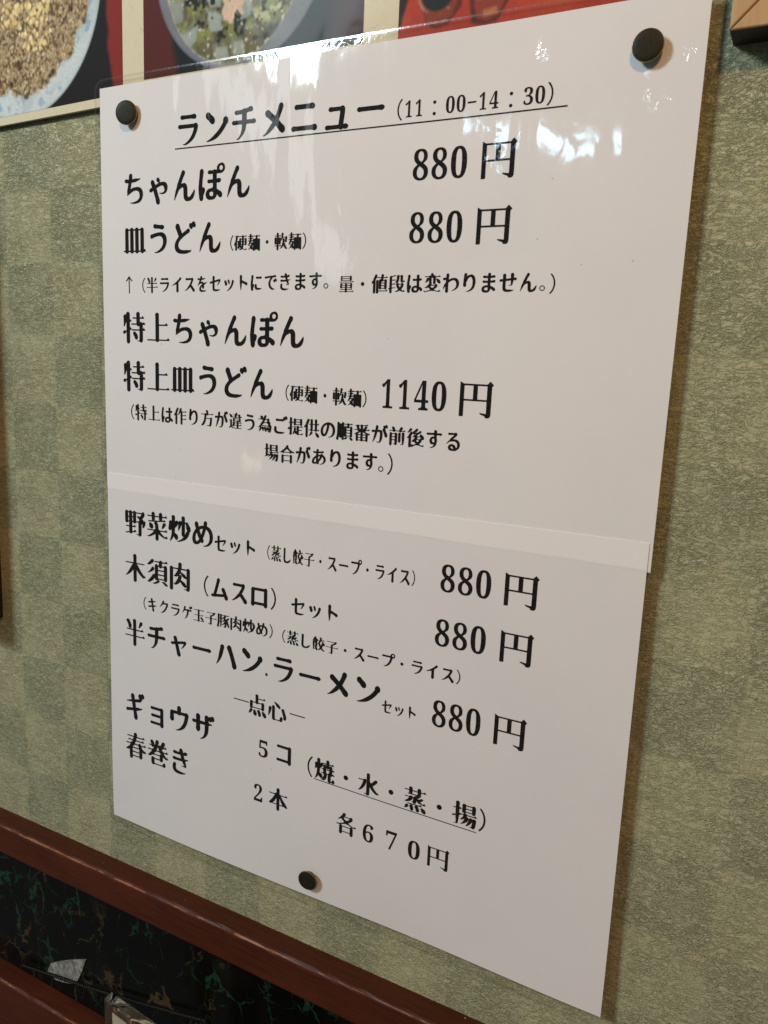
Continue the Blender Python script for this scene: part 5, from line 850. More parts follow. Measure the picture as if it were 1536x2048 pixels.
    '焼': [[159,17,152,20,148,23,146,27,142,28,145,41,145,52,145,53,109,54,107,54,104,57,97,56,92,57,88,59,83,65,82,63,82,32,80,26,77,22,71,19,64,18,57,21,54,25,51,29,47,29,50,43,50,62,49,63,44,62,38,64,33,67,29,73,26,73,25,74,28,84,29,108,28,125,29,127,30,128,33,129,37,128,44,122,49,114,50,114,50,116,50,131,49,139,49,158,43,186,32,218,31,220,32,223,34,223,38,222,45,216,51,211,58,202,66,188,68,189,71,195,74,198,84,206,88,209,93,210,98,209,105,205,107,202,110,197,110,191,108,181,105,173,101,168,98,166,80,156,79,154,82,130,82,114,87,112,93,107,104,93,112,81,113,83,114,90,114,106,113,106,99,107,97,109,96,112,97,115,99,116,113,117,114,117,114,147,113,148,99,148,97,150,96,154,98,157,100,158,115,158,118,162,122,166,122,171,118,185,105,208,100,216,94,216,92,217,91,218,92,220,93,221,102,222,108,223,119,223,130,219,138,213,145,203,149,192,153,179,155,159,156,158,161,158,162,158,163,160,163,208,164,213,166,223,170,228,176,232,182,233,185,233,190,231,195,226,204,225,205,226,207,229,211,231,219,233,223,232,228,229,232,225,235,216,235,211,234,207,229,198,226,195,219,191,217,191,215,192,213,198,208,202,206,205,202,215,198,215,197,215,195,208,195,170,196,168,202,165,208,158,225,158,228,156,231,156,232,154,232,153,231,151,219,137,210,144,209,144,209,119,209,117,210,117,225,116,228,115,231,114,232,112,219,96,210,103,209,103,209,80,206,73,202,68,197,66,191,66,184,69,178,75,177,73,177,65,178,64,216,64,220,62,223,61,225,59,212,43,197,54,178,53,177,52,177,31,175,25,169,19,163,16], [113,64,144,64,145,65,145,74,138,68,132,66,129,66,121,69,118,72,115,76,114,76,113,75,114,71], [176,95,176,95,177,97,177,105,176,106,148,107,146,106,147,96,153,102,159,104,162,104,170,101], [147,117,176,117,177,118,176,137,170,140,163,148,154,148,152,144,146,139,146,118]],
    '特': [[163,16,156,19,153,22,150,26,146,27,149,41,149,53,149,55,118,55,115,56,114,59,115,63,118,65,148,65,149,66,149,97,148,98,105,98,102,100,101,103,103,106,106,108,150,108,156,115,164,119,170,118,175,116,176,117,176,137,175,138,174,139,107,139,94,124,93,124,89,127,88,127,88,87,89,86,99,86,104,83,104,82,103,80,94,69,93,69,89,72,88,72,88,31,85,24,81,19,73,16,70,16,65,18,59,22,56,27,52,28,54,37,46,34,41,35,35,38,32,41,30,45,26,46,29,60,29,70,30,78,30,113,29,119,30,120,32,121,37,120,40,117,46,106,52,91,54,87,55,87,56,146,55,148,46,150,37,147,30,149,26,153,24,156,22,160,22,164,24,169,28,172,33,174,36,174,39,173,44,170,47,168,49,161,54,159,55,160,56,228,59,235,62,239,65,241,72,242,78,241,81,239,84,236,87,231,88,227,88,149,89,147,98,142,104,142,106,147,109,149,175,149,176,151,176,208,174,216,172,217,166,218,158,218,156,220,156,222,158,224,168,223,175,225,182,230,185,232,190,233,194,232,198,230,201,228,205,223,207,216,208,208,208,150,209,149,223,149,226,147,230,147,231,145,229,142,218,128,209,135,208,135,208,109,209,108,225,107,228,106,231,105,232,103,219,87,207,96,201,90,196,87,190,87,182,89,181,67,182,65,215,65,218,63,221,63,222,61,209,45,195,55,182,55,181,53,181,31,180,25,178,22,174,18,168,16], [127,155,121,157,119,160,117,162,116,171,118,176,130,194,132,202,136,208,140,211,146,212,153,211,156,209,160,205,162,199,162,188,160,183,158,179,151,169,140,158,134,155]],
    '玉': [[124,35,117,38,110,46,43,46,41,47,39,49,39,53,40,55,42,56,108,56,110,56,109,121,108,122,52,122,49,124,48,127,49,130,52,132,108,132,109,132,110,206,109,207,108,207,32,207,30,208,28,210,28,213,29,215,30,216,32,217,109,217,111,218,113,221,117,225,121,227,126,228,130,227,135,225,138,221,140,218,142,217,222,217,226,215,229,215,230,213,230,212,217,196,205,206,202,207,143,207,142,207,142,205,142,132,143,132,203,132,207,130,210,129,211,128,210,125,198,111,184,122,143,122,142,121,142,56,143,56,212,56,215,54,219,53,220,52,220,51,207,35,194,45,191,46,141,46,138,42,134,38,128,35], [160,145,158,146,156,149,155,152,155,154,165,172,170,184,174,189,180,194,195,202,202,202,205,200,208,198,212,193,213,190,213,185,205,169,201,163,196,160,182,153,176,150,164,145]],
    '番': [[195,28,186,34,184,35,144,41,140,40,137,37,131,34,124,33,120,34,116,37,110,43,95,45,90,44,87,40,82,37,78,36,73,36,70,37,65,40,60,46,48,47,45,49,44,53,44,55,46,57,49,57,60,57,59,69,61,74,66,83,67,91,65,91,33,92,31,92,30,94,30,96,30,99,32,101,34,101,66,101,71,107,74,109,83,113,81,115,66,126,58,126,52,129,48,134,45,139,39,145,31,145,29,146,28,147,29,149,31,150,44,152,48,152,51,158,52,214,54,221,58,226,63,229,69,230,73,228,77,226,82,220,110,220,112,221,115,225,119,228,124,230,128,230,135,227,137,225,141,220,173,220,175,221,177,224,182,228,187,230,190,230,194,229,197,227,202,223,203,220,205,214,205,158,208,151,221,150,229,147,232,147,233,144,221,129,219,129,210,136,206,131,202,128,195,125,187,126,170,113,176,110,179,108,184,101,220,101,224,99,227,99,229,97,216,81,202,91,186,91,184,91,184,87,194,70,196,58,195,55,193,53,186,50,181,48,173,50,167,55,155,76,153,84,146,82,142,82,142,81,142,52,142,51,183,45,190,45,200,48,208,44,208,43,203,36,197,28], [103,54,109,54,111,54,111,82,110,83,104,84,99,86,98,86,99,80,97,75,91,63,91,56,93,55], [142,124,148,125,169,136,177,140,178,141,176,145,174,146,141,146,140,145,142,140,142,125], [109,124,110,124,111,125,111,140,112,145,112,146,83,146,81,146,78,141,79,140,106,125], [83,157,110,157,111,158,110,177,109,178,83,178,82,175,82,158], [142,157,173,157,174,158,174,177,172,178,142,178,142,175,142,158], [83,188,110,188,111,190,110,210,109,210,83,210,82,208,82,190], [142,188,173,188,174,190,174,210,172,210,142,210,142,208,142,190]],
    '皿': [[101,44,94,47,90,51,88,55,86,55,72,55,68,50,64,47,60,46,54,46,50,47,46,50,42,56,41,64,40,201,39,202,30,202,28,203,25,206,25,208,26,210,29,212,41,212,44,216,47,220,55,223,61,222,65,220,69,216,71,213,73,212,87,212,90,216,94,220,99,222,103,223,107,222,112,220,116,216,119,212,134,212,135,213,137,216,141,220,146,222,150,223,154,222,159,220,163,216,166,212,181,212,183,212,186,216,190,220,194,222,198,223,203,222,207,220,211,216,214,212,226,212,229,210,232,209,233,208,233,207,221,192,219,191,216,194,215,194,214,193,214,63,213,55,210,51,208,49,203,46,196,46,192,47,188,49,183,55,166,55,165,54,163,51,159,47,154,45,149,44,141,47,137,51,135,55,119,55,118,54,116,51,112,47,105,44], [73,65,86,65,87,66,87,200,87,201,86,202,74,202,73,201,72,68], [120,65,133,65,134,66,134,200,134,201,133,202,120,202,119,201,119,68], [167,65,181,65,182,66,182,200,182,201,181,202,168,202,166,201,166,68]],
    '硬': [[162,30,155,33,149,40,110,41,108,41,105,44,95,33,84,41,81,43,78,42,77,39,72,35,66,32,62,32,55,35,51,39,49,42,31,43,28,45,28,49,30,52,32,53,46,53,47,53,47,56,42,81,37,100,33,120,32,122,28,124,24,127,20,135,18,142,17,156,19,161,22,165,28,169,35,170,35,218,38,225,42,229,47,232,52,232,60,229,64,226,67,218,67,201,68,199,78,199,82,204,85,206,91,209,96,208,102,206,106,202,108,197,110,191,110,183,110,182,116,190,124,197,124,201,122,204,109,216,102,215,99,216,98,218,100,221,114,223,121,223,137,219,145,217,153,212,165,215,181,220,203,224,213,224,217,223,224,219,231,219,233,218,231,215,220,201,217,202,202,214,192,212,179,207,169,202,165,198,171,188,175,175,179,154,197,154,201,159,205,162,209,164,215,164,220,162,224,159,227,152,229,147,229,84,227,77,226,74,222,70,219,68,215,66,210,66,206,67,203,69,197,75,181,75,180,74,181,51,182,50,223,50,227,48,230,48,231,46,218,30,205,39,202,41,180,40,177,36,173,33,166,30], [107,50,148,51,148,52,148,75,147,76,135,75,130,70,125,67,119,66,113,67,110,69,107,72,104,79,103,84,103,102,102,103,95,100,91,100,83,104,78,110,68,109,67,108,68,105,77,70,80,53,81,53,100,52,104,51], [135,86,147,86,148,86,148,108,148,110,137,110,135,109,135,87], [181,86,195,86,196,86,197,108,196,109,182,110,181,109,180,87], [66,120,76,120,78,121,78,187,77,189,76,189,68,189,67,188,67,137,64,126], [135,120,147,120,148,120,148,142,148,144,137,144,135,143,135,121], [181,120,195,120,196,120,197,142,196,144,182,144,181,144,180,121], [134,154,145,154,147,155,145,166,142,172,141,170,133,158,133,157]],
    '肉': [[129,17,122,19,118,23,115,28,111,28,113,38,113,44,112,59,108,63,63,64,62,63,59,58,55,56,50,54,46,54,42,55,37,58,32,65,31,72,31,227,34,235,38,239,41,241,46,242,49,242,56,239,60,235,63,228,63,75,63,74,64,74,105,74,106,74,106,82,89,107,81,117,76,125,69,126,67,128,68,130,70,131,74,131,82,133,92,133,103,129,112,123,113,124,109,136,108,145,103,150,90,170,84,177,79,182,76,188,74,189,66,188,65,190,65,192,85,197,90,196,94,194,99,193,115,184,122,178,130,168,142,181,150,191,162,200,174,206,180,207,185,204,190,199,191,199,190,209,188,216,179,218,168,218,166,220,167,223,169,224,179,224,190,226,197,231,205,233,210,232,214,229,217,226,219,222,222,213,223,199,223,72,221,65,219,61,215,57,211,55,207,54,204,54,198,56,195,59,191,63,144,63,144,62,144,57,146,33,145,28,143,24,139,20,135,18], [141,74,190,74,191,75,191,121,184,116,177,108,170,103,138,90,138,79], [129,104,131,104,142,114,154,126,165,133,176,138,181,139,185,138,191,134,191,189,190,189,185,183,181,176,171,167,139,152,140,143,145,130,146,125,145,121,143,118,140,116,137,114,131,113,122,115]],
    '菜': [[88,17,81,20,77,23,75,27,71,28,74,41,73,46,33,46,30,49,30,52,31,55,34,56,72,56,74,57,74,75,76,80,79,85,79,86,42,88,39,90,39,94,41,97,43,98,104,95,104,96,102,100,98,101,97,102,100,114,103,115,108,125,107,136,110,149,98,156,34,156,31,157,29,160,29,162,31,165,33,166,91,166,93,167,91,172,83,180,71,190,60,196,56,200,46,205,40,210,33,210,28,210,27,212,28,214,29,215,45,218,51,217,69,211,91,201,107,191,109,191,110,192,110,227,111,231,113,236,117,239,122,241,127,242,132,241,136,239,139,235,141,230,142,227,142,192,143,190,172,206,179,208,185,211,205,217,214,218,225,215,228,213,232,213,233,212,233,210,220,195,218,195,207,204,204,204,192,196,185,193,182,189,168,179,161,172,160,168,160,166,161,166,222,166,226,164,228,164,230,163,230,161,218,147,217,146,216,146,202,156,153,156,142,149,142,139,140,132,141,127,140,120,135,106,129,97,127,94,130,92,160,90,183,86,195,86,204,89,212,86,213,85,213,83,200,68,190,75,178,76,179,57,181,56,221,56,224,54,228,53,229,52,227,50,216,36,201,46,180,46,179,44,179,31,176,24,172,19,168,17,163,16,159,17,154,19,150,23,148,27,144,28,147,41,147,45,146,46,107,46,106,45,106,31,103,24,99,20,96,18,92,16], [107,56,146,56,147,58,147,72,150,80,149,81,133,82,103,84,102,84,105,79,106,75,106,58], [197,94,193,94,189,96,186,98,183,103,176,125,173,136,172,138,172,140,174,141,182,142,186,140,195,133,207,120,210,116,214,106,214,102,213,98,210,96,207,94], [56,103,51,104,48,109,48,130,49,136,51,139,56,145,68,152,71,153,76,153,81,151,85,149,87,146,90,138,89,127,87,120,83,115,78,111,64,105]],
    '蒸': [[86,17,78,20,75,23,73,27,69,28,72,41,71,46,34,46,32,47,30,49,30,52,31,53,32,55,34,56,70,56,72,56,72,72,74,79,73,80,65,80,63,82,62,84,62,86,63,88,65,90,139,90,140,90,140,92,139,92,131,93,126,96,123,98,120,103,117,105,112,111,110,110,100,98,96,100,92,100,86,101,84,103,78,109,41,109,38,109,36,112,36,115,37,117,39,118,74,119,75,119,75,120,68,131,62,139,56,144,47,152,40,160,31,160,30,162,31,164,40,166,52,167,69,161,81,155,92,147,102,137,105,131,110,115,111,116,110,146,108,153,107,154,99,153,98,154,97,156,99,158,109,160,114,166,118,169,123,170,128,169,132,168,136,164,139,160,140,156,142,147,142,142,143,141,149,143,155,152,162,156,166,157,173,155,179,158,185,159,193,162,209,165,217,164,222,162,224,160,228,159,228,157,215,142,202,152,188,146,182,141,181,137,182,134,196,125,199,121,201,117,204,114,204,110,202,107,198,106,193,104,190,103,186,104,181,106,169,116,163,117,158,119,156,117,152,112,153,111,159,111,166,108,169,103,175,91,185,88,186,87,186,85,180,77,181,72,181,58,182,56,220,56,228,53,228,51,216,36,214,35,201,46,182,46,181,44,181,31,179,24,175,20,172,18,167,16,164,16,157,19,153,23,150,27,146,28,149,41,149,44,149,46,105,46,104,44,104,31,101,24,97,20,94,18,90,16], [105,56,149,56,149,58,150,74,145,79,144,80,102,80,102,78,104,72,104,58], [180,162,166,172,66,172,64,173,63,174,62,178,64,181,66,182,93,182,93,183,87,186,82,193,79,193,79,195,81,205,84,208,86,214,88,227,90,232,93,236,96,238,104,240,109,239,115,235,118,231,119,224,117,207,113,193,109,187,102,183,103,182,136,182,130,191,127,191,127,191,129,203,132,205,139,217,141,227,143,233,146,235,150,238,157,239,165,236,169,232,172,225,172,218,171,213,169,207,160,188,156,182,186,182,189,180,192,180,194,178,182,162,181,161], [55,186,49,189,44,195,38,213,37,219,33,223,33,224,35,226,39,225,44,226,51,224,58,221,68,213,72,207,73,203,73,199,72,196,70,192,67,189,63,187,61,186], [191,188,187,190,185,192,182,194,181,196,183,199,184,204,186,209,189,219,192,224,196,229,200,231,212,237,218,237,223,236,225,235,229,231,230,228,231,220,227,208,224,203,220,198,215,195,196,188]],
    '豚': [[43,30,38,32,33,36,31,40,29,48,29,95,28,153,25,185,17,220,18,227,20,231,23,234,29,237,37,237,43,234,48,228,56,196,58,181,60,154,61,153,69,153,71,153,76,205,76,213,75,216,62,218,60,220,60,222,61,223,63,224,77,222,81,224,85,224,88,223,91,220,93,217,95,209,98,189,102,146,105,147,116,145,134,138,149,130,149,131,150,141,145,144,141,148,127,169,111,187,101,195,101,197,102,199,104,199,123,191,143,181,149,176,152,175,153,176,153,184,151,193,149,201,144,210,143,216,138,218,135,216,129,215,127,216,126,218,127,219,133,224,147,226,152,229,157,230,164,229,168,227,172,224,176,218,179,210,182,201,184,188,185,167,186,166,192,181,202,199,205,208,207,212,212,216,218,218,222,218,226,216,231,212,233,209,235,204,235,199,233,191,231,185,221,169,217,157,210,138,205,114,205,112,207,110,216,103,228,92,229,87,230,84,228,78,225,75,220,73,217,72,211,74,200,82,190,91,183,93,179,96,173,104,170,101,167,91,161,80,169,75,172,72,175,65,178,55,179,54,219,54,223,52,226,52,227,50,227,49,215,34,213,34,202,43,199,44,178,44,172,37,167,35,163,34,159,35,154,37,150,41,148,44,147,44,102,44,100,38,97,35,94,32,88,30,83,30,79,31,74,34,71,39,69,39,61,39,56,34,53,31,48,30], [62,49,69,49,70,50,70,88,70,90,69,90,62,90,61,89,61,51], [102,54,143,54,145,55,142,60,138,62,133,66,128,76,104,91,102,91,102,90], [131,96,132,95,134,96,138,103,137,105,134,108,130,115,120,128,109,140,102,142,102,102,105,102,108,103,112,103], [62,100,69,100,70,102,70,141,70,142,69,143,62,143,60,141,61,102]],
    '軟': [[75,16,68,19,65,22,62,26,58,27,61,41,61,52,61,54,32,54,30,55,28,58,29,62,32,64,60,64,61,65,61,83,61,84,57,84,53,79,48,76,44,75,38,76,32,79,29,82,27,86,26,94,26,149,28,157,30,161,33,164,37,166,42,167,50,165,54,162,57,158,60,158,61,159,61,177,61,178,60,179,29,179,26,181,25,184,26,187,29,189,59,189,61,189,61,226,62,230,64,235,68,239,73,241,77,242,83,240,86,238,90,235,92,230,93,226,93,189,95,189,125,189,129,187,132,187,133,185,133,184,132,182,120,168,106,179,94,179,93,177,93,158,94,157,96,158,101,164,108,167,116,166,122,162,126,156,127,150,128,121,128,120,131,120,134,119,142,109,148,100,155,85,158,82,161,81,196,81,198,81,198,86,194,102,190,119,191,125,193,133,197,138,202,141,208,142,213,141,217,139,220,135,222,131,223,127,223,120,229,91,230,75,227,68,217,58,212,62,205,64,199,71,163,71,163,69,163,65,171,40,171,30,169,26,164,20,156,17,151,18,148,19,144,21,140,28,136,28,138,38,136,56,136,71,134,77,129,104,128,106,128,105,127,89,125,84,122,80,116,76,108,75,102,78,98,81,96,84,94,84,93,83,93,66,94,65,95,64,121,64,125,62,128,62,129,60,129,59,116,44,102,54,94,54,93,52,93,31,92,25,90,22,86,18,80,16], [170,87,163,89,159,93,156,97,152,98,155,109,154,143,150,151,147,164,141,179,134,193,121,214,114,216,113,218,113,219,114,221,116,221,121,220,127,219,144,211,151,205,158,198,171,182,177,194,184,205,194,217,203,224,207,226,212,226,217,226,223,223,225,222,228,220,231,220,233,218,218,200,206,181,200,169,192,149,187,142,186,139,186,117,187,102,185,96,184,93,180,89,175,87], [58,95,60,95,61,96,61,115,60,116,58,116,58,114,58,96], [94,95,95,95,96,96,95,115,94,116,93,115,93,114,93,96], [58,126,60,126,61,128,61,146,60,147,58,147,58,146,58,128], [94,126,95,126,96,128,95,146,94,147,93,147,93,146,93,128]],
    '違': [[143,20,137,22,131,27,129,32,126,41,122,46,98,46,96,47,94,49,94,52,97,55,119,55,120,59,117,71,117,73,116,73,85,73,82,66,77,54,75,51,71,48,48,40,43,40,39,39,36,41,34,43,35,46,37,49,39,54,42,61,44,69,47,73,52,79,66,86,69,87,73,87,78,85,82,82,117,82,125,89,129,91,132,91,138,89,146,82,175,82,177,83,181,87,185,90,184,93,182,94,121,94,117,89,114,87,110,86,106,86,101,88,98,90,95,94,93,98,92,103,92,123,95,131,100,137,94,144,90,144,87,147,87,151,89,152,92,153,92,154,89,174,85,178,84,181,83,185,84,188,88,192,94,194,99,192,104,192,109,191,112,189,117,184,149,184,150,185,150,202,151,207,155,212,155,213,129,212,115,211,106,209,97,204,93,200,86,195,79,193,79,191,79,122,78,119,76,114,73,110,68,107,61,107,58,108,54,110,50,115,32,116,30,117,29,118,29,122,32,124,49,124,50,125,50,126,50,194,41,201,36,206,30,217,30,218,31,220,33,220,40,218,56,209,65,210,73,208,78,211,86,215,113,220,134,222,177,222,204,221,213,219,218,218,220,217,222,214,224,209,224,208,222,207,216,209,211,212,204,212,175,213,173,212,177,207,179,202,179,185,179,184,216,184,222,181,223,180,223,179,212,165,210,165,198,175,181,175,179,174,179,156,180,154,218,154,224,151,225,150,214,135,212,136,200,145,180,145,179,143,179,132,180,131,183,131,188,136,194,138,201,138,207,134,210,129,211,123,211,102,210,97,208,94,205,90,201,87,201,86,204,83,222,82,225,81,228,80,229,78,217,64,216,64,206,72,205,72,204,54,204,51,200,43,195,39,191,38,184,39,181,41,175,46,156,46,155,43,158,39,158,36,158,31,157,28,156,25,151,21,146,20], [153,55,175,55,176,58,175,73,174,74,147,73,146,71,148,61], [122,103,181,103,182,106,182,120,181,122,178,122,171,115,164,113,158,115,151,122,122,122,121,118,121,106], [121,131,149,131,150,132,150,144,148,145,121,144,115,138], [122,154,149,154,150,156,150,174,148,175,118,174,118,173]],
    '野': [[78,31,72,33,68,37,66,40,64,41,56,41,52,36,48,33,44,32,37,32,33,34,30,36,26,43,24,50,24,117,26,126,29,130,32,133,41,135,45,135,49,133,53,129,56,126,64,126,65,128,65,152,64,154,36,154,33,156,32,159,33,162,36,164,63,164,64,165,64,202,61,203,29,208,28,209,26,211,27,215,28,217,32,218,66,212,74,218,79,220,82,220,90,217,93,214,96,209,97,208,129,203,138,200,139,199,139,198,126,182,123,184,108,196,100,198,97,197,97,165,98,164,126,164,129,162,133,162,134,160,132,157,121,144,107,154,97,154,97,152,97,126,98,125,105,126,109,130,113,133,118,135,122,135,128,133,131,131,137,123,158,123,159,123,159,125,159,208,157,216,150,217,147,215,140,213,138,215,138,217,145,223,159,225,162,229,168,232,174,233,180,231,184,228,186,225,190,218,191,212,191,206,192,134,193,133,200,134,200,160,202,161,209,161,212,159,216,156,226,141,229,134,232,125,232,121,234,118,230,109,222,102,220,101,218,103,212,104,207,95,203,92,199,89,200,87,208,81,216,72,220,65,224,51,223,46,221,41,216,35,212,33,207,33,200,35,192,42,136,42,133,38,129,34,124,32,119,32,114,33,111,34,105,41,97,41,95,40,93,37,89,33,83,31], [57,51,63,51,64,52,65,76,64,78,58,78,56,77,56,53], [97,51,104,51,105,52,105,76,104,78,98,78,97,77,97,53], [138,52,189,52,191,53,189,56,182,66,179,69,171,74,162,70,159,70,153,72,149,72,147,73,145,74,145,77,146,80,150,82,153,86,158,90,164,94,169,103,169,104,165,106,160,113,139,113,137,112,137,54], [57,88,63,88,64,89,65,114,64,115,58,115,56,115,56,90], [97,88,104,88,105,89,105,114,104,115,98,115,97,115,97,90]],
    '量': [[64,30,59,31,55,35,52,40,51,47,51,77,52,82,55,89,58,92,61,94,65,94,70,94,74,92,77,88,78,88,174,88,176,88,179,91,182,94,188,94,193,93,196,91,200,85,202,76,202,48,201,43,198,35,195,33,192,31,189,30,185,30,181,32,175,37,79,37,77,37,73,32,71,31,67,30], [79,45,173,45,174,46,175,48,175,56,175,58,173,58,79,58,78,57,78,56,78,48], [78,66,174,66,175,67,175,76,174,79,173,80,80,80,78,79,78,76,78,67], [217,92,207,99,205,100,32,100,29,101,28,105,30,107,32,108,223,108,228,106,229,105,220,92,218,91], [60,114,56,115,52,118,49,122,47,127,47,132,47,163,48,170,51,175,53,178,56,179,59,180,62,180,68,179,74,174,112,174,113,175,113,187,112,188,111,188,48,188,46,189,45,191,46,194,47,195,49,196,112,196,113,198,113,212,111,213,31,213,29,214,28,215,28,218,29,220,31,221,113,221,114,221,116,225,120,227,126,229,132,227,136,225,138,221,140,221,224,221,231,218,231,217,230,216,222,205,220,204,209,212,207,213,141,213,140,212,140,198,140,196,206,196,213,194,213,193,212,191,204,181,202,179,201,179,197,183,190,188,141,188,140,188,140,187,140,175,141,174,182,174,187,179,193,180,201,179,204,175,207,171,209,163,209,131,206,122,202,117,196,114,192,115,187,116,183,121,181,121,139,121,138,121,132,116,126,114,120,116,114,121,75,121,73,121,70,117,67,115], [75,129,112,129,113,131,113,142,111,143,74,143,74,142,74,133], [140,129,180,129,181,130,182,132,182,142,180,143,140,143,140,141,140,131], [74,151,112,151,113,153,113,165,111,166,75,166,74,165,74,162,74,153], [140,151,181,151,182,153,182,163,181,165,180,166,140,166,140,164,140,153]],
    '順': [[100,24,96,25,93,28,88,34,85,34,87,48,84,44,82,42,75,40,68,41,60,46,60,38,58,32,53,27,47,25,42,25,38,26,33,29,29,35,26,36,29,50,29,143,26,181,21,200,18,213,17,224,18,228,20,232,24,235,27,237,31,239,38,238,43,235,47,231,49,224,49,216,57,185,58,186,58,197,59,200,62,206,65,208,71,210,78,210,84,206,87,202,88,202,88,220,89,224,92,229,95,231,98,233,103,234,107,234,112,232,115,229,119,223,122,223,128,225,136,224,146,220,157,213,159,210,160,206,163,204,165,199,163,196,161,194,156,194,151,193,145,193,150,186,195,186,201,193,206,195,210,195,215,195,218,193,223,188,224,185,226,179,226,83,224,76,222,72,218,69,211,66,207,66,202,68,199,70,195,75,186,75,185,74,188,54,189,51,222,51,226,49,229,49,230,47,230,46,217,31,203,41,188,41,184,36,181,34,176,32,172,32,168,32,165,34,162,36,158,41,124,41,120,43,119,42,118,34,115,28,109,24,106,24], [119,50,120,49,124,51,156,51,157,52,156,56,153,74,152,75,150,75,146,70,141,67,138,66,133,66,129,68,126,70,123,73,120,79,119,79], [151,85,154,85,157,90,161,92,163,94,168,94,172,94,176,92,180,90,184,85,194,85,195,87,195,108,193,109,151,108,151,107,151,88], [151,119,194,119,195,120,195,141,193,142,151,142,151,140,151,120], [151,152,194,152,195,154,195,175,193,176,151,176,151,174,151,154], [119,182,120,182,123,189,127,193,132,195,141,195,126,209,121,216,120,217,119,216,119,215], [196,195,190,197,186,198,185,201,186,202,188,204,191,210,195,216,200,225,207,230,219,233,225,233,229,231,232,228,233,225,233,219,225,204,222,202,217,199,204,196]],
    '須': [[78,30,74,32,69,36,58,48,40,64,38,68,37,72,36,72,29,73,28,75,28,77,30,78,37,78,41,80,44,81,52,80,63,74,89,57,93,52,95,49,97,40,97,38,94,34,87,31,84,30], [217,31,206,40,203,42,178,41,172,35,167,33,162,32,158,33,154,35,148,41,106,42,103,43,101,45,101,48,103,50,105,51,146,52,146,53,144,66,143,74,142,75,137,74,133,70,130,67,123,65,120,65,115,67,112,68,109,71,107,75,105,83,105,146,104,147,99,145,94,145,90,146,87,149,77,160,64,178,41,201,37,209,37,210,30,210,29,213,29,214,31,215,37,215,45,217,52,218,58,215,80,201,90,192,104,177,105,178,107,184,109,188,113,192,117,194,123,195,128,193,132,191,136,185,139,185,140,186,121,201,99,214,90,214,87,215,86,218,86,220,87,222,89,224,97,225,105,225,121,220,138,213,142,209,145,206,154,202,155,201,155,200,144,187,144,185,194,185,201,192,208,195,214,194,220,190,224,184,226,176,226,85,224,76,222,72,219,69,215,67,210,66,207,66,202,67,199,69,194,74,176,75,175,74,175,73,178,53,179,52,223,52,227,50,230,49,231,47,230,45,219,32], [138,85,144,85,150,91,154,93,159,94,163,93,168,91,174,85,193,85,194,87,194,107,192,108,138,108,137,106,137,86], [85,90,80,92,76,95,72,100,67,108,58,120,42,136,36,137,33,138,32,140,33,142,36,143,48,142,55,139,78,128,95,117,98,113,100,108,101,98,98,96,93,92], [138,118,193,118,194,120,194,141,192,142,138,141,137,140,137,120], [138,152,193,152,194,153,194,174,192,175,138,175,137,173,137,153], [188,194,185,195,178,196,175,200,176,203,179,205,183,206,186,210,199,219,205,224,212,227,216,228,222,226,224,226,227,226,232,223,233,221,230,218,223,208,220,208,215,204,196,195,194,194]],
    '餃': [[71,18,66,20,61,25,57,32,56,36,51,41,37,66,34,72,30,75,29,78,30,85,32,88,35,88,41,81,50,76,51,77,53,82,55,84,54,85,49,83,44,84,38,87,35,90,33,95,31,102,31,128,35,174,39,206,39,209,37,212,35,215,34,220,35,222,37,223,40,222,46,217,52,213,61,212,66,212,80,207,81,209,82,218,85,223,91,228,98,229,105,227,112,221,126,221,141,215,152,210,162,204,168,200,183,212,192,217,204,223,211,224,218,222,226,221,229,219,232,219,234,217,233,216,221,201,219,201,215,205,213,205,196,187,188,176,197,158,206,137,207,137,212,140,216,141,223,142,230,138,234,132,235,126,235,122,229,106,225,100,220,96,193,79,188,79,185,81,182,84,181,88,185,98,188,109,181,114,177,120,174,120,173,121,175,129,171,138,169,144,168,143,165,139,158,119,154,114,149,111,159,98,162,88,162,83,169,83,175,81,180,77,182,73,220,72,224,71,228,70,229,69,228,68,217,53,216,52,215,52,201,62,184,62,183,60,185,52,185,48,184,42,178,32,174,25,172,22,166,19,159,18,152,21,148,25,146,29,143,29,142,29,145,41,148,43,152,51,151,62,149,63,118,63,115,63,114,62,110,53,106,48,101,46,89,41,89,40,90,36,90,31,88,26,86,23,83,20,78,18], [118,73,150,72,152,73,151,75,139,77,135,79,132,83,120,116,117,127,118,128,119,129,125,128,127,129,128,134,130,136,137,152,145,168,150,176,144,185,141,191,131,204,120,215,115,216,113,215,113,205,112,200,109,193,105,187,102,176,101,171,106,164,109,155,109,102,107,94,103,88,109,86,114,83,117,78], [63,110,64,110,70,113,76,114,77,115,76,122,75,122,64,122,63,120], [63,132,75,132,76,133,77,152,76,153,63,154,61,153,62,137], [60,164,72,164,74,164,71,169,68,170,67,171,70,182,71,184,74,193,73,195,56,202,56,202,56,198,59,165]],
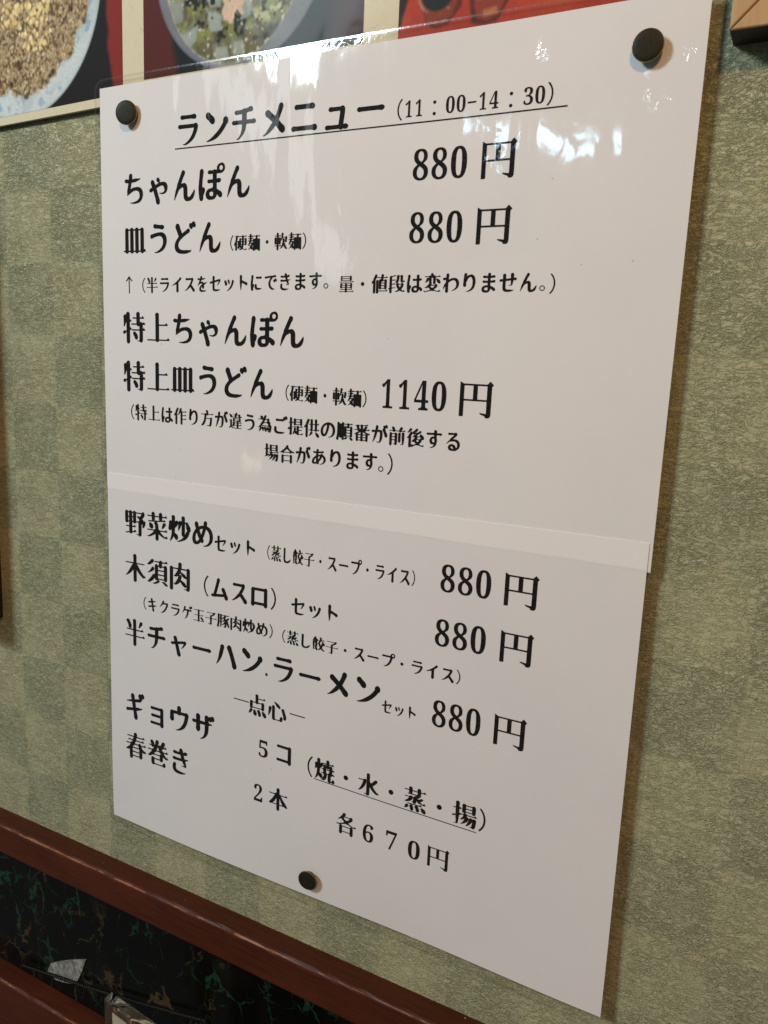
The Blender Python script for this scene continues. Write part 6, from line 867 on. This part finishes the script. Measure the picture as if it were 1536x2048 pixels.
    '麺': [[71,17,66,19,63,21,59,27,55,28,58,41,58,46,58,47,35,47,32,49,31,51,31,55,34,57,56,57,58,58,58,73,58,74,38,75,34,76,33,80,34,83,38,84,58,85,58,86,58,94,58,96,55,98,51,104,32,104,30,105,28,107,28,110,30,113,33,114,49,114,50,115,50,116,48,131,45,134,43,138,33,162,29,169,28,171,30,173,32,173,43,168,50,163,64,150,69,147,72,143,84,143,85,144,85,146,82,153,75,168,74,168,67,165,63,164,61,164,54,167,53,170,58,178,63,184,63,189,58,197,50,207,39,216,31,218,30,219,31,222,32,222,34,222,45,220,58,215,75,207,82,212,90,221,95,224,100,224,106,223,110,220,114,216,114,216,114,228,116,233,119,237,121,239,127,241,135,240,141,237,145,231,146,221,153,226,161,227,167,225,173,219,179,225,184,227,192,226,199,222,201,231,204,237,207,239,210,240,214,241,218,241,224,239,228,234,231,228,230,93,229,88,227,85,224,82,221,80,217,79,211,79,206,81,201,85,195,79,188,77,188,76,191,53,224,53,227,51,230,51,232,49,232,48,219,33,207,42,204,43,191,43,187,38,184,35,179,33,174,33,171,34,167,36,165,38,161,43,122,43,120,44,119,45,118,50,106,37,94,46,91,47,89,46,89,30,87,24,85,21,80,18,76,17], [120,53,159,53,159,59,156,77,148,81,144,86,140,82,135,79,130,78,124,80,120,83,117,86,115,91,114,98,113,98,109,94,108,94,96,103,90,104,89,102,89,86,90,85,108,84,115,82,116,80,104,65,92,74,90,74,89,58,91,57,111,57,115,55,118,55], [89,114,114,114,114,116,114,131,113,131,109,127,106,125,99,124,92,127,86,133,77,133,76,132,80,123,85,119], [113,160,114,159,114,162,114,195,114,198,112,194,103,181]],
    '（': [[212,26,205,33,195,46,187,59,180,74,176,85,172,100,170,114,169,135,170,144,172,159,176,173,181,186,188,200,195,211,203,223,212,231,213,232,224,227,225,225,209,205,202,195,196,182,191,169,188,156,186,142,185,132,186,116,188,102,191,89,195,77,201,65,207,55,216,43,225,32,224,31,215,27]],
    '）': [[40,26,30,31,29,33,37,42,45,53,51,63,58,76,62,88,65,100,68,121,68,137,66,154,62,170,58,182,51,195,44,206,29,225,30,227,41,232,48,225,58,212,66,200,73,186,78,173,81,159,83,146,85,129,83,112,81,99,78,84,72,70,67,59,59,46,46,30,41,26]],
    '：': [[125,74,119,76,115,81,112,86,112,90,112,94,115,100,120,104,124,105,128,106,135,105,140,101,143,98,145,93,145,86,142,80,138,76,132,74], [126,180,122,181,118,183,114,188,112,196,112,200,115,206,119,210,126,212,131,212,137,210,142,206,145,200,145,193,142,186,137,182,131,180]],
    '0': [[121,18,110,20,104,21,96,24,90,28,84,32,78,38,68,52,63,64,61,71,57,91,55,112,55,143,57,164,62,186,65,197,70,206,77,217,85,224,89,228,101,234,117,237,134,238,142,237,151,235,158,232,164,229,175,220,181,213,187,203,194,185,199,166,201,143,201,113,199,89,195,72,189,56,184,48,179,40,170,31,158,23,148,20,140,19], [127,38,133,38,138,40,142,43,147,52,150,61,153,80,155,116,155,139,154,163,152,187,149,200,146,206,142,213,136,217,128,219,120,217,115,213,111,208,108,201,105,188,103,174,101,139,101,117,102,93,103,77,106,61,110,51,114,43,120,39]],
    '1': [[125,18,98,38,88,45,74,51,57,57,56,59,58,68,62,75,69,79,75,80,83,78,90,74,100,64,113,50,114,50,114,50,114,200,113,211,111,215,110,218,104,221,100,222,74,222,73,224,73,237,75,238,199,238,200,236,200,224,199,222,172,222,169,221,163,218,160,210,159,206,159,19,158,18]],
    '2': [[115,18,98,20,87,23,75,29,68,35,61,43,57,52,57,55,57,64,59,71,63,78,66,81,71,84,83,88,95,89,95,88,96,73,98,62,101,50,105,45,108,41,116,38,124,36,131,38,136,40,141,45,145,52,146,58,147,70,147,80,144,98,140,109,134,120,120,140,109,152,56,206,55,208,55,237,58,238,198,238,199,237,200,219,201,176,200,174,183,174,179,187,176,194,171,199,163,203,158,204,87,204,85,204,135,156,152,140,168,121,180,107,186,97,189,89,192,77,193,64,190,51,188,46,183,39,175,31,164,25,148,20,131,18]],
    '3': [[115,18,101,20,91,22,82,25,70,32,64,38,60,46,58,53,58,63,60,68,63,72,70,77,81,81,96,83,97,82,98,62,100,55,103,47,107,42,112,39,116,37,126,36,131,38,135,40,138,42,141,46,144,51,146,56,147,67,147,75,145,88,140,99,138,103,133,108,127,112,121,114,115,115,90,115,89,117,89,132,91,134,114,134,124,135,132,138,137,141,142,144,146,148,150,154,154,164,155,175,154,186,152,194,150,199,146,205,138,212,131,215,125,216,120,217,110,216,105,215,98,213,89,206,86,201,83,195,81,188,81,180,80,179,77,179,68,182,63,185,60,187,56,194,55,203,57,211,61,218,68,225,75,230,87,234,100,237,112,238,127,238,144,236,158,233,172,226,184,218,192,207,197,197,200,183,201,170,199,159,196,151,191,144,184,137,176,131,169,128,158,123,151,121,149,120,162,114,172,108,182,98,188,90,191,83,192,76,193,62,191,53,188,44,183,38,176,31,169,28,159,23,148,20,138,19]],
    '4': [[135,18,132,22,48,161,47,163,47,180,49,181,130,181,132,182,132,203,131,209,129,213,126,217,119,220,109,222,99,222,98,224,98,236,99,238,206,238,207,236,206,222,194,221,184,217,181,215,179,212,177,204,178,182,179,181,208,181,209,179,209,163,209,161,208,161,179,160,178,160,177,159,177,19,175,18], [133,50,134,50,134,57,132,85,132,160,130,160,69,160,70,158,116,82]],
    '5': [[74,18,72,22,64,118,64,123,77,128,97,124,117,123,127,126,136,130,144,137,149,146,151,153,152,160,152,177,150,190,145,201,138,210,129,214,120,216,109,217,100,214,96,212,91,207,87,202,83,191,81,181,80,180,73,181,68,183,63,186,60,190,57,198,57,205,60,213,65,222,73,228,83,233,97,236,112,238,126,238,143,235,156,232,167,226,178,219,186,210,193,198,197,186,199,174,199,161,197,153,194,142,191,135,187,129,178,120,166,112,154,108,141,104,120,103,105,104,89,107,88,107,92,56,93,52,94,52,159,52,164,53,167,56,169,60,173,73,188,73,189,72,189,62,188,24,188,19,185,18]],
    '6': [[135,18,119,21,112,23,104,27,97,31,88,39,79,50,73,59,69,68,63,85,59,102,56,126,56,146,58,168,63,187,68,198,72,206,79,216,86,223,94,228,102,232,109,235,126,238,136,238,154,235,167,230,178,223,186,213,193,202,197,187,200,172,199,154,197,146,194,135,187,124,180,117,174,112,164,108,154,105,147,104,131,104,123,105,114,107,106,111,100,114,99,114,99,109,101,90,105,72,107,64,111,55,116,47,122,42,127,39,135,36,142,36,148,38,151,41,154,47,157,54,159,73,160,74,172,73,182,70,188,66,193,58,194,54,195,48,193,41,188,32,183,28,173,23,162,20,149,18], [123,122,132,122,136,123,141,126,146,129,150,136,152,140,156,155,156,178,155,191,152,200,149,207,146,211,142,215,135,218,129,218,122,216,119,213,112,206,108,198,104,188,102,179,100,164,99,150,99,136,103,132,112,127]],
    '7': [[56,18,55,19,55,34,54,78,54,82,54,83,72,83,74,67,76,61,80,55,85,53,91,52,171,52,172,52,92,236,92,238,93,238,117,238,119,234,202,34,202,32,202,19,200,18]],
    '8': [[121,18,108,20,100,21,93,24,85,28,78,32,73,37,68,44,64,51,62,60,60,72,62,85,64,94,68,100,73,107,82,116,96,127,95,128,80,137,73,142,62,152,58,158,55,167,53,178,53,183,55,196,59,206,65,215,75,224,88,231,102,236,119,238,134,238,151,236,166,232,178,226,187,218,195,208,199,200,202,191,203,176,201,165,199,158,195,151,190,144,181,136,175,131,155,120,154,119,172,107,180,101,187,94,190,87,193,75,193,66,191,54,187,45,183,39,178,33,170,27,162,23,150,20,142,19], [125,36,130,35,136,37,140,38,144,41,148,45,152,51,154,58,156,66,155,80,152,91,148,97,145,102,139,106,135,108,121,102,110,93,107,88,105,83,102,73,102,65,103,58,105,52,108,46,115,39,119,37], [117,139,119,139,131,146,147,156,155,164,157,167,160,175,161,180,161,189,160,195,157,203,154,208,150,213,144,217,136,220,131,221,120,220,115,218,107,214,103,210,100,206,97,200,95,192,94,188,94,175,96,166,98,160,100,156,107,147]],
    '9': [[118,18,103,21,92,25,80,33,73,40,67,49,61,62,57,75,56,84,56,97,57,106,60,117,64,126,73,137,82,144,90,148,97,150,110,153,119,153,127,152,135,149,142,146,150,140,156,134,157,134,156,157,154,171,150,186,146,196,140,206,132,214,124,218,116,219,108,219,101,216,94,212,90,207,84,198,80,188,78,187,75,188,70,191,66,196,65,202,65,210,68,218,74,226,80,230,89,235,98,237,107,238,119,238,129,237,145,233,152,229,160,224,172,214,178,206,183,198,188,188,192,175,197,154,200,129,199,101,197,82,194,73,190,60,181,45,177,40,171,34,163,28,155,24,146,21,136,19], [125,38,131,39,137,41,142,45,147,52,151,60,154,72,156,85,157,98,157,112,151,121,146,126,141,128,137,130,129,131,122,131,115,128,110,125,107,121,104,114,101,107,100,94,100,81,101,70,103,62,106,52,111,45,115,41,120,39]],
}
GL = {k: [[((p[i] - 18) / 220.0, (p[i + 1] - 18) / 220.0) for i in range(0, len(p), 2)] for p in ls] for k, ls in GLYPH_OUTLINES.items()}
_tess = {}


def area2(P): return sum(P[i][0] * P[(i + 1) % len(P)][1] - P[(i + 1) % len(P)][0] * P[i][1] for i in range(len(P)))


def pin(p, P):
    odd = False
    for i in range(len(P)):
        (x0, y0), (x1, y1) = P[i], P[(i + 1) % len(P)]
        if (y0 > p[1]) != (y1 > p[1]) and p[0] < (x1 - x0) * (p[1] - y0) / (y1 - y0) + x0: odd = not odd
    return odd


def tess(ch):
    if ch in _tess: return _tess[ch]
    loops = GL[ch]; V = []; F = []
    depth = [sum(1 for j, Q in enumerate(loops) if j != i and pin(P[0], Q)) for i, P in enumerate(loops)]
    for i, P in enumerate(loops):
        if depth[i] % 2: continue
        holes = [Q for j, Q in enumerate(loops) if depth[j] == depth[i] + 1 and pin(Q[0], P)]
        grp = [[Vector((x, y, 0)) for x, y in L] for L in [P] + holes]
        base = len(V)
        for L in grp: V += [(p.x, p.y) for p in L]
        F += [tuple(base + k for k in t3) for t3 in tessellate_polygon(grp)]
    _tess[ch] = (V, F)
    return _tess[ch]


# words, left edge of the em box, em width, line centre, pivot, tilt, digit height (all mm on the sheet)
RUNS = {'heading': [('ランチメニュー', 35.98, 12.062, 17.94, 78.42, 0.0053, 10.26)],
 'heading_hours': [('(11：00-14：30)', 122.27, 6.72, 19.8, 147.44, 0.0106, 4.62)],
 'champon': [('ちゃんぽん', 10.72, 11.829, 35.74, 40.43, 0.0031, 10.42),
   ('880', 129.07, 12.347, 35.59, 138.33, 0.012, 8.92),
   ('円', 150.58, 11.909, 35.76, 156.84, 0.0, 10.64)],
 'sara': [('皿うどん', 10.68, 11.746, 53.41, 33.85, 0.0024, 8.9),
   ('(硬麺・軟麺)', 59.84, 5.567, 55.88, 76.52, 0.0048, 4.94),
   ('880', 128.9, 12.265, 53.53, 138.1, 0.012, 9.08),
   ('円', 150.27, 12.06, 53.7, 156.6, 0.0, 10.58)],
 'note': [('↑', 9.97, 7.28, 69.27, 13.58, 0.0, 6.16),
   ('(半ライスをセットにできます。', 18.97, 5.935, 69.09, 60.6, -0.012, 5.37),
   ('量・値段は変わりません', 104.81, 6.047, 69.68, 137.94, -0.0016, 5.13),
   ('。', 171.44, 5.327, 69.85, 172.46, 0.0, 1.51),
   (')', 174.29, 6.197, 70.11, 175.39, 0.0, 4.62)],
 'toku_champon': [('特上ちゃんぽん', 9.78, 11.925, 84.91, 51.11, -0.0006, 10.93)],
 'toku_sara': [('特上皿うどん', 9.57, 11.922, 102.86, 44.93, -0.0037, 11.18),
   ('(硬麺・軟麺)', 84.33, 5.615, 105.44, 101.15, 0.0117, 6.06),
   ('1140', 121.41, 12.021, 103.42, 133.43, -0.0094, 9.14),
   ('円', 148.28, 12.269, 103.57, 154.72, 0.0, 10.56)],
 'note2': [('(特上は作り方が違う為ご提供の順番が前後する', 12.27, 6.463, 116.53, 81.95, 0.0015, 5.75)],
 'note3': [('場合があります', 76.65, 6.521, 126.05, 99.38, -0.012, 6.14),
   ('。', 122.03, 6.411, 125.94, 123.26, 0.0, 1.63),
   (')', 125.21, 7.81, 125.84, 126.59, 0.0, 5.65)],
 'yasai': [('野菜炒め', 9.34, 11.467, 159.69, 32.01, -0.012, 11.16),
   ('セット', 54.75, 6.659, 161.87, 64.43, -0.012, 5.7),
   ('(蒸し餃子・スープ・ライス)', 78.27, 4.653, 161.89, 108.49, -0.0013, 6.22),
   ('880', 146.31, 11.991, 159.85, 155.3, -0.012, 9.1),
   ('円', 167.07, 12.159, 159.9, 173.46, 0.0, 10.69)],
 'musuro': [('木須肉', 8.77, 11.741, 178.05, 26.24, -0.012, 11.2),
   ('(ムスロ)', 48.35, 9.189, 179.0, 66.69, -0.012, 7.82),
   ('セット', 89.55, 6.892, 179.59, 99.57, -0.012, 5.51),
   ('880', 145.47, 12.226, 177.98, 154.64, -0.012, 9.16),
   ('円', 167.01, 11.989, 178.11, 173.3, 0.0, 10.72)],
 'note4': [('(キクラゲ玉子豚肉炒め)', 17.88, 5.947, 191.46, 50.55, -0.0106, 5.4),
   ('(蒸し餃子・スープ・ライス)', 85.32, 5.494, 191.61, 121.0, -0.0023, 5.06)],
 'han': [('半チャーハン', 8.24, 11.676, 204.85, 43.29, -0.012, 10.93),
   ('.', 78.54, 8.515, 205.4, 79.72, 0.0, 0.97),
   ('ラーメン', 81.18, 11.617, 204.44, 104.96, -0.012, 9.59),
   ('セット', 127.83, 4.537, 207.84, 134.43, -0.012, 3.93),
   ('880', 146.14, 11.874, 205.47, 155.04, -0.012, 9.31),
   ('円', 166.98, 11.94, 205.64, 173.24, 0.0, 10.78)],
 'tenshin': [('—', 63.76, 8.962, 220.83, 67.72, 0.0, 0.6),
   ('点心', 71.21, 8.974, 221.09, 80.34, 0.0, 8.36),
   ('—', 89.34, 8.663, 220.54, 93.16, 0.0, 0.58)],
 'gyoza': [('ギョウザ', 7.51, 12.093, 236.76, 32.08, -0.012, 11.11),
   ('5', 76.26, 10.29, 237.72, 78.84, 0.0, 6.84),
   ('コ', 83.52, 9.061, 236.96, 88.24, 0.0, 5.95),
   ('(焼・水・蒸・揚)', 97.09, 9.021, 238.2, 133.14, -0.0055, 7.97)],
 'haru': [('春巻き', 7.89, 12.138, 254.51, 25.3, -0.012, 11.56),
   ('2', 74.42, 9.659, 256.13, 76.83, 0.0, 7.01),
   ('本', 81.44, 9.364, 255.93, 86.1, 0.0, 8.15),
   ('各', 111.71, 8.604, 255.98, 116.02, 0.0, 8.95),
   ('6', 122.37, 10.388, 256.47, 124.96, 0.0, 6.89),
   ('7', 131.57, 10.279, 256.21, 134.14, 0.0, 6.97),
   ('0', 140.14, 10.833, 256.78, 142.85, 0.0, 6.88),
   ('円', 147.21, 8.96, 256.74, 151.91, 0.0, 8.07)]}
LABELS = {'heading': 'heading line of large letters', 'note': 'small note line with an arrow', 'tenshin': 'short centred line between dashes'}
RULES = {'heading': [(36.2, 23.6, 175.6, 23.7, 0.40)], 'gyoza': [(101.7, 242.6, 164.6, 243.0, 0.32)]}
KANA = set('ランチメニュちゃんぽうどラスをセットにできますはわりせがごのめプしムロキクゲハギョウザコイる')
TALL = {('yasai', '(蒸し餃子・スープ・ライス)'): 1.27, ('toku_sara', '(硬麺・軟麺)'): 1.08, ('sara', '(硬麺・軟麺)'): 1.03, ('han', 'セット'): 1.1}


def add_bar(V, F, u0, v0, u1, v1, th):
    n = 24
    b = len(V)
    for i in range(n + 1):
        t = i / n; u = u0 + (u1 - u0) * t; v = v0 + (v1 - v0) * t
        V += [(u, v - th / 2), (u, v + th / 2)]
    for i in range(n):
        a = b + 2 * i
        F.append((a, a + 1, a + 3, a + 2))


GROUPS = []
for line, runs in RUNS.items():
    cur = []
    for r in runs:
        if cur and (len(r[0]) > 1 or r[0] in '円5コ2本各—'):
            pass
        if cur and not (r[0] in '。).' or r[0] in ('ラーメン',) or (line == 'haru' and r[0] in '本670円')
                        or (line == 'gyoza' and r[0] == 'コ')):
            GROUPS.append((line, cur)); cur = []
        cur.append(r)
    GROUPS.append((line, cur))
ruled = set()
for line, runs in GROUPS:
    V = []; F = []
    for (text, x0, em, vc, pu, slope, dh) in runs:
        x = x0
        for ch in text:
            dig = ch.isdigit()
            w = 0.5 if (ch in '()-' or dig) else 1.0
            if ch == '-':
                vv = vc + slope * (x - pu)
                add_bar(V, F, x + .05 * em, vv, x + .45 * em, vv, 0.07 * em)
            elif ch == '—':
                vv = vc + slope * (x - pu)
                add_bar(V, F, x + .12 * em, vv, x + .9 * em, vv, 0.42)
            else:
                key = {'(': '（', ')': '）'}.get(ch, ch)
                gv, gf = tess(key)
                b = len(V)
                if dig:
                    xs_ = [p[0] for p in gv]; gx0, gx1 = min(xs_), max(xs_)
                    kx = (0.41 if ch != '1' else 0.33) * em / (gx1 - gx0)
                    ox = x + 0.25 * em - kx * (gx0 + gx1) / 2
                    for (gx_, gy_) in gv:
                        u = ox + gx_ * kx
                        V.append((u, vc + slope * (u - pu) + (gy_ - 0.5) * dh))
                else:
                    ox = x - (0.5 * em if ch == '(' else 0)
                    hh = em * (0.96 if ch != '円' else 0.945) * (1.12 if ch in KANA else 1.0) * TALL.get((line, text), 1.0)
                    for (gx_, gy_) in gv:
                        u = ox + gx_ * em
                        V.append((u, vc + slope * (u - pu) + (gy_ - 0.5) * hh))
                F += [tuple(b + q for q in f) for f in gf]
            x += w * em
    for r in RULES.get(line, []):
        if any(abs(q[1] - r[0]) < 6 for q in runs):
            add_bar(V, F, *r)
    vm = sum(v for _, v in V) / len(V)
    off = 0.00006 if vm < 144 else 0.00031
    V3 = [(u / 1000, -D - off - warp(u / 1000, v / 1000), -v / 1000) for u, v in V]
    o = obj_from('printed_words', V3, F, M_ink, upper if vm < 144 else lower)
    bmx = bmesh.new(); bmx.from_mesh(o.data)
    for f in bmx.faces:
        if f.normal.y > 0: f.normal_flip()
    bmx.to_mesh(o.data); bmx.free()
    o['label'] = 'black lettering reading ' + ' '.join(r[0] for r in runs)

# ------------------------------------------------------------------ thumb tacks
def lathe(bm, prof, seg=40):
    rings = []
    for r, h in prof:
        if r < 1e-6: rings.append([bm.verts.new((0, -h, 0))]); continue
        rings.append([bm.verts.new((r * math.cos(2 * math.pi * k / seg), -h, r * math.sin(2 * math.pi * k / seg))) for k in range(seg)])
    for a, b in zip(rings, rings[1:]):
        for k in range(seg):
            q = (k + 1) % seg
            if len(a) == 1: bm.faces.new((a[0], b[q], b[k]))
            elif len(b) == 1: bm.faces.new((a[k], a[q], b[0]))
            else: bm.faces.new((a[k], a[q], b[q], b[k]))


def make_tack():
    t = empty('thumb_tack')
    bm = bmesh.new(); lathe(bm, [(0, 3.22e-3), (1.6e-3, 3.21e-3), (3.2e-3, 3.17e-3), (4.3e-3, 3.08e-3), (4.75e-3, 2.92e-3)])
    obj_bm('tack_head', bm, M_tack, t, smooth=True)
    bm = bmesh.new(); lathe(bm, [(4.75e-3, 2.92e-3), (4.95e-3, 2.62e-3), (4.9e-3, 2.3e-3), (4.3e-3, 1.7e-3), (3.3e-3, 1.5e-3)])
    obj_bm('tack_rim', bm, M_rim, t, smooth=True)
    bm = bmesh.new(); lathe(bm, [(3.3e-3, 1.5e-3), (3.2e-3, 0.2e-3), (3.1e-3, 0.0), (0.6e-3, -0.0), (0.55e-3, -9e-3), (0, -11e-3)])
    obj_bm('tack_stem', bm, M_tack, t, smooth=True)
    return t


def copy_tree(o):
    c = o.copy(); col.objects.link(c)
    for ch in list(o.children):
        d = ch.copy(); col.objects.link(d); d.parent = c
    return c


tack = make_tack()
for i, (x, z, label, rz, sc) in enumerate(((0.1958, -0.0122, 'dark brass thumb tack near the top right corner of the menu', 0.05, 0.80),
                                      (0.0150, -0.0103, 'dark brass thumb tack in the top left corner of the menu', 0.02, 0.84),
                                      (0.1014, -0.2824, 'dark brass thumb tack with shiny rim at the bottom edge of the menu', 0.04, 0.76))):
    o = tack if i == 0 else copy_tree(tack)
    o.location = (x, -D - 0.0004, z)
    o.scale = (sc, min(1.0, sc * 1.1), sc)
    o.rotation_euler = (rz, 0.0, (0.05, 0.30, 0.10)[i])
    props(o, label, 'thumb tack', 'thumb tacks holding the menu')

# ------------------------------------------------------------------ picture frames beside the menu
def make_frame(w, h, bw, d):
    """mitred frame; origin at its lower left corner against the wall"""
    t = empty('picture_frame')
    g = 0.00010
    def bar(pts, name):
        # pts: four (x,z) of the front face, counter-clockwise
        V = [(x, -d, z) for x, z in pts] + [(x, 0, z) for x, z in pts]
        F = [(0, 1, 2, 3), (7, 6, 5, 4)] + [(i, i + 4, (i + 1) % 4 + 4, (i + 1) % 4) for i in range(4)]
        o = obj_from(name, V, F, M_tan, t)
        o.data.materials.append(M_edge_shade)
        bmx = bmesh.new(); bmx.from_mesh(o.data)
        bmesh.ops.recalc_face_normals(bmx, faces=bmx.faces)
        ed = [e for e in bmx.edges if abs(e.verts[0].co.y + d) < 1e-6 and abs(e.verts[1].co.y + d) < 1e-6]
        bmesh.ops.bevel(bmx, geom=ed, offset=0.0004, segments=2, profile=0.5, affect='EDGES')
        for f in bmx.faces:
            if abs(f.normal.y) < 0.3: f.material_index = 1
        bmx.to_mesh(o.data); bmx.free()
        return o
    bar([(g, 0), (w - g, 0), (w - bw - g, bw), (bw + g, bw)], 'frame_bar')
    bar([(w, g), (w, h - g), (w - bw, h - bw - g), (w - bw, bw + g)], 'frame_bar')
    bar([(w - g, h), (g, h), (bw + g, h - bw), (w - bw - g, h - bw)], 'frame_bar')
    bar([(0, h - g), (0, g), (bw, bw + g), (bw, h - bw - g)], 'frame_bar')
    obj_bm('corner_spline', box_bm(0.001, w - 0.001, -d * 0.9, -0.001, 0.001, 0.0012), M_edge_shade, t)
    obj_bm('backing_board', box_bm(bw - 0.002, w - bw + 0.002, -0.004, -0.001, bw - 0.002, h - bw + 0.002), M_back, t)
    return t


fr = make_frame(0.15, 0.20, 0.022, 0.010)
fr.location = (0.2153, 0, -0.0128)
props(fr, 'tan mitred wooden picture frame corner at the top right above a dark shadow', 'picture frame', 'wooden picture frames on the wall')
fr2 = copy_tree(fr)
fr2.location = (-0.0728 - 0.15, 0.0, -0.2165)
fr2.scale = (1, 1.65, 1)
props(fr2, 'wooden picture frame left of the menu that throws the brown shadow strip', 'picture frame', 'wooden picture frames on the wall')

# ------------------------------------------------------------------ things in front of the marble
N = NT('pale_scrap')
g = N.noise(N.coords(), 260, 4, 0.7, 1.2)
N.set(Base_Color=N.mix(N.smooth(g, 0.35, 0.62), (0.30, 0.33, 0.33), (0.14, 0.13, 0.12)), Roughness=0.5)
P = [(-.0505, -.3925), (-.0480, -.3870), (-.0425, -.3835), (-.0340, -.3790), (-.0235, -.3742), (-.0262, -.3815), (-.0305, -.3900), (-.0330, -.3915), (-.0395, -.3935), (-.0450, -.3945)]
V = [(x, -0.0006, z) for x, z in P] + [(x, -0.0001, z) for x, z in P]
n = len(P)
F = [tuple(range(n)), tuple(reversed(range(n, 2 * n)))] + [(i, (i + 1) % n, (i + 1) % n + n, i + n) for i in range(n)]
o = obj_from('paper_scrap', V, F, N.m)
props(o, 'pale grey torn scrap stuck on the black marbled panel', 'paper scrap')

N = NT('dark_helix')
N.set(Base_Color=(0.006, 0.006, 0.006), Roughness=0.45)
a = Vector((-0.066, -0.0022, -0.3945)); b = Vector((0.050, -0.0022, -0.3705))  # thin dark helix laid slantwise across the panel
V = []; F = []
turns = 90; seg = 10; steps = turns * 10; ax = (b - a).normalized(); L = (b - a).length
e1 = Vector((0, -1, 0)); e2 = ax.cross(e1).normalized()
for i in range(steps + 1):
    t = i / steps; ang = 2 * math.pi * turns * t
    sag = -0.0012 * math.sin(t * math.pi)
    cpt = a + ax * (L * t) + Vector((0, 0, sag))
    rad = e1 * math.cos(ang) + e2 * math.sin(ang)
    for k in range(5):
        q = 2 * math.pi * k / 5
        V.append(cpt + rad * (0.0006 + 0.00032 * math.cos(q)) + ax * 0.00032 * math.sin(q))
for i in range(steps):
    for k in range(5):
        F.append((i * 5 + k, i * 5 + (k + 1) % 5, (i + 1) * 5 + (k + 1) % 5, (i + 1) * 5 + k))
o = obj_from('black_helix', V, F, N.m, smooth=True)
props(o, 'thin black helix running across the black marbled panel', 'helix')

holder = empty('acrylic_holder', (0.0170, -0.022, -0.4213))
props(holder, 'small clear acrylic holder with a white card at the bottom edge', 'holder')
N = NT('clear_acrylic')
N.set(Base_Color=(0.93, 0.90, 0.80), Roughness=0.04, Transmission_Weight=1.0, IOR=1.45)
M_acr = N.m
N = NT('white_card')
N.set(Base_Color=N.mix(N.noise(N.coords(), 300, 3), (0.80, 0.76, 0.66), (0.72, 0.67, 0.56)), Roughness=0.7)
M_card = N.m
N = NT('gold_foil')
g = N.noise(N.coords(), 220, 4, 0.7, 0.8)
N.set(Base_Color=N.mix(N.smooth(g, .35, .65), (0.55, 0.38, 0.10), (0.22, 0.16, 0.05)), Metallic=0.7, Roughness=0.28, Normal=N.bump(g, 1.0, 0.002))
M_foil = N.m
rot = Matrix.Rotation(math.radians(-7), 4, 'Z')
parts = [('clear_case', box_bm(0.0, 0.085, -0.0045, 0.0, 0.0, 0.0655, 0.0011, 3), M_acr),
         ('white_card', box_bm(0.0050, 0.0140, -0.0030, -0.0024, 0.004, 0.0600), M_card)]
for nm_, bm, mt in parts:
    o = obj_bm(nm_, bm, mt, holder, smooth=(nm_ == 'clear_case'))
bm = bmesh.new()
bmesh.ops.create_grid(bm, x_segments=30, y_segments=30, size=0.5)
rnd = random.Random(5)
for v in bm.verts:
    x, y = v.co.x + 0.5, v.co.y + 0.5
    v.co = Vector((0.024 + x * 0.056, -0.0024 + rnd.uniform(-0.0011, 0.0011) * (1 if 0 < x < 1 else 0.2), 0.004 + y * (0.0605 + 0.002 * math.sin(x * 19) - 0.004 * x)))
obj_bm('gold_foil', bm, M_foil, holder)
holder.rotation_euler = (0, 0, math.radians(-6))
